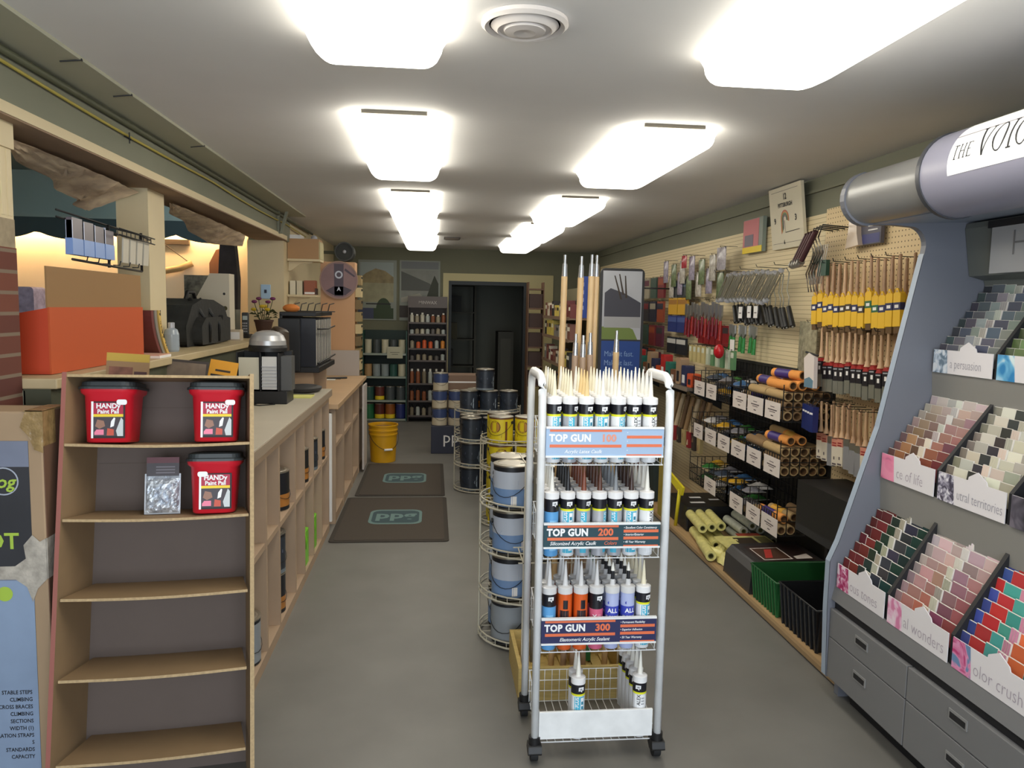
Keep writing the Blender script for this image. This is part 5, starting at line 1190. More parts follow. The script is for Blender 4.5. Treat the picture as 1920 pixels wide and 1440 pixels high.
# logo mats
m_mat = M('mat_brown_pile', (72, 64, 56), 0.95, noise=0.1, scale=200); m_mborder = M('mat_border', (58, 52, 46), 0.9); m_mteal = M('mat_logo_teal', (104, 130, 128), 0.9); m_mnavy = M('mat_logo_dark', (58, 78, 84), 0.9)
def floor_mat(x0, x1, y0, y1, label, skew=0.0):
    t = thing('door_mat', label, 'mat', ((x0 + x1) / 2, (y0 + y1) / 2, 0), skew, 'logo mats in the aisle')
    w_, h_ = (x1 - x0) / 2, (y1 - y0) / 2
    b = B(); b.prism(rrect(-w_, w_, -h_, h_, 0.03, 3), 'z', 0.0005, 0.006, m_mborder); obj('border', b, t)
    b = B(); b.prism(rrect(-w_ + 0.03, w_ - 0.03, -h_ + 0.03, h_ - 0.03, 0.02, 3), 'z', 0.0061, 0.0085, m_mat); obj('pile', b, t)
    b = B(); b.add([(x, y, 0.0092) for x, y in rrect(-0.17, 0.20, -0.19, 0.19, 0.07, 4)], [tuple(range(20))], m_mteal); b.add([(x, y, 0.0096) for x, y in rrect(-0.15, 0.18, -0.16, 0.16, 0.06, 4)], [tuple(range(20))], m_mnavy)
    b.text('ppg', Matrix.Translation((0.015, 0.03, 0.0102)) @ Matrix.Diagonal((1, 1.25, 1, 1)), 0.2, m_mteal, bold=0.03); obj('logo', b, t)
floor_mat(-0.655, 0.11, 4.83, 5.98, 'nearer brown logo mat lying in the aisle')
floor_mat(-0.61, 0.10, 6.03, 7.29, 'farther brown logo mat lying in the aisle beside the yellow bucket')
# ================================================================ wire can racks in the aisle
m_rackw = M('rack_ivory_wire', (188, 182, 164), 0.4)
def ring(cx, cy, z, r, n=24): return [(cx + r * math.cos(2 * PI * i / n), cy + r * math.sin(2 * PI * i / n), z) for i in range(n)]
def can_rack(cx, cy, r, levels, label, zt):
    t = thing('wire_can_rack', label, 'wire rack', (cx, cy, 0), world=True)
    for i in range(4):
        a = i * PI / 2
        b = B(); b.cyl((cx + r * math.cos(a), cy + r * math.sin(a), 0.0), (cx + r * math.cos(a), cy + r * math.sin(a), zt), 0.005, m_rackw, 8); obj('upright', b, t)
    for z in levels:
        b = B(); b.tube(ring(cx, cy, z, r), 0.005, m_rackw, 6, True); b.tube(ring(cx, cy, z + 0.026, r), 0.004, m_rackw, 6, True)
        for k in range(7):
            y = -r * 0.85 + k * r * 0.283; h = math.sqrt(r * r - y * y); b.tube([(cx - h, cy + y, z), (cx + h, cy + y, z)], 0.0025, m_rackw, 4)
        for k in range(24):
            a = 2 * PI * k / 24; b.tube([(cx + r * math.cos(a), cy + r * math.sin(a), z), (cx + r * math.cos(a), cy + r * math.sin(a), z + 0.026)], 0.002, m_rackw, 4)
        obj('hoop_shelf', b, t)
    return t
SPOT = [(-1, -1, 'front left'), (1, -1, 'front right'), (-1, 1, 'rear left'), (1, 1, 'rear right')]
LEV = ['bottom', 'second', 'third', 'top']
def load(cx, cy, d, levels, kinds, rackname, spots=(0, 1, 2, 3)):
    rr = random.Random(int(cx * 1000))
    for li, z in enumerate(levels):
        for s in spots:
            kind = kinds(li, s)
            if kind is None: continue
            dx, dy, nm = SPOT[s]
            lv = LEV[li] if li < len(levels) - 1 else 'top'
            can(kind, cx + dx * d, cy + dy * d, z + 0.003, rr.uniform(-0.6, 0.6), '%s can, %s, %s hoop, %s' % (CANS[kind]['d'], nm, lv, rackname), 'paint cans on the wire racks')
L1 = (0.014, 0.218, 0.422, 0.626)
can_rack(0.44, 3.42, 0.222, L1, 'ivory wire rack of pale blue cans right behind the rolling cart', 0.66)
load(0.44, 3.42, 0.0895, L1, lambda l, s: 'grey' if (l == 0 and s < 2) else 'blue', 'rack right behind the cart')
L2 = (0.012, 0.202, 0.392, 0.582)
can_rack(0.555, 5.30, 0.222, L2, 'ivory wire rack of yellow cans in mid aisle', 0.6)
load(0.555, 5.30, 0.0895, L2, lambda l, s: 'yellow', 'yellow can rack', (0, 1, 2))
L3 = (0.012, 0.214, 0.416)
can_rack(0.40, 6.30, 0.222, L3, 'ivory wire rack of dark cans standing beyond the yellow cans', 0.44)
load(0.40, 6.30, 0.0895, L3, lambda l, s: 'dark', 'dark can rack beyond the yellow cans', (0, 1, 2))
L4 = (0.152, 0.354, 0.556)
can_rack(0.505, 7.10, 0.305, L4, 'wide ivory wire rack of navy cans nearest the doorway', 0.6)
for li, z in enumerate(L4):
    for k in range(3): can('dark', 0.326 + 0.181 * k, 6.985, z + 0.003, 0.3 * k - 0.4, '%s navy paint can from the left on the %s hoop of the wide rack' % (ORD[k], ('bottom', 'middle', 'top')[li]), 'navy cans on the wide rack')
can('dark', 0.47, 6.99, 0.556 + 0.1985, 0.2, 'navy can standing alone on top of the other cans of the wide rack', 'navy cans on the wide rack')
can('brown', 0.40, 7.16, 0.559, 0.2, 'black and amber can behind the navy cans of the wide rack', 'navy cans on the wide rack')
# carton with lettering, and the stack of blue and cream cans on it
t = thing('dark_carton', 'dark navy carton with white letters under the blue and cream cans', 'carton', (0.15, 7.95, 0), world=True)
b = B(); b.box(-0.02, 0.33, 7.82, 8.12, 0, 0.285, M('carton_navy', (38, 40, 58), 0.5)); obj('box_body', b, t, bev=0.004)
b = B(); b.text('ppg', face((0.22, 7.8195, 0.165), (1, 0, 0), (0, 0, 1)), 0.17, m_paper, align='CENTER'); obj('lettering', b, t)
for r_ in range(2):
    for c in range(2):
        can('white', 0.065 + 0.168 * c, 7.92, 0.286 + 0.181 * r_, 0.2, 'blue and cream can, %s column, %s row on the navy carton' % (('left', 'right')[c], ('lower', 'upper')[r_]), 'cans on the navy carton')
can('white', 0.075, 7.92, 0.286 + 0.362, 0.1, 'blue and cream can standing alone on top of the stack on the navy carton', 'cans on the navy carton')
b = B(); b.box(0.16, 0.50, 8.16, 8.46, 0, 0.78, M('carton_brown_dim', (124, 100, 84), 0.7)); b.box(0.158, 0.502, 8.158, 8.462, 0.70, 0.715, m_paper); one('tall_brown_carton', b, 'tall brown carton behind the stack of blue and cream cans', 'carton')

# ================================================================ poles in a wooden crate behind the cart
m_pine = M('pine_crate', (196, 170, 104), 0.6, noise=0.12, scale=14, stretch=(1, 8, 8)); m_pole = M('pole_beech', (204, 172, 126), 0.5, noise=0.06, scale=20); m_pole2 = M('pole_dusty', (172, 146, 124), 0.5); m_tip = M('pole_chrome_tip', (190, 192, 196), 0.25, metal=0.8)
cr = thing('wooden_crate', 'low pine crate holding extension poles behind the cart', 'crate', (0.55, 2.98, 0), world=True)
for (x0, x1, y0, y1) in ((0.335, 0.775, 2.80, 2.815), (0.335, 0.775, 3.145, 3.16), (0.335, 0.35, 2.815, 3.145), (0.76, 0.775, 2.815, 3.145)):
    b = B(); b.box(x0, x1, y0, y1, 0.012, 0.13, m_pine); obj('side_board', b, cr)
b = B(); b.box(0.335, 0.775, 2.80, 3.16, 0, 0.012, m_pine)
for k in range(9): b.box(0.36 + 0.045 * k, 0.39 + 0.045 * k, 2.815, 3.145, 0.012, 0.02, m_pine)
obj('slatted_floor', b, cr)
b = B()
for x in (0.36, 0.752): b.tube([(x, 2.93, 0.02), (x, 2.93, 0.9)], 0.003, m_rackw, 4)
for z in (0.5, 0.9):
    for y in (2.93, 3.13): b.tube([(0.34, y, z), (0.77, y, z)], 0.003, m_rackw, 4)
    for x in (0.36, 0.47, 0.69, 0.752): b.tube([(x, 2.93, z), (x, 3.13, z)], 0.003, m_rackw, 4)
obj('wire_guide', b, cr)
for i, (xt, xb, zt, y, m) in enumerate(((0.515, 0.50, 1.715, 3.05, m_pole), (0.584, 0.555, 1.712, 3.06, m_pole), (0.622, 0.605, 1.718, 3.04, m_pole), (0.648, 0.63, 1.718, 3.07, m_pole), (0.640, 0.59, 1.66, 3.105, m_pole), (0.556, 0.54, 1.405, 2.99, m_pole2), (0.582, 0.575, 1.40, 2.97, m_pole2), (0.612, 0.62, 1.41, 2.98, m_pole2), (0.722, 0.715, 1.42, 3.0, m_pole))):
    tall = zt > 1.5
    t = thing('extension_pole', '%s wooden extension pole with chrome tip, %s from left among the %s ones' % ('tall' if tall else 'short', ORD[i if tall else i - 5], 'tall' if tall else 'short'), 'pole', (xb, y, 0.02), group='extension poles in the crate', world=True)
    a, e = Vector((xb, y, 0.021)), Vector((xt, y, zt)); d = (e - a).normalized(); s = e - d * 0.085
    b = B(); b.cyl(a, s, 0.0125, m, 12); obj('shaft', b, t)
    b = B(); b.cyl(s, s + d * 0.05, 0.012, m_tip, 12, r1=0.0095); b.cyl(s + d * 0.05, e, 0.006, m_tip, 10); obj('tip', b, t)
for i, (x, col, nm) in enumerate(((0.66, (48, 130, 80), 'green'), (0.43, (120, 116, 104), 'grey'))):
    b = B(); b.cyl((x, 3.09, 0.021), (x, 3.09, 0.72 if i == 0 else 0.95), 0.016, M('stick_' + nm, col, 0.5), 12); one('short_stick', b, '%s short pole standing in the pine crate behind the cart' % nm, 'pole')
# ================================================================ banner stand
bn = thing('banner_stand', 'dark framed banner stand with a house picture and blue panel reading Make it fast', 'banner', (1.47, 6.0, 0), world=True)
m_bframe = M('banner_frame', (44, 44, 46), 0.5); m_bblue = M('banner_blue', (28, 66, 138), 0.5); m_bgrey = M('banner_sky', (176, 178, 184), 0.5, noise=0.06, scale=5)
x0, x1, z0, z1 = 1.30, 1.655, 0.55, 1.83
b = B(); b.prism(rrect(x0, x1, z0, z1, 0.04, 4), 'y', 6.0, 6.02, m_bframe); b.box(x0 + 0.02, 1.615, 5.97, 6.05, 0.0, 0.03, m_bframe); b.box(1.45, 1.50, 6.003, 6.017, 0.03, 0.56, m_bframe); obj('frame', b, bn)
b = B()
def bq(p, m, d=0.0): b.add([(x0 + 0.02 + 0.315 * u_, 5.999 - d, z0 + 0.02 + 1.24 * v_) for u_, v_ in p], [tuple(range(len(p)))], m)
bq([(0, 0), (1, 0), (1, 0.555), (0, 0.555)], m_bblue); bq([(0, 0.565), (1, 0.565), (1, 1), (0, 1)], m_bgrey); bq([(0, 0.565), (0.92, 0.565), (0.8, 0.63), (0.5, 0.665), (0, 0.645)], M('banner_lawn', (112, 130, 66), 0.6), 0.0004)
bq([(0.05, 0.71), (0.98, 0.71), (0.98, 0.80), (0.55, 0.86), (0.2, 0.89), (0.05, 0.86)], M('banner_roof', (66, 66, 76), 0.6), 0.0008); bq([(0.05, 0.64), (0.98, 0.64), (0.98, 0.71), (0.05, 0.71)], M('banner_housewall', (160, 160, 162), 0.6), 0.0006)
for a in ((0.55, 0.97, 0.58, 0.83), (0.40, 0.98, 0.50, 0.85), (0.28, 0.97, 0.45, 0.82)): bq([(a[0], a[1]), (a[0] + 0.03, a[1]), (a[2] + 0.05, a[3]), (a[2], a[3])], m_lampd, 0.001)
for k, s in enumerate(('Make it fast.', 'Make it last.', 'Make it yours.')): b.text(s, face((x0 + 0.045, 5.998, 1.155 - 0.072 * k), (1, 0, 0), (0, 0, 1)), 0.06, M('banner_letters', (130, 160, 206), 0.5), align='LEFT', sx=0.82)
obj('print', b, bn)
b = B(); b.tube([(x1 - 0.002, 6.01, 1.68), (1.86, 6.01, 1.68)], 0.006, m_black, 6); obj('side_arm', b, bn)

# ================================================================ back wall
m_gsh = M('green_metal_shelf', (44, 84, 72), 0.5); m_gback = M('green_shelf_back', (30, 50, 46), 0.6)
gs = thing('green_shelf_unit', 'green metal shelf unit of cans against the back wall at left', 'shelf unit', (-0.62, 10.2, 0), world=True)
GZ = (0.03, 0.275, 0.585, 0.885)
b = B(); b.box(-0.92, -0.345, 10.36, 10.385, 0, 1.18, m_gback); obj('back_panel', b, gs)
for x in (-0.92, -0.36):
    b = B(); b.box(x, x + 0.015, 10.06, 10.36, 0, 1.18, m_gsh); obj('side_panel', b, gs)
for z in GZ:
    b = B(); b.box(-0.905, -0.36, 10.05, 10.36, z - 0.02, z, m_gsh); b.box(-0.905, -0.36, 10.045, 10.05, z - 0.022, z + 0.004, M('shelf_edge_grey', (140, 150, 140), 0.4)); obj('shelf', b, gs)
cols = {'green': (40, 110, 70), 'maroon': (96, 46, 38), 'amber': (150, 86, 34), 'navy': (40, 50, 110), 'slate': (70, 76, 78), 'tan': (176, 140, 96), 'silver': (136, 146, 148), 'ivory': (196, 190, 164), 'teal': (44, 84, 76)}
rows = [(['green', 'maroon', 'amber', 'navy'], 0.072, 0.19, True), (['teal', 'maroon', 'slate', 'slate'], 0.068, 0.17, True), (['tan', 'silver', 'silver', 'teal', 'ivory'], 0.055, 0.15, False), (['ivory', 'slate', 'ivory', 'slate', 'ivory'], 0.05, 0.17, False)]
for ri, (names, r, h, yl) in enumerate(rows):
    n = len(names)
    for i, nm in enumerate(names):
        r = r * 0.91 if i == 0 else r; x = -0.905 + 0.545 * (i + 0.5) / n; t = thing('tin', '%s tin, %s from left on the %s shelf of the green unit' % (nm, ORD[i], LEV[ri]), 'tin', (x, 10.15, GZ[ri] + 0.0005), group='tins on the green shelf unit')
        m = M('tin_' + nm, cols[nm], 0.45); lo = m_yel2 if (yl and nm in ('maroon', 'amber')) else m
        b = B(); b.lathe([(r - 0.002, 0), (r, 0.003), (r, h * 0.3), (r, h)], m, 14, bands=[m, lo, m]); obj('body', b, t)
        b = B(); b.lathe([(r + 0.002, h), (r + 0.002, h + 0.008), (r * 0.8, h + 0.008)], m_tin if yl else m, 14); obj('lid', b, t)
for i in range(6):
    x = -0.87 + 0.1 * i; b = B(); h = 0.10 + 0.03 * (i % 3); b.lathe([(0.028, 0), (0.03, h), (0.012, h + 0.02), (0.012, h + 0.04)], M('jar_%d' % (i % 3), ((60, 44, 36), (176, 180, 170), (90, 96, 90))[i % 3], 0.4), 10, (x, 10.28, 1.1)) if False else None
b = B(); b.box(-0.60, -0.40, 10.035, 10.042, 0.825, 0.975, M('notice_cream', (176, 174, 152), 0.6)); b.box(-0.56, -0.44, 10.0342, 10.035, 0.90, 0.905, m_ink); b.box(-0.54, -0.46, 10.0342, 10.035, 0.875, 0.88, m_ink); one('hanging_notice', b, 'cream notice card clipped to the front of the green shelf unit', 'notice')
# dark display rack
dr = thing('stain_display_rack', 'dark brown display rack of small bottles and spray cans beside the doorway', 'display rack', (-0.08, 10.15, 0), world=True)
m_drk = M('rack_dark_brown', (58, 50, 48), 0.6); m_drk2 = M('rack_header_brown', (84, 76, 74), 0.5)
DZ = (0.08, 0.275, 0.50, 0.80, 0.955, 1.14, 1.29)
b = B(); b.box(-0.335, 0.17, 10.3, 10.33, 0, 1.62, m_drk); obj('back_panel', b, dr)
for x in (-0.335, 0.155):
    b = B(); b.box(x, x + 0.015, 10.0, 10.3, 0, 1.62, m_drk); obj('side_panel', b, dr)
for z in DZ:
    b = B(); b.box(-0.32, 0.155, 10.0, 10.3, z - 0.015, z, m_drk); b.box(-0.32, 0.155, 9.996, 10.0, z - 0.012, z + 0.01, m_drk2); obj('shelf', b, dr)
b = B(); b.box(-0.335, 0.17, 9.985, 10.0, 1.485, 1.63, m_drk2); b.text('MINWAX', face((-0.083, 9.9845, 1.55), (1, 0, 0), (0, 0, 1)), 0.055, M('header_letters', (150, 144, 140), 0.5), bold=0.02); obj('header', b, dr)
rr = random.Random(9)
dcol = [(150, 140, 120), (170, 176, 172), (120, 110, 92), (96, 92, 90), (190, 186, 170), (130, 76, 48)]
for si, z in enumerate(DZ):
    n = (6, 6, 6, 6, 6, 7, 7)[si]; gap = (DZ[si + 1] - z) if si < 6 else 0.18
    for i in range(n):
        x = -0.32 + 0.475 * (i + 0.5) / n; h = gap - 0.05 - rr.uniform(0, 0.03); h = min(h, 0.19); r = 0.027
        c = (206, 92, 50) if (si == 4 and 0 < i < 4) else (218, 140, 60) if (si == 4 and i == 5) else dcol[rr.randrange(6)]
        m = M('stain_%d_%d_%d' % c, c, 0.4); t = thing('stain_can', '%s small can from left on the %s shelf up of the dark display rack' % (ORD[i], ORD[si]), 'spray can' if si == 2 else 'can', (x, 10.06, z + 0.0005), group='small cans on the dark display rack')
        b = B(); b.lathe([(r, 0), (r, h * 0.75), (0.014, h * 0.86)], m, 10); obj('body', b, t)
        b = B(); b.lathe([(0.015, h * 0.84), (0.015, h), (0.01, h + 0.002)], M('can_cap_white', (226, 224, 216), 0.4) if si in (2, 6) else m_black, 10); obj('cap', b, t)
# posters
def poster(x0, x1, z0, z1, label, draw):
    t = thing('hanging_poster', label, 'poster', ((x0 + x1) / 2, YB - 0.01, z0), world=True)
    b = B(); b.box(x0, x1, YB - 0.012, YB - 0.002, z0, z1, M('poster_grey_green', (132, 138, 128), 0.5)); obj('sheet', b, t)
    b = B()
    def q(p, m, d=0.001): b.add([(x0 + (x1 - x0) * u_, YB - 0.012 - d, z0 + (z1 - z0) * v_) for u_, v_ in p], [tuple(range(len(p)))], m)
    draw(q); obj('print', b, t)
def R(a, c, d, e): return [(a, d), (c, d), (c, e), (a, e)]
def p1(q):
    q(R(0.05, 0.92, 0.66, 0.96), M('poster_pale_sky', (150, 160, 158), 0.6)); q([(0.05, 0.62), (0.92, 0.62), (0.92, 0.72), (0.7, 0.82), (0.45, 0.86), (0.2, 0.78), (0.05, 0.7)], M('poster_tan_house', (140, 126, 92), 0.6, noise=0.3, scale=9), 0.0015); q(R(0.05, 0.92, 0.30, 0.62), M('poster_beige', (150, 146, 118), 0.6, noise=0.15, scale=9), 0.0012)
    q(R(0.0, 0.92, 0.02, 0.2), M('poster_green', (50, 66, 40), 0.6)); q(R(0.0, 0.4, 0.02, 0.2), M('poster_blue', (60, 66, 92), 0.6), 0.0014); q(arc(0.66, 0.17, 0.2, 0, PI, 10), M('poster_green', (50, 66, 40), 0.6), 0.0016); q(R(0.2, 0.85, 0.26, 0.28), m_ink, 0.0018); q(R(0.02, 0.12, 0.25, 0.31), m_ink, 0.0018)
def p2(q):
    q(R(0.04, 0.96, 0.86, 0.98), M('poster_slate', (112, 116, 118), 0.6)); q(R(0.04, 0.96, 0.3, 0.84), M('poster_mist', (128, 130, 124), 0.6, noise=0.1, scale=6)); q([(0.04, 0.82), (0.04, 0.5), (0.9, 0.5), (0.75, 0.62), (0.4, 0.72)], M('poster_mountain', (84, 86, 82), 0.6), 0.0015)
    q([(0.62, 0.3), (0.96, 0.3), (0.96, 0.62), (0.86, 0.76), (0.78, 0.62), (0.72, 0.5)], M('poster_fir', (52, 56, 42), 0.6), 0.002); q([(0.04, 0.38), (0.5, 0.46), (0.62, 0.36), (0.04, 0.3)], M('poster_pale_water', (150, 148, 136), 0.6), 0.0018); q(R(0.0, 0.4, 0.05, 0.25), M('poster_dark_base', (60, 54, 50), 0.6), 0.0015)
poster(-1.0, -0.50, 1.31, 2.10, 'poster of a tan house over a green strip on the back wall', p1)
poster(-0.46, 0.075, 1.31, 2.105, 'grey mountain and fir tree poster beside the doorway on the back wall', p2)
# side gondola beyond the poles
go = thing('product_shelf', 'tall pegboard gondola of small packs beyond the poles at right', 'shelf unit', (1.45, 7.7, 0), world=True)
m_gon = M('gondola_olive', (110, 104, 78), 0.7); m_gone = M('gondola_edge', (120, 96, 78), 0.6)
b = B(); b.box(1.24, 1.72, 6.85, 8.55, 0, 0.12, m_gon); b.box(1.46, 1.50, 6.85, 8.55, 0.12, 1.72, m_gon); obj('core', b, go)
OZ = (0.13, 0.42, 0.70, 0.96, 1.22, 1.42)
for z in OZ:
    b = B(); b.box(1.21, 1.46, 6.85, 8.55, z - 0.015, z, m_gone); b.box(1.206, 1.21, 6.85, 8.55, z - 0.02, z + 0.012, m_gone); obj('shelf', b, go)
pcols = [('yellow', (206, 186, 90)), ('black', (40, 36, 34)), ('brown', (118, 74, 60)), ('cream', (206, 196, 176)), ('maroon', (110, 50, 44)), ('grey', (120, 116, 110))]
for si, z in enumerate(OZ):
    for i in range(10):
        y = 6.90 + i * 0.163; nm, c = pcols[(i // 2 + si * 2 + rr.randrange(2)) % 6]; h = rr.uniform(0.12, 0.165); wd = rr.uniform(0.10, 0.145)
        b = B(); b.box(1.225, 1.30, y, y + wd, z + 0.0005, z + h, M('pack_' + nm, c, 0.5)); b.box(1.2245, 1.225, y + 0.01, y + wd - 0.01, z + h * 0.55, z + h * 0.8, M('pack_print_%d' % (i % 3), ((226, 222, 206), (50, 42, 40), (150, 110, 90))[i % 3], 0.5))
        one('boxed_product', b, '%s boxed product, %s from the front, %s shelf up of the olive gondola' % (nm, ORD[i], ORD[si]), 'box', 'boxed products on the gondola')
b = B(); b.box(1.30, 1.44, 6.90, 6.93, 1.425, 1.80, M('tall_blue_carton', (52, 78, 160), 0.5)); 
for k in range(4): b.box(1.305, 1.345, 6.899, 6.90, 1.50 + 0.07 * k, 1.535 + 0.07 * k, m_lav)
one('blue_carton', b, 'tall blue carton standing on top of the olive gondola', 'carton')
for i, (x, z, c) in enumerate(((1.23, 1.42, (60, 44, 36)), (1.26, 1.42, (48, 40, 36)))):
    b = B(); b.lathe([(0.03, 0), (0.032, 0.16), (0.014, 0.2), (0.014, 0.23)], M('tall_bottle_%d' % i, c, 0.4), 12, (1.36 - 0.0 * i, 7.10 + 0.12 * i, z + 0.001)); one('tall_bottle', b, 'dark tall bottle on top of the olive gondola, %s from the front' % ORD[i], 'bottle', 'bottles on the gondola')
# brown pigeonhole rack right of the doorway
pr_ = thing('brown_bin_rack', 'narrow brown rack of dark square bins right of the doorway', 'rack', (1.23, 9.3, 0), world=True)
m_brr = M('bin_rack_brown', (104, 76, 58), 0.6)
for x in (1.13, 1.315):
    b = B(); b.box(x, x + 0.012, 9.3, 9.5, 0, 1.82, m_brr); obj('upright', b, pr_)
for k in range(6):
    z = 0.55 + 0.235 * k; b = B(); b.box(1.142, 1.315, 9.3, 9.5, z, z + 0.018, m_brr); obj('shelf', b, pr_)
for k in range(5):
    z = 0.55 + 0.235 * k + 0.019; b = B(); b.box(1.15, 1.308, 9.32, 9.48, z, z + 0.17, M('bin_dark_brown', (66, 46, 40), 0.6)); one('dark_bin', b, 'dark square bin in the brown rack by the doorway, %s from bottom' % ORD[k], 'bin', 'dark bins by the doorway')

# ================================================================ things in the far room seen through the opening
m_val = M('valance_blue_black', (46, 62, 64), 0.85)
b = B(); pts = [(-4.95, 2.36), (-1.66, 2.36)]; n = 60; sc_ = []
for i in range(n + 1):
    x = -1.66 - (4.95 - 1.66) * i / n; ph = ((x + 1.66) / 0.56) % 1.0; sc_.append((x, 2.075 - 0.07 * math.sin(PI * ph) ** 0.8 if 0 < ph < 1 else 2.075))
b.prism([(-1.66, 2.185)] + sc_ + [(-4.95, 2.185)], 'y', 6.93, 6.95, m_val)
t = one('scalloped_valance', b, 'dark scalloped cloth valance hung across the far room', 'valance')
b = B(); b.box(-4.95, -1.66, 6.93, 7.26, 2.186, 2.205, m_teal); one('valance_shelf', b, 'dark shelf carrying the scalloped valance', 'shelf')
m_hide = M('tan_hide', (236, 208, 180), 0.95, noise=0.3, scale=9, bump=0.4)
def hide(pts_top, pts_bot, label, seed):
    r_ = random.Random(seed); nx = 26; nz = 8; vs = []
    for side in (0, 1):
        for j in range(nz + 1):
            for i in range(nx + 1):
                u_ = i / nx; v_ = j / nz
                def lerp(P):
                    k = u_ * (len(P) - 1); a = min(int(k), len(P) - 2); f_ = k - a; return Vector(P[a]).lerp(Vector(P[a + 1]), f_)
                p = lerp(pts_top).lerp(lerp(pts_bot), v_)
                edge = 1 if 0 < j < nz and 0 < i < nx else 0.3
                w_ = math.sin(u_ * 19 + seed) * 0.02 * v_
                vs.append((p.x + w_ + (0.016 if side else 0), p.y + r_.uniform(-0.008, 0.008) * edge, p.z + r_.uniform(-0.008, 0.008) * edge))
    k = (nx + 1) * (nz + 1); fs = []
    for j in range(nz):
        for i in range(nx):
            a = j * (nx + 1) + i; fs.append((a, a + 1, a + nx + 2, a + nx + 1)); fs.append((k + a, k + a + nx + 1, k + a + nx + 2, k + a + 1))
    B_ = B(); B_.add(vs, fs, m_hide, True); return one('animal_hide', B_, label, 'hide')
hide([(-1.43, 2.75, 2.03), (-1.42, 3.2, 2.03), (-1.42, 3.6, 2.025), (-1.44, 3.95, 2.02)], [(-1.47, 2.8, 2.015), (-1.60, 3.4, 2.0), (-1.67, 3.8, 1.965), (-1.70, 3.97, 1.93)], 'shaggy tan hide draped under the header beam left of the middle pillar', 1)
hide([(-1.43, 4.4, 2.03), (-1.43, 5.0, 2.025), (-1.44, 5.6, 2.02), (-1.47, 6.2, 2.02)], [(-1.48, 4.5, 2.015), (-1.62, 5.2, 2.01), (-1.67, 5.9, 1.93), (-1.56, 6.4, 1.95)], 'tan hide hanging under the header beam beyond the middle pillar', 2)
b = B(); b.tube([(-2.62, 7.27, 1.86), (-2.52, 7.26, 1.80), (-2.40, 7.25, 1.775), (-2.28, 7.26, 1.80), (-2.18, 7.27, 1.85)], 0.03, M('horn_ivory', (190, 160, 110), 0.5), 8); b.tube([(-2.60, 7.25, 1.87), (-2.42, 7.25, 2.02), (-2.2, 7.27, 1.85)], 0.004, m_lampd, 5); one('hanging_horn', b, 'ivory horn hanging on a cord on the far room wall', 'horn')
b = B(); b.box(-2.75, -2.20, 7.26, 7.295, 2.01, 2.055, m_lampd); one('wooden_peg_rail', b, 'dark wooden rail above the hanging horn', 'rail')
b = B(); b.prism([(-2.02, 1.62), (-1.86, 1.62), (-1.87, 1.90), (-1.90, 1.99), (-1.96, 1.97), (-2.02, 1.85)], 'y', 7.24, 7.262, M('paddle_brown', (160, 106, 72), 0.6)); one('hanging_paddle', b, 'brown leaf shaped paddle standing upright on the far room wall', 'paddle')
b = B(); b.cyl((-2.03, 7.235, 1.60), (-2.03, 7.215, 1.60), 0.045, M('amber_disc', (214, 168, 70), 0.5), 20); b.pipe((-2.03, 7.2385, 1.60), (-2.03, 7.22, 1.60), 0.066, 0.045, m_lampd, 20); one('hanging_dial', b, 'round amber dial at the foot of the brown paddle', 'dial')
b = B(); b.prism([(-1.98, 0.0), (-1.66, 0.0), (-1.66, 1.52), (-1.74, 1.60), (-1.98, 1.30)], 'y', 6.2, 6.24, M('grey_board', (164, 160, 168), 0.6)); one('grey_board', b, 'pale grey angled board behind the backpack', 'board')
b = B(); b.prism([(-1.92, 0), (-1.68, 0), (-1.64, 1.7), (-1.67, 2.05), (-1.78, 2.06), (-1.80, 1.7), (-1.9, 1.2)], 'y', 6.7, 6.8, M('dark_garment', (44, 38, 38), 0.9, noise=0.3, scale=12)); one('hanging_coat', b, 'dark coat hanging beside the end pillar in the far room', 'coat')
b = B(); b.box(-2.05, -1.82, 6.62, 6.66, 1.0, 1.72, M('patterned_cover', (92, 88, 76), 0.7, noise=0.7, scale=26)); one('hanging_cloth', b, 'green and white patterned cloth hanging behind the magazine file', 'cloth')
b = B(); b.box(-2.9, -2.2, 6.3, 6.9, 0, 1.45, M('far_cabinet_dark', (54, 54, 50), 0.7)); 
for k in range(4): b.box(-2.88 + 0.18 * k, -2.74 + 0.18 * k, 6.29, 6.3, 1.0, 1.38, M('far_cabinet_panel', (86, 84, 76), 0.6))
one('storage_cabinet', b, 'dark storage cabinet in the far room behind the backpack', 'cabinet')
b = B(); b.box(-4.6, -2.95, 6.2, 6.9, 0, 1.25, M('far_bench_dark', (66, 58, 56), 0.8, noise=0.4, scale=8)); 
one('work_bench', b, 'dark cluttered bench in the far room behind the orange box', 'bench')
for i, (x, z, w_, h, c) in enumerate(((-3.5, 1.251, 0.3, 0.22, (92, 60, 48)), (-3.18, 1.251, 0.22, 0.34, (150, 140, 160)), (-3.8, 1.251, 0.25, 0.3, (84, 78, 82)), (-4.1, 1.251, 0.26, 0.2, (120, 96, 80)))):
    b = B(); b.prism(rrect(x - w_ / 2, x + w_ / 2, z, z + h, 0.03, 3), 'y', 6.3, 6.5, M('bench_bundle_%d' % i, c, 0.8, noise=0.4, scale=14)); one('bench_bundle', b, '%s on the far room bench' % ('brown bundle', 'lilac grey carton', 'grey bundle', 'tan bundle')[i], 'bundle')
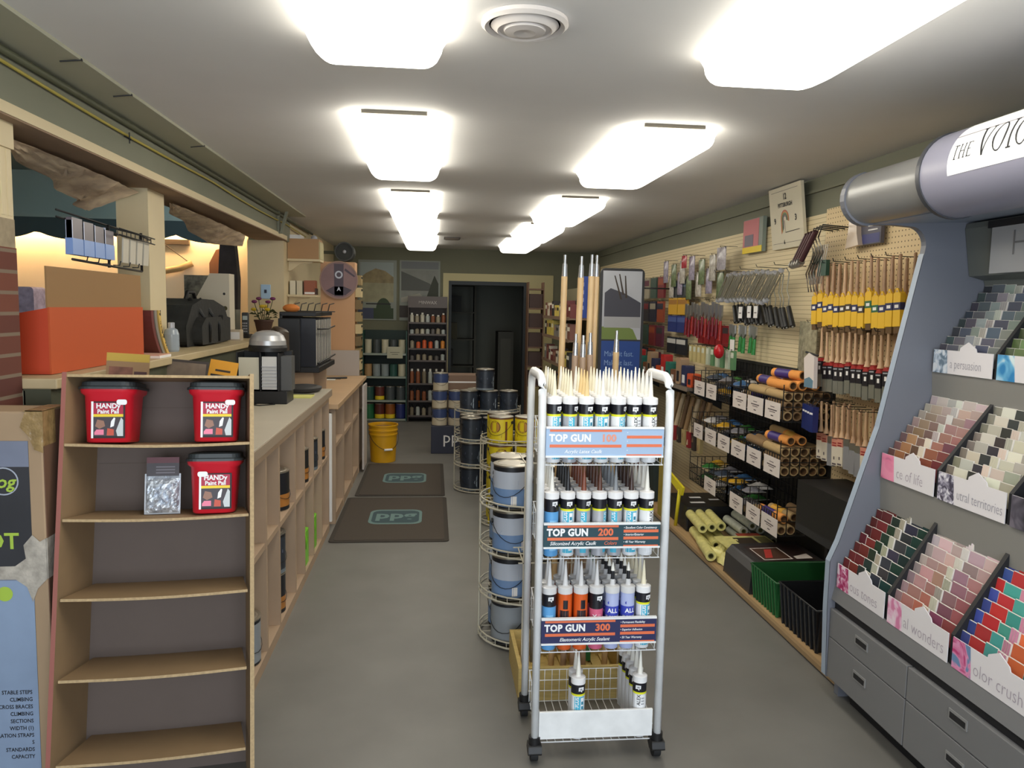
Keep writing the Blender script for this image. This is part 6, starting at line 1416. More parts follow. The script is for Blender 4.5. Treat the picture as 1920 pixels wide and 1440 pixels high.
b = B(); b.tube([(-3.8, 6.3, 1.58), (-3.55, 6.3, 1.56), (-3.45, 6.32, 1.60), (-3.35, 6.3, 1.68)], 0.012, M('antler', (150, 130, 112), 0.7), 6); b.tube([(-3.55, 6.3, 1.56), (-3.5, 6.36, 1.53), (-3.4, 6.4, 1.56)], 0.012, M('antler', (150, 130, 112), 0.7), 6); b.tube([(-3.8, 6.3, 1.575), (-3.8, 6.4, 1.574)], 0.02, M('antler', (150, 130, 112), 0.7), 6); one('antler', b, 'pale forked antler lying on the bundles of the far bench', 'antler')

# dim things in the storeroom beyond the doorway
b = B(); b.box(0.95, 1.18, 11.4, 11.9, 0, 1.15, M('store_cabinet_dark', (70, 70, 64), 0.7)); b.box(0.99, 1.14, 11.392, 11.4, 0.15, 1.05, M('store_cabinet_door', (84, 84, 76), 0.7)); one('storeroom_cabinet', b, 'dim cabinet standing in the storeroom beyond the doorway', 'cabinet')
t = thing('storeroom_rack', 'dim shelf rack at the left of the storeroom beyond the doorway', 'rack', (0.30, 12.3, 0), world=True)
for x in (-0.1, 0.62):
    b = B(); b.box(x, x + 0.03, 12.0, 12.4, 0, 1.9, M('store_rack', (88, 86, 76), 0.7)); obj('upright', b, t)
for k in range(5):
    b = B(); b.box(-0.07, 0.62, 12.0, 12.4, 0.15 + 0.42 * k, 0.17 + 0.42 * k, M('store_rack', (88, 86, 76), 0.7)); obj('shelf', b, t)
for k in range(4):
    b = B(); b.box(-0.02 + 0.05 * (k % 2), 0.24 + 0.06 * k, 12.05, 12.3, 0.1705 + 0.42 * k, 0.42 + 0.42 * k, M('store_box_%d' % (k % 2), ((96, 92, 70), (60, 62, 60))[k % 2], 0.7)); one('stored_box', b, 'dim box on the storeroom rack, %s shelf up' % ORD[k], 'box', 'boxes in the storeroom')
# ================================================================ goods along the right wall
XW = XR - 0.012
dk = thing('base_deck', 'long low wooden deck shelf along the foot of the right wall', 'shelf', (1.88, 6.2, 0), world=True)
b = B(); b.box(1.645, XW - 0.002, 2.80, 6.84, 0.012, 0.030, M('deck_wood', (170, 140, 100), 0.6, noise=0.12, scale=6, stretch=(6, 0.6, 6))); b.box(1.625, 1.645, 2.80, 6.84, 0.010, 0.031, M('deck_edge_pine', (150, 124, 90), 0.6)); obj('deck_board', b, dk)
b = B(); b.box(1.70, 2.1, 2.85, 6.8, 0, 0.012, m_slot); obj('plinth', b, dk)
# wire baskets with hung price cards, on a black backing panel
b = B(); b.box(XW - 0.0055, XW - 0.0005, 3.885, 5.335, 0.032, 1.18, M('backing_black', (34, 32, 30), 0.7)); one('backing_panel', b, 'black backing panel behind the three tiers of wire baskets', 'panel')
m_grid = M('basket_black_wire', (30, 29, 28), 0.45)
TZ = (0.30, 0.625, 0.925)
def grid(b, p, u_, v_, nu, nv, r=0.0029):
    p, u_, v_ = Vector(p), Vector(u_), Vector(v_)
    for i in range(nu + 1): b.tube([p + u_ * (i / nu), p + u_ * (i / nu) + v_], r, m_grid, 4)
    for j in range(nv + 1): b.tube([p + v_ * (j / nv), p + v_ * (j / nv) + u_], r, m_grid, 4)
for k, z in enumerate(TZ):
    for s, (ya, yb) in enumerate(((3.90, 4.60), (4.615, 5.32))):
        t = thing('wall_mounted_basket', 'black wire basket on the right wall, %s tier, %s half' % (('lowest', 'middle', 'top')[k], ('nearer', 'farther')[s]), 'basket', (1.99, (ya + yb) / 2, z), group='wire baskets on the right wall', world=True)
        L = yb - ya
        b = B(); grid(b, (1.852, ya, z), (XW - 0.010 - 1.852, 0, 0), (0, L, 0), 5, 14); obj('floor_grid', b, t)
        b = B(); grid(b, (1.852, ya, z), (0, L, 0), (0, 0, 0.12), 22, 2); obj('front_grid', b, t)
        b = B(); grid(b, (XW - 0.010, ya, z), (0, L, 0), (0, 0, 0.24), 14, 4); obj('back_grid', b, t)
        for y in ((ya - 0.004, 4.387, yb) if s == 0 else (ya, ya + L / 3, ya + 2 * L / 3, yb)):
            b = B(); grid(b, (1.852, y, z), (XW - 0.010 - 1.852, 0, 0), (0, 0, 0.16), 5, 2)
            b.tube([(1.852, y, z + 0.12), (1.852, y, z + 0.20)], 0.003, m_grid, 4); obj('divider_grid', b, t)
m_pcard = M('price_card_white', (216, 206, 200), 0.6); m_dash = M('card_print', (90, 80, 84), 0.6)
CARDS = [[(5.27, 5.06), (5.03, 4.84), (4.56, 4.35), (4.335, 4.115), (4.095, 3.9)], [(5.245, 5.06), (5.015, 4.81), (4.78, 4.575), (4.55, 4.335), (4.31, 4.11), (4.075, 3.87)], [(4.99, 4.775), (4.535, 4.33), (4.28, 4.085), (4.07, 3.86)]]
for k, row in enumerate(CARDS):
    tier = 2 - k
    for i, (ya, yb) in enumerate(row):
        z1 = TZ[tier] + 0.098; z0 = z1 - 0.098; b = B()
        b.box(1.840, 1.8425, yb + 0.004, ya - 0.004, z0, z1, m_pcard)
        ym = (ya + yb) / 2
        for (w_, zz, hh) in ((0.05, 0.068, 0.004), (0.11, 0.05, 0.006), (0.07, 0.04, 0.004), (0.03, 0.018, 0.006)): b.box(1.8393, 1.84, ym - w_ / 2, ym + w_ / 2, z0 + zz, z0 + zz + hh, m_dash)
        b.box(1.8425, 1.851, ym - 0.01, ym + 0.01, z1 - 0.012, z1 - 0.006, m_grid)
        one('price_card', b, 'white price card on the %s basket tier, %s from the left' % (('top', 'middle', 'lowest')[k], ORD[i]), 'price card', 'price cards on the wire baskets')
# roller covers: fabric sleeve on a cardboard core, ends towards the viewer
m_nap = {'cream': M('nap_cream', (178, 150, 104), 0.9, bump=0.3, scale=200), 'orange': M('nap_orange', (226, 150, 74), 0.9, bump=0.3, scale=200), 'brown': M('nap_brown', (136, 108, 74), 0.9, bump=0.3, scale=200), 'white': M('nap_white', (214, 208, 200), 0.9, bump=0.3, scale=200)}
m_core = M('core_board', (120, 88, 56), 0.8); m_purple = M('sleeve_purple', (66, 50, 122), 0.4); m_goldp = M('sleeve_gold', (222, 166, 50), 0.4)
_RC = {}
def cover(kind, x, y, z, rot, label, wrap=None):
    key = (kind, wrap)
    if key not in _RC:
        t = thing('roller_cover', label, 'roller cover', (x, y, z), rot=rot, group='roller covers in the baskets')
        b = B(); b.pipe((0, -0.115, 0), (0, 0.115, 0), 0.0255, 0.0195, m_nap[kind], 14); obj('nap', b, t)
        b = B(); b.pipe((0, -0.116, 0), (0, 0.116, 0), 0.0195, 0.017, m_core, 14); obj('core', b, t)
        if wrap:
            b = B(); b.cyl((0, -0.03, 0), (0, 0.085, 0), 0.0262, {'purple': m_purple, 'gold': m_goldp, 'white': m_paper}[wrap], 14, caps=False); obj('paper_band', b, t)
        _RC[key] = t
    else: dup(_RC[key], (x, y, z), label=label, rot=rot, group='roller covers in the baskets')
rv = random.Random(21)
for tier, tn, rowsn in ((2, 'top', 3), (1, 'middle', 3), (0, 'lowest', 1)):
    for lay in range(rowsn):
        for c in range(5 if tier else 2):
            x = 1.884 + 0.0525 * c + (0.0 if lay % 2 == 0 else 0.004); z = TZ[tier] + 0.03 + 0.0525 * lay
            for dpt in range(2 if lay == rowsn - 1 else 1):
                cover(rv.choice(['cream', 'brown', 'cream']), x, 4.02 + 0.24 * dpt, z, (0, 0, 0), 'stacked roller cover, %s across, %s layer up, %s row, %s basket tier' % (ORD[c], ORD[lay], ('front', 'second')[dpt], tn))
for i, (tier, x, y, z, kind, wrap, rz) in enumerate(((2, 1.90, 4.03, 0.1915, 'orange', None, 0.1), (2, 1.975, 4.04, 0.1915, 'orange', None, -0.05), (2, 2.05, 4.06, 0.1915, 'orange', None, 0.0), (2, 1.935, 4.265, 0.1905, 'orange', 'purple', 0.03), (2, 2.03, 4.265, 0.1905, 'white', 'purple', 0.0), (2, 1.95, 4.06, 0.2445, 'orange', 'purple', 0.25),
                                                    (2, 1.99, 4.425, 0.032, 'white', 'purple', 1.57), (2, 1.99, 4.485, 0.032, 'white', 'purple', 1.57), (2, 1.99, 4.545, 0.032, 'orange', 'gold', 1.57), (2, 1.99, 4.46, 0.087, 'cream', 'purple', 1.57),
                                                    (1, 1.91, 4.04, 0.1915, 'orange', 'purple', 0.1), (1, 2.0, 4.05, 0.1915, 'orange', 'gold', -0.1), (1, 2.03, 4.265, 0.1905, 'cream', None, 0.0),
                                                    (0, 1.90, 4.05, 0.084, 'orange', 'purple', 0.1), (0, 1.97, 4.08, 0.084, 'cream', 'gold', 0.12), (0, 1.90, 4.265, 0.032, 'white', 'white', 0.05), (0, 2.03, 4.03, 0.03, 'brown', None, 0.0), (0, 2.06, 4.265, 0.032, 'brown', None, 0.0), (0, 1.98, 4.265, 0.032, 'orange', 'purple', 0.0), (0, 2.06, 4.06, 0.09, 'brown', None, 0.0))):
    cover(kind, x, y, TZ[tier] + z, (0, 0, rz), 'loose %s roller cover%s, %s basket tier, %s from near end' % (kind, '' if not wrap else ' with %s band' % wrap, ('lowest', 'middle', 'top')[tier], ORD[min(i if tier == 2 else i - 10 if tier == 1 else i - 13, 17)]), wrap)
# packets in the farther baskets
pk = [('grey', (130, 128, 134)), ('blue', (70, 110, 160)), ('green', (60, 120, 60)), ('white', (206, 202, 200)), ('slate', (70, 78, 92)), ('yellow', (206, 160, 50))]
for tier in (0, 1, 2):
    for i in range(16):
        q8 = i % 8; y = (4.493, 4.733, 4.968, 5.203)[q8 // 2] + (0.052 if q8 % 2 else -0.052)
        if tier == 2 and q8 < 2: continue
        y = y; nm, c = pk[(i * 2 + tier + (i // 3)) % 6]; x = 1.925 + 0.09 * (i % 2) + 0.02 * (i // 8); z = TZ[tier] + 0.004 + 0.072 * (i // 8)
        b = B(); T = Matrix.Translation((x, y, z + 0.045)) @ Matrix.Rotation(rv.uniform(-0.12, 0.12), 4, 'Z') @ Matrix.Rotation(rv.uniform(-0.1, 0.1), 4, 'X')
        vs = []; n = 8
        for j in range(n + 1):
            for q in range(n + 1):
                u_, v_ = q / n - 0.5, j / n - 0.5; bul = math.cos(PI * u_) * math.cos(PI * v_)
                vs.append((u_ * 0.13, v_ * 0.10, 0.028 * bul * rv.uniform(0.7, 1.2)))
        k = len(vs); vs += [(a, b_, -c_ * 0.8) for a, b_, c_ in vs]; fs = []
        for j in range(n):
            for q in range(n): a = j * (n + 1) + q; fs += [(a, a + 1, a + n + 2, a + n + 1), (k + a, k + a + n + 1, k + a + n + 2, k + a + 1)]
        b.add(vs, fs, M('poly_pack_' + nm, c, 0.25, noise=0.35, scale=40), True, T)
        b.add([(-0.065, -0.05, 0), (0.065, -0.05, 0), (0.065, -0.06, 0.0), (-0.065, -0.06, 0.0)], [(3, 2, 1, 0)], m_paper, T=T)
        one('plastic_packet', b, '%s plastic packet, %s layer of the %s basket tier, %s from the roller covers' % (nm, ('lower', 'upper')[i // 8], ('lowest', 'middle', 'top')[tier], ORD[i % 8]), 'packet', 'plastic packets in the baskets')

# ---- brushes on the pegboard
m_handle = M('brush_handle_beech', (172, 136, 104), 0.45, noise=0.12, scale=20); m_handle2 = M('brush_handle_pale', (196, 160, 124), 0.45)
def brush_proto(kind):
    t = thing('hanging_paint_brush', 'x', 'paint brush')
    m = m_handle if kind in ('yb', 'yg', 'bristle') else m_handle2
    b = B(); prof = [(0.0065, -0.02), (0.0075, -0.06), (0.0085, -0.12), (0.010, -0.15), (0.014, -0.165)] if kind[0] == 'y' else [(0.006, -0.02), (0.0065, -0.08), (0.0085, -0.13), (0.013, -0.15), (0.016, -0.16)]
    b.lathe([(0.0055, 0.0), (0.0075, -0.006)][::1] + prof, m, 10, T=Matrix.Diagonal((1, 1, 1, 1)), smooth=True); obj('handle', b, t)
    b = B(); b.tube([(0.035, 0, 0.004), (0.0, 0, 0.0), (-0.03, 0, -0.004)], 0.002, m_grid, 4) if False else None
    if kind in ('yb', 'yg', 'ybk'):
        band = {'yb': m_navy, 'yg': M('band_green', (34, 96, 60), 0.5), 'ybk': m_lampd}[kind]; yl = M('sleeve_yellow', (226, 180, 40), 0.5)
        b = B(); w_ = 0.026
        b.prism([(-w_, -0.21), (w_, -0.21), (w_, -0.172), (0.014, -0.166), (0.006, -0.148), (-0.006, -0.148), (-0.014, -0.166), (-w_, -0.172)], 'x', -0.011, 0.011, yl)
        b.box(-0.0115, 0.0115, -w_ - 0.0003, w_ + 0.0003, -0.243, -0.21, band); b.box(-0.011, 0.011, -w_, w_, -0.315, -0.243, yl)
        b.box(-0.0122, -0.0115, -0.014, 0.014, -0.234, -0.22, m_paper); obj('card_sleeve', b, t)
        b = B(); b.box(-0.008, 0.008, -w_ + 0.004, w_ - 0.004, -0.345, -0.315, M('bristle_brown', (96, 72, 44), 0.9)); obj('bristles', b, t)
    elif kind == 'blk':
        w_ = 0.024
        b = B(); b.prism([(-0.012, -0.165), (0.012, -0.165), (w_, -0.182), (-w_, -0.182)], 'x', -0.01, 0.01, M('sleeve_red', (160, 44, 42), 0.5)); b.box(-0.011, 0.011, -w_, w_, -0.25, -0.182, m_band)
        b.box(-0.0117, -0.011, -0.012, 0.006, -0.226, -0.206, m_paper); b.box(-0.0117, -0.011, -0.018, 0.018, -0.194, -0.188, m_tgrey); obj('card_sleeve', b, t)
        b = B(); b.box(-0.010, 0.010, -w_ + 0.001, w_ - 0.001, -0.315, -0.25, M('clear_pouch_grey', (116, 116, 106), 0.2)); obj('bristle_pouch', b, t)
    elif kind == 'wht':
        w_ = 0.026
        b = B(); b.box(-0.011, 0.011, -w_, w_, -0.30, -0.205, M('sleeve_offwhite', (214, 204, 186), 0.6)); b.box(-0.011, 0.011, -w_, w_, -0.205, -0.168, M('sleeve_salmon', (206, 138, 116), 0.6))
        b.box(-0.0118, -0.011, -0.018, 0.018, -0.19, -0.184, M('sleeve_redbar', (150, 40, 44), 0.5)); b.box(-0.0118, -0.011, -0.018, 0.018, -0.202, -0.196, M('sleeve_redbar', (150, 40, 44), 0.5)); b.box(-0.0118, -0.011, -0.004, 0.006, -0.27, -0.255, m_dash); b.box(-0.0118, -0.011, -0.018, 0.018, -0.296, -0.288, m_dash); obj('card_sleeve', b, t)
    else:
        w_ = 0.024
        b = B(); b.box(-0.009, 0.009, -w_, w_, -0.195, -0.16, m_steel); obj('ferrule', b, t)
        b = B(); b.prism([(-w_, -0.195), (w_, -0.195), (w_ + 0.004, -0.31), (-w_ - 0.004, -0.31)], 'x', -0.008, 0.008, M('bristle_silver', (136, 136, 140), 0.5)); obj('bristles', b, t)
    return t
_BP = {}
def brush(kind, y, z, x, tilt, label, group):
    rot = (tilt, 0, 0)
    if kind not in _BP:
        t = brush_proto(kind); _BP[kind] = t; t.location = (x, y, z); t.rotation_euler = rot; t['label'] = label; t['group'] = group
    else: dup(_BP[kind], (x, y, z), rot=rot, label=label, group=group)
def hooks(zs, ys, label, x_out):
    t = thing('peg_hooks', label, 'hooks', (XW, (ys[0] + ys[-1]) / 2, zs), world=True)
    for y in ys:
        b = B(); b.tube([(XW - 0.001, y, zs), (x_out, y, zs + 0.004), (x_out - 0.008, y, zs + 0.02)], 0.0025, m_grid, 4); obj('hook', b, t)
DB = {'yb': 'yellow and navy sleeve', 'yg': 'yellow and green sleeve', 'ybk': 'yellow and brown sleeve', 'blk': 'black sleeve', 'wht': 'white sleeve', 'bristle': 'bare silver bristles'}
rows_ = [('top', 1.765, [3.93 - 0.0565 * i for i in range(14)], ['yb', 'yb', 'yb', 'yb', 'yb', 'ybk', 'ybk', 'yb', 'ybk', 'yg', 'yg', 'yb', 'yb', 'yb'], 0.10),
         ('middle', 1.43, [3.84 - 0.054 * i for i in range(12)], ['blk'] * 12, 0.13), ('lower', 1.05, [3.80 - 0.052 * i for i in range(9)], ['wht', 'wht', 'bristle', 'wht', 'wht', 'bristle', 'bristle', 'bristle', 'wht'], 0.16)]
for rn, z, ys, kinds, tl in rows_:
    hooks(z - 0.004, ys[::2], 'row of black peg hooks carrying the %s row of brushes' % rn, 1.985)
    for i, y in enumerate(ys):
        for d in range(2):
            brush(kinds[i], y - 0.02 * d, z + rv.uniform(-0.012, 0.012), 2.015 + 0.055 * d, -tl * 0.5 + rv.uniform(-0.012, 0.012), 'brush with %s, %s from left, %s, %s brush row' % (DB[kinds[i]], ORD[i], ('front', 'behind')[d], rn), 'paint brushes on the pegboard')
b = B(); b.box(2.06, 2.08, 3.955, 4.0, 1.43, 1.62, M('red_tool_card', (200, 50, 46), 0.5)); b.box(2.059, 2.06, 3.96, 3.995, 1.45, 1.50, m_paper); one('red_card_pack', b, 'red carded tool at the left end of the top brush row', 'packet')
b = B(); b.prism([(3.76, 1.12), (3.86, 1.12), (3.88, 1.27), (3.83, 1.30), (3.77, 1.28)], 'x', 1.945, 1.965, m_pcard); b.prism([(3.77, 1.12), (3.86, 1.12), (3.86, 1.16), (3.81, 1.175), (3.77, 1.16)], 'x', 1.943, 1.945, M('pack_blue_grey', (96, 130, 150), 0.5)); b.tube([(1.955, 3.75, 1.29), (1.955, 3.88, 1.302)], 0.006, m_black, 5); one('white_pouch', b, 'white and blue pouch at the left end of the middle brush row', 'packet')
for i in range(4):
    y = 3.70 + 0.045 * i; b = B(); b.box(1.92 + 0.01 * i, 1.95 + 0.01 * i, y, y + 0.042, 0.90, 1.03, M('pack_navy_gloss', (34, 46, 104), 0.25)); b.box(1.919 + 0.01 * i, 1.92 + 0.01 * i, y + 0.004, y + 0.036, 0.99, 1.0, m_paper); b.tube([(1.935 + 0.01 * i, y + 0.02, 1.03), (1.96, y + 0.02, 1.062), (XW, y + 0.02, 1.062)], 0.002, m_grid, 4); one('navy_packet', b, 'glossy navy packet hanging left of the lower brush row, %s from right' % ORD[i], 'packet', 'navy packets by the lower brushes')
b = B(); b.box(2.10, 2.118, 3.50, 3.77, 1.845, 1.975, M('card_slate', (86, 84, 96), 0.5)); b.box(2.099, 2.1, 3.51, 3.66, 1.85, 1.895, M('card_indigo', (66, 70, 120), 0.5))
for k in range(3): b.box(2.099, 2.1, 3.53, 3.61, 1.91 + 0.02 * k, 1.916 + 0.02 * k, m_paper)
b.prism([(3.65, 1.845), (3.77, 1.835), (3.755, 1.90), (3.745, 1.98), (3.68, 1.98), (3.67, 1.9)], 'x', 2.075, 2.10, M('clear_bag_tint', (196, 178, 160), 0.2)); one('sample_card', b, 'slate card with a clear bag high on the pegboard under the header tube', 'card')

# ---- roller frames
_RF = []
def frame_proto():
    t = thing('paint_roller', 'x', 'paint roller')
    m_rod = M('chrome_rod', (150, 148, 136), 0.35, metal=0.6)
    b = B(); b.tube([(-0.034, 0.02, -0.006), (-0.01, 0.0, 0.008), (0.0, -0.015, -0.02), (0.0, 0.0, -0.12), (0.0, -0.03, -0.16), (0.0, -0.03, -0.235)], 0.0036, m_rod, 5); obj('rod', b, t)
    b = B(); 
    for k in range(5):
        a = 2 * PI * k / 5; ca, sa = 0.016 * math.cos(a), 0.016 * math.sin(a); b.tube([(ca - 0.034, 0.02 + sa, -0.01), (ca - 0.05, 0.16 + sa, -0.17)], 0.0026, m_rod, 4)
    b.cyl((-0.05, 0.16, -0.17), (-0.051, 0.17, -0.182), 0.0185, m_tgrey, 10); b.cyl((-0.034, 0.02, -0.01), (-0.034, 0.014, -0.003), 0.017, m_tgrey, 10); obj('cage', b, t)
    b = B(); b.cyl((0.0, -0.03, -0.215), (-0.005, -0.105, -0.325), 0.0135, m_black, 10, r1=0.0165); b.cyl((-0.005, -0.105, -0.325), (-0.0052, -0.109, -0.331), 0.007, m_steel, 8); obj('handle', b, t)
    return t
rf = frame_proto()
for i in range(15):
    y = 4.30 + 0.058 * i; z = 1.755 - 0.004 * (i % 3) + 0.004 * i * 0.2; x = 2.03
    lab = 'chrome paint roller with black handle on the right wall, %s from right' % ORD[i]
    if i == 0: rf.location = (x, y, z); rf['label'] = lab; rf['group'] = 'paint rollers on the right wall'
    else: dup(rf, (x + rv.uniform(-0.006, 0.006), y, z + rv.uniform(-0.008, 0.008)), rot=(rv.uniform(-0.03, 0.03), 0, rv.uniform(-0.06, 0.06)), label=lab, group='paint rollers on the right wall')
hooks(1.775, [4.3, 4.55, 4.8, 5.05, 5.25], 'row of black peg hooks carrying the roller frames', 1.95)
for i, (y, z) in enumerate(((4.62, 1.47), (4.72, 1.47), (4.86, 1.465))):
    b = B(); b.box(1.995, 1.998, y, y + 0.055, z, z + 0.075, m_paper); b.box(1.9942, 1.995, y + 0.01, y + 0.045, z + 0.03, z + 0.036, m_dash); b.tube([(1.998, y + 0.03, z + 0.075), (2.02, y + 0.03, z + 0.10)], 0.0015, m_grid, 4); one('price_tag', b, 'white price tag among the roller frame handles, %s from right' % ORD[i], 'price tag', 'price tags on the roller frames')
# big roller cages near the clock
for i in range(4):
    y = 3.84 + 0.06 * i; x = 1.985 + 0.015 * i
    t = thing('large_paint_roller', 'large paint roller with dark brown handle hanging below the clock, %s from right' % ORD[i], 'roller frame', (x, y, 1.93), group='large roller frames under the clock', world=True)
    b = B(); b.tube([(XW, y, 1.95), (x, y, 1.96), (x, y + 0.04, 1.90)], 0.004, m_grid, 5); b.tube([(x, y + 0.04, 1.90), (x, y - 0.02, 1.82), (x, y + 0.06, 1.72), (x, y + 0.02, 1.62)], 0.004, m_steel, 6); obj('rod', b, t)
    b = B(); b.cyl((x - 0.01, y + 0.05, 1.93), (x - 0.01, y + 0.19, 1.79), 0.015, M('handle_oxblood', (70, 42, 46), 0.4), 10); b.pipe((x - 0.01, y + 0.195, 1.786), (x - 0.01, y + 0.215, 1.77), 0.022, 0.015, m_steel, 12); obj('handle', b, t)
    b = B()
    for k in range(4): b.tube([(x + 0.02, y - 0.03 + 0.02 * k, 1.86), (x + 0.02, y + 0.02 + 0.02 * k, 1.66)], 0.0025, m_steel, 4)
    b.box(x + 0.01, x + 0.03, y - 0.04, y + 0.01, 1.70, 1.78, M('cap_bottle_green', (30, 66, 52), 0.4)); obj('cage', b, t)
# square clock leaning out from the wall
ck = thing('wall_clock', 'square white wall clock with rainbow arch above the roller frames', 'clock', (2.09, 4.50, 1.89), world=True)
P = lambda u_, v_, d=0.0: (2.128 - 0.045 * v_ - 0.012 - d, 4.715 - 0.425 * u_, 1.895 + 0.365 * v_)
def cq(b, pts, m, d=0.0): b.add([P(u_, v_, d) for u_, v_ in pts], [tuple(range(len(pts)))], m)
m_clock = M('clock_ivory', (214, 206, 182), 0.5)
b = B(); vs = [P(0, 0), P(1, 0), P(1, 1), P(0, 1)]; vs += [(p[0] + 0.018, p[1], p[2]) for p in vs]; b.add(vs, [(0, 1, 2, 3), (7, 6, 5, 4), (0, 4, 5, 1), (1, 5, 6, 2), (2, 6, 7, 3), (3, 7, 4, 0)], m_clock); obj('case', b, ck)
b = B()
cn = Vector((-0.992, 0, -0.122)); FT = lambda u_, v_: face(P(u_, v_, 0.002), (0, -1, 0), (-0.122, 0, 0.992))
for s, u_, v_, sz in (('12', 0.5, 0.83, 0.05), ('PITTSBURGH', 0.5, 0.70, 0.034), ('3', 0.80, 0.46, 0.05), ('9', 0.16, 0.46, 0.05), ('6', 0.42, 0.10, 0.035)): b.text(s, FT(u_, v_), sz, m_ink, bold=0.03, sx=0.95)
for fr, to in (((0.08, 0.1), (0.08, 0.93)), ((0.08, 0.93), (0.9, 0.93)), ((0.9, 0.93), (0.9, 0.1)), ((0.05, 0.09), (0.95, 0.09))):
    du = 0.004 if fr[0] == to[0] else 0; dv = 0.003 if fr[1] == to[1] else 0
    cq(b, [(fr[0] - du, fr[1] - dv), (to[0] + du, to[1] - dv), (to[0] + du, to[1] + dv), (fr[0] - du, fr[1] + dv)], m_tan if dv == 0 else m_dash, 0.001)
for k, c in enumerate(((196, 84, 60), (214, 140, 60), (90, 130, 80), (64, 90, 70), (120, 90, 120))):
    ro = 0.15 - 0.022 * k; ri = ro - 0.016; n = 12; o = arc(0.47, 0.47, 1, -0.3, PI, n); vs = [P(0.47 + (x - 0.47) * ro * 0.85, 0.47 + (z - 0.47) * ro, 0.0015) for x, z in o] + [P(0.47 + (x - 0.47) * ri * 0.85, 0.47 + (z - 0.47) * ri, 0.0015) for x, z in o]
    b.add(vs, [(i, i + 1, n + 2 + i, n + 1 + i) for i in range(n)], M('rainbow_%d' % k, c, 0.5))
    cq(b, [(0.47 - ro * 0.85, 0.47), (0.47 - ri * 0.85, 0.47), (0.47 - ri * 0.85, 0.24 + 0.02 * k), (0.47 - ro * 0.85, 0.24 + 0.02 * k)], M('rainbow_%d' % k, c, 0.5), 0.0015)
obj('dial', b, ck)
b = B(); cq(b, [(0.47, 0.45), (0.48, 0.26), (0.9, 0.275), (0.9, 0.268), (0.475, 0.25), (0.46, 0.45)], m_ink, 0.003); obj('hands', b, ck)
b = B(); b.box(2.10, 2.125, 4.84, 5.15, 1.90, 2.125, M('bucket_card_grey', (130, 140, 130), 0.5)); b.box(2.098, 2.1, 4.90, 5.15, 1.935, 2.12, M('card_rose', (196, 110, 116), 0.5)); b.box(2.0965, 2.098, 4.98, 5.12, 1.945, 2.02, M('card_mauve_grey', (110, 100, 116), 0.5)); b.box(2.0965, 2.1, 4.845, 5.15, 1.90, 1.94, m_yel2); one('pink_card', b, 'pink and yellow printed card high on the right wall left of the clock', 'card')

# ---- carded and bagged goods farther along the wall
def hang(name, lab, cat, group, y, z, w_, h, col, x=2.06, kind='card', header=None, th=0.02):
    b = B(); m = M('hang_%s_%s_%d' % (name, kind, (col[0] * 7 + col[1] * 3 + col[2])), col, 0.45 if kind == 'card' else 0.25, noise=0.0 if kind == 'card' else 0.3, scale=40)
    if kind == 'handle':
        b.cyl((x, y, z + h * 0.5), (x, y + 0.008, z), 0.0115, m, 8, r1=0.014); b.prism([(y - 0.006, z + h * 0.5), (y + 0.006, z + h * 0.5), (y + w_ * 0.4, z + h * 0.62), (y + w_ * 0.4, z + h * 0.9), (y - w_ * 0.4, z + h * 0.9), (y - w_ * 0.4, z + h * 0.62)], 'x', x - 0.006, x + 0.006, m_steel)
    elif kind == 'bag':
        n = 7; vs = []; rr_ = random.Random(int(y * 100))
        for j in range(n + 1):
            for q in range(n + 1):
                u_, v_ = q / n - 0.5, j / n; vs.append((x - 0.014 * math.cos(PI * u_) * math.sin(PI * v_) * rr_.uniform(0.6, 1.3), y + u_ * w_, z + v_ * h))
        b.add(vs, [(j * (n + 1) + q, (j * (n + 1)) + q + n + 1, j * (n + 1) + q + n + 2, j * (n + 1) + q + 1) for j in range(n) for q in range(n)], m, True); b.box(x, x + 0.004, y - w_ / 2, y + w_ / 2, z, z + h, m)
    else:
        b.box(x, x + th, y - w_ / 2, y + w_ / 2, z, z + h, m)
        if header: b.box(x - 0.001, x, y - w_ / 2 + 0.004, y + w_ / 2 - 0.004, z + h * 0.62, z + h * 0.9, M('hang_header_%d_%d_%d' % header, header, 0.5))
    b.tube([(x, y, z + h - 0.004), (x - 0.012, y, z + h + 0.008), (XW, y, z + h + 0.006)], 0.002, m_grid, 4)
    return one(name, b, lab, cat, group)
for i in range(11): hang('scraper', 'scraper with dark red handle on the right wall, %s from right' % ORD[i], 'scraper', 'scrapers on the right wall', 5.32 + 0.075 * i, 1.30 + 0.012 * (i % 3), 0.07, 0.28, (120, 26, 40) if i % 4 else (150, 36, 34), 2.03, 'handle')
for i in range(5): hang('red_card', 'red carded tool below the scrapers on the right wall, %s from right' % ORD[i], 'packet', 'red carded tools', 5.40 + 0.13 * i, 1.255, 0.11, 0.15, (150, 34, 40), 2.10, 'card', (64, 60, 60))
for i, (z, c, h_) in enumerate(((1.62, (46, 52, 54), (90, 110, 130)), (1.475, (206, 160, 50), (160, 110, 40)), (1.325, (40, 56, 120), (70, 90, 150)), (1.14, (30, 36, 44), (200, 200, 196)))):
    for k in range(2): hang('blister_card', '%s blister card in the column left of the scrapers, %s one' % (('charcoal', 'yellow', 'navy', 'black')[i], ('nearer', 'farther')[k]), 'packet', 'blister cards on the right wall', 6.28 + 0.26 * k, z, 0.24, 0.14, c, 2.06, 'card', h_)
for i in range(6): hang('mini_roller', 'mini roller with green handle below the roller frames, %s from right' % ORD[i], 'mini roller', 'green mini rollers', 4.72 + 0.085 * i, 1.235 + 0.006 * (i % 2), 0.07, 0.20, (50, 132, 66), 2.03 + 0.012 * (i % 2), 'handle')
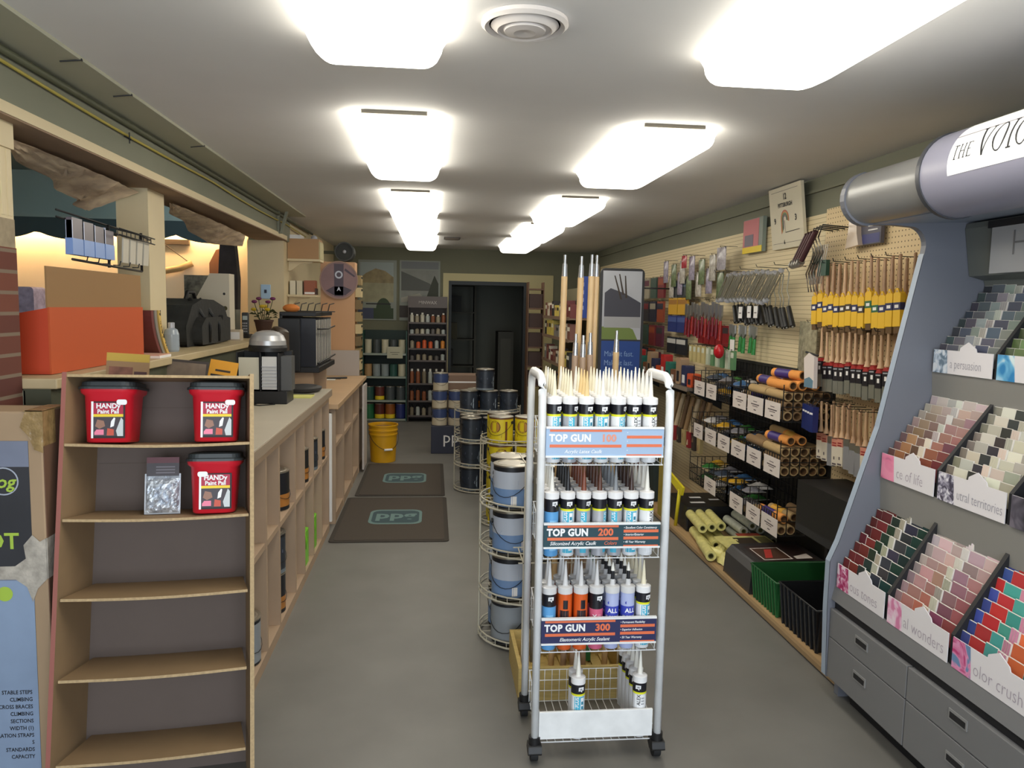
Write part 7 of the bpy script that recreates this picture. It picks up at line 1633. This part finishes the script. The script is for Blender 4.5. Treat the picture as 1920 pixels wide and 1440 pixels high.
b = B(); b.sphere((1.945, 5.10, 1.235), 0.05, M('red_gloss', (186, 24, 36), 0.25), 14, 10, (0.7, 0.9, 1)); b.tube([(1.945, 5.1, 1.28), (XW, 5.1, 1.29)], 0.002, m_grid, 4); one('red_ball_pack', b, 'round red glossy pack left of the green mini rollers', 'packet')
b = B(); b.box(2.0, 2.004, 4.98, 5.05, 1.24, 1.32, m_paper); b.tube([(2.004, 5.0, 1.31), (XW, 5.0, 1.31)], 0.002, m_grid, 4); one('price_tag', b, 'white price tag between the red pack and the green mini rollers', 'price tag')
for i in range(10): hang('strip_pack', '%s strip pack in the fanned row under the scrapers, %s from right' % (('green and white', 'cream')[i > 5], ORD[i]), 'packet', 'strip packs on the right wall', 5.0 + 0.095 * i, 1.115, 0.055, 0.13, (96, 140, 96) if i % 2 == 0 and i < 6 else (190, 200, 176) if i < 6 else (200, 186, 130), 2.0, 'card', (210, 216, 200))
for i in range(12): hang('poly_bag', '%s plastic bag in the upper cluster on the right wall, %s from right' % (('green tinted', 'clear', 'lilac')[i % 3], ORD[i]), 'bag', 'plastic bags in the upper cluster', 5.42 + 0.115 * i, 1.60 + 0.11 * (i % 2) + 0.02 * (i % 3), 0.13, 0.19, ((104, 118, 84), (176, 170, 160), (150, 142, 158))[i % 3], 2.05 - 0.02 * (i % 2), 'bag')
hang('grey_film_bag', 'grey clear film bag hanging between the roller handles and the middle brush row', 'bag', None, 4.10, 1.16, 0.2, 0.30, (150, 144, 120), 2.07, 'bag')
hang('silver_disc_pack', 'silver pack with a round brush at the top of the upper cluster', 'packet', None, 5.34, 1.80, 0.17, 0.16, (170, 164, 170), 2.02, 'bag')
hang('red_bag', 'red plastic bag in the upper cluster on the right wall', 'bag', None, 6.1, 1.85, 0.12, 0.10, (170, 60, 70), 2.0, 'bag')
cl = [(120, 40, 44), (56, 52, 56), (150, 70, 44), (60, 80, 70), (96, 40, 60), (44, 44, 60), (160, 150, 130)]
for r_ in range(4):
    for i in range(9): hang('hanging_pack', 'dark carded pack hanging beyond the blister cards, %s from right, %s row down' % (ORD[i], ORD[r_]), 'packet', 'packs at the far end of the right wall', 6.85 + 0.24 * i, 1.62 - 0.22 * r_, 0.19, 0.19, cl[(i * 3 + r_ * 2) % 7], 2.04, 'card', cl[(i + r_ * 3 + 2) % 7])
# plain shelf with orange tools beyond the baskets
ps = thing('wall_shelf', 'dark wall shelf of orange handled tools beyond the wire baskets', 'shelf', (1.98, 6.2, 0.93), world=True)
b = B(); b.box(1.82, XW - 0.001, 5.36, 7.2, 0.93, 0.95, M('shelf_brown_grey', (96, 86, 76), 0.6)); b.box(1.815, 1.82, 5.36, 7.2, 0.925, 0.955, M('shelf_lip', (130, 116, 100), 0.5)); obj('board', b, ps)
for y in (5.5, 6.3, 7.1):
    b = B(); b.prism([(1.85, 0.929), (XW - 0.001, 0.929), (XW - 0.001, 0.78)], 'y', y, y + 0.012, m_grid); obj('bracket', b, ps)
tc = [('orange', (206, 84, 44)), ('red', (180, 40, 40)), ('teal', (40, 110, 96)), ('brown', (120, 80, 56)), ('tan', (170, 140, 110)), ('navy', (44, 50, 84))]
for i in range(13):
    nm, c = tc[(i * 5) % 6]; y = 5.44 + 0.135 * i; b = B(); h = 0.10 + 0.05 * (i % 3); b.prism(rrect(y - 0.05, y + 0.05, 0.9505, 0.9505 + h, 0.012, 2), 'x', 1.86, 1.93, M('tool_' + nm, c, 0.45)); b.box(1.859, 1.86, y - 0.03, y + 0.03, 0.97, 0.97 + h * 0.4, m_paper if i % 2 else m_slot)
    one('boxed_tool', b, '%s boxed tool on the dark shelf beyond the baskets, %s from right' % (nm, ORD[i]), 'box', 'boxed tools on the dark shelf')
for i in range(7):
    y = 5.42 + 0.12 * i; b = B(); c = [(150, 120, 84), (110, 84, 60), (190, 170, 140)][i % 3]; b.cyl((2.02, y, 0.84), (1.96, y + 0.03, 0.48 + 0.04 * (i % 2)), 0.018, M('stirrer_%d' % (i % 3), c, 0.6), 8); b.prism([(y - 0.01, 0.46), (y + 0.05, 0.46), (y + 0.06, 0.58), (y - 0.02, 0.58)], 'x', 1.95, 1.975, M('brushhead_%d' % (i % 3), [(180, 160, 110), (60, 50, 44), (150, 40, 44)][i % 3], 0.7)); b.tube([(2.02, y, 0.84), (2.06, y, 0.87), (XW, y, 0.87)], 0.002, m_grid, 4)
    one('hanging_brush', b, 'long handled brush hanging below the dark shelf, %s from right' % ORD[i], 'brush', 'long handled brushes below the dark shelf')
for i in range(3):
    y = 5.7 + 0.35 * i; b = B(); b.prism([(y, 0.031), (y + 0.28, 0.031), (y + 0.24, 0.5 + 0.05 * i), (y + 0.04, 0.52)], 'x', 1.70, 1.82, M('upright_pack_%d' % i, [(38, 50, 48), (104, 60, 50), (90, 84, 70)][i], 0.6)); one('upright_carton', b, '%s upright pack standing on the deck beyond the yellow frame' % ('dark green', 'brown', 'olive')[i], 'carton')
# yellow square and folding frame
fy = thing('yellow_folding_stand', 'bright yellow folding stand standing on the deck right of the cart', 'stand', (1.67, 5.2, 0.031), world=True)
m_yf = M('safety_yellow', (222, 206, 40), 0.45)
b = B(); b.tube([(1.664, 5.38, 0.032), (1.67, 5.30, 0.36)], 0.014, m_yf, 6); obj('leg', b, fy)
b = B(); b.prism([(5.28, 0.385), (5.30, 0.34), (4.93, 0.27), (4.90, 0.33)], 'x', 1.662, 1.678, m_yf); obj('top_blade', b, fy)
b = B(); b.tube([(1.67, 4.98, 0.30), (1.672, 5.05, 0.032)], 0.012, m_yf, 6); obj('leg', b, fy)
b = B(); b.box(0.800, 0.832, 2.78, 2.82, 0.795, 1.035, m_yf); b.box(0.797, 0.835, 2.778, 2.822, 1.02, 1.05, m_yf) if False else None
ys_ = thing('yellow_handle_strap', 'yellow strap hanging on the right side of the rolling cart', 'strap', (0.80, 2.52, 0.78), world=True)
b = B(); b.box(0.777, 0.792, 2.50, 2.55, 0.80, 1.04, M('strap_ochre', (198, 168, 40), 0.5)); obj('strap', b, ys_, bev=0.003)
b = B(); b.tube([(0.785, 2.525, 1.035), (0.775, 2.525, 1.055), (0.750, 2.525, 1.05)], 0.003, m_yf, 5); obj('hook', b, ys_)
# yellow plastic sheeting rolls on the deck
m_film = M('film_pale_yellow', (214, 206, 132), 0.3, noise=0.15, scale=30); m_filmc = M('film_clear_grey', (172, 174, 160), 0.3, noise=0.15, scale=30); m_ring = M('film_core', (120, 116, 70), 0.6)
def roll(x, y, z, L, m, rz, lab, r=0.03):
    t = thing('sheeting_roll', lab, 'roll', (x, y, z), rz, 'plastic sheeting rolls on the deck')
    b = B(); b.pipe((0, -L / 2, 0), (0, L / 2, 0), r, r * 0.55, m, 16); obj('film', b, t); b = B(); b.pipe((0, -L / 2 - 0.002, 0), (0, L / 2 + 0.002, 0), r * 0.55, r * 0.42, m_ring, 14); obj('core', b, t)
for i in range(3):
    for k, (zz, nm) in enumerate(((0.155, 'upper'), (0.065, 'lower'))):
        roll(1.70 + 0.068 * i, 4.72 + 0.02 * i - 0.08 * k, zz, 0.34, m_film, -0.10, 'pale yellow sheeting roll, %s from the aisle, %s layer' % (ORD[i], nm))
for i in range(4): roll(1.92 + 0.058 * i, 4.62 + 0.01 * i, 0.155 + 0.03 * (i % 2), 0.28, m_filmc, 0.0, 'greyish clear sheeting roll beside the yellow rolls, %s from the aisle' % ORD[i], 0.027)
for i in range(4): roll(1.93 + 0.06 * i, 4.60, 0.09, 0.26, m_filmc, 0.0, 'greyish clear sheeting roll in the layer below, %s from the aisle' % ORD[i], 0.027)
roll(1.66, 4.42, 0.07, 0.30, m_film, -0.15, 'pale yellow sheeting roll lying loose at the deck edge', 0.032)
roll(1.72, 4.28, 0.066, 0.22, m_film, 0.5, 'pale yellow sheeting roll lying askew at the deck edge', 0.032)
b = B(); rr = random.Random(8); n = 10; vs = []
for j in range(n + 1):
    for i in range(n + 1): 
        u_, v_ = i / n, j / n; e = math.sin(PI * u_) * math.sin(PI * v_); vs.append((1.68 + 0.24 * u_ + rr.uniform(-.012, .012), 4.18 + 0.26 * v_ + rr.uniform(-.012, .012), 0.04 + (0.10 + rr.uniform(-0.02, 0.02)) * e ** 0.5))
b.add(vs, [(j * (n + 1) + i, j * (n + 1) + i + 1, (j + 1) * (n + 1) + i + 1, (j + 1) * (n + 1) + i) for j in range(n) for i in range(n)], m_film, False); b.box(1.69, 1.91, 4.19, 4.43, 0.031, 0.04, m_film); one('crumpled_film', b, 'crumpled pale yellow plastic sheet at the front of the deck', 'plastic sheet')
b = B(); b.box(1.70, 2.02, 4.18, 4.40, 0.142, 0.15, m_film); b.box(1.80, 1.92, 4.22, 4.36, 0.15, 0.1515, M('pack_window_dark', (60, 50, 40), 0.4)); b.box(1.94, 2.01, 4.2, 4.38, 0.15, 0.1515, M('pack_print_olive', (112, 108, 70), 0.5)); b.box(1.86, 2.0, 4.40, 4.46, 0.142, 0.148, M('pack_print_red', (150, 54, 40), 0.5)); one('flat_film_pack', b, 'flat pale yellow printed pack on top of the crumpled sheet', 'packet')
# black cases, paint trays and bins
cs = thing('black_case', 'flat black case with taped labels on the deck beside the yellow frame', 'case', (1.86, 5.05, 0.031), world=True)
b = B(); b.box(1.70, 2.1, 4.90, 5.30, 0.0315, 0.20, m_black); obj('case_body', b, cs, bev=0.006)
b = B(); b.box(1.76, 1.86, 5.0, 5.03, 0.20, 0.2015, m_paper); b.box(1.92, 1.99, 5.08, 5.11, 0.20, 0.2015, m_paper); b.box(1.80, 1.88, 5.14, 5.17, 0.20, 0.2015, m_paper); obj('tape_label', b, cs)
tr = thing('paint_tray_kit', 'dark paint tray with a red printed label lying at the deck edge', 'paint tray', (1.80, 3.95, 0.031), world=True)
b = B(); b.prism([(1.655, 0.0315), (2.08, 0.0315), (2.08, 0.2000), (1.70, 0.1900), (1.665, 0.15)], 'y', 3.76, 4.12, M('tray_graphite', (46, 44, 46), 0.35)); obj('tray', b, tr, bev=0.012)
b = B(); b.add([(1.74, 3.80, 0.1936), (2.04, 3.80, 0.2016), (2.04, 4.06, 0.2016), (1.74, 4.06, 0.1936)], [(0, 1, 2, 3)], M('label_brown_black', (54, 40, 38), 0.4)); b.add([(1.76, 3.82, 0.1950), (1.92, 3.82, 0.1992), (1.92, 4.02, 0.1992), (1.76, 4.02, 0.1950)], [(0, 1, 2, 3)], m_pcard); b.add([(1.765, 3.828, 0.1954), (1.912, 3.828, 0.1994), (1.912, 4.012, 0.1994), (1.765, 4.012, 0.1954)], [(0, 1, 2, 3)], M('label_umber', (78, 54, 44), 0.4)); b.add([(1.78, 3.85, 0.1962), (1.82, 3.85, 0.1972), (1.87, 3.99, 0.1988), (1.83, 3.99, 0.1976)], [(0, 1, 2, 3)], M('label_red', (176, 60, 54), 0.4)); b.add([(1.94, 3.82, 0.1996), (2.03, 3.82, 0.2018), (2.03, 3.90, 0.2018), (1.94, 3.86, 0.1996)], [(0, 1, 2, 3)], m_pcard); obj('printed_label', b, tr)
def bin_(name, lab, x0, x1, y0, y1, h, m, ribs):
    t = thing(name, lab, 'bin', ((x0 + x1) / 2, (y0 + y1) / 2, 0.031), world=True); z0 = 0.0315; th = 0.006; d = 0.02
    b = B(); b.box(x0 + d, x1 - d, y0 + d, y1 - d, z0, z0 + th, m)
    def wall(a0, a1, b0, b1):
        vs = [(a0[0], a0[1], z0), (a1[0], a1[1], z0), (b1[0], b1[1], z0 + h), (b0[0], b0[1], z0 + h)]; c = Vector(((x0 + x1) / 2, (y0 + y1) / 2, 0))
        inn = [tuple(Vector(p) + (c - Vector((p[0], p[1], 0))).normalized() * 0.008) for p in vs]; b.add(vs + inn, [(0, 1, 2, 3), (7, 6, 5, 4), (3, 2, 6, 7), (1, 5, 6, 2), (0, 3, 7, 4)], m)
    lo = [(x0 + d, y0 + d), (x1 - d, y0 + d), (x1 - d, y1 - d), (x0 + d, y1 - d)]; hi = [(x0, y0), (x1, y0), (x1, y1), (x0, y1)]
    for i in range(4): wall(lo[i], lo[(i + 1) % 4], hi[i], hi[(i + 1) % 4])
    obj('basin', b, t)
    b = B(); b.tube([(x0, y0, z0 + h), (x1, y0, z0 + h), (x1, y1, z0 + h), (x0, y1, z0 + h)], 0.006, m, 6, True); obj('rim', b, t)
    if ribs:
        b = B()
        for k in range(9): y = y0 + 0.02 + (y1 - y0 - 0.04) * k / 8; b.tube([(x0 + d - 0.004, y, z0), (x0 - 0.004, y, z0 + h)], 0.005, ribs, 4)
        for k in range(9): x = x0 + 0.02 + (x1 - x0 - 0.04) * k / 8; b.tube([(x, y0 + d - 0.004, z0), (x, y0 - 0.004, z0 + h)], 0.005, ribs, 4)
        obj('ribs', b, t)
m_gbin = M('bin_green', (32, 84, 44), 0.4); m_gbr = M('bin_green_rib', (44, 104, 58), 0.4); m_bbin = M('bin_black', (26, 27, 30), 0.35)
bin_('green_bin', 'ribbed green plastic bin on the deck between the paint tray and the black bin', 1.652, 2.06, 3.44, 3.74, 0.175, m_gbin, m_gbr)
bin_('black_bin', 'black plastic bin on the deck beside the colour chip display', 1.652, 2.06, 3.05, 3.41, 0.195, m_bbin, M('bin_black_rib', (40, 42, 46), 0.35))
b = B(); b.box(1.86, 2.12, 3.10, 3.70, 0.44, 0.66, m_black); b.box(1.86, 2.12, 3.10, 3.70, 0.40, 0.44, M('box_charcoal', (40, 40, 42), 0.6));  # solid black block put in for the dark recess and its black baskets
for y in (2.99, 3.75): b.box(2.07, 2.12, y, y + 0.03, 0.031, 0.40, m_black)
b.box(2.08, 2.12, 2.99, 3.78, 0.37, 0.40, m_black)
one('black_recess_block', b, 'black block for the dark recess under the lower brush row by the display', 'stand')
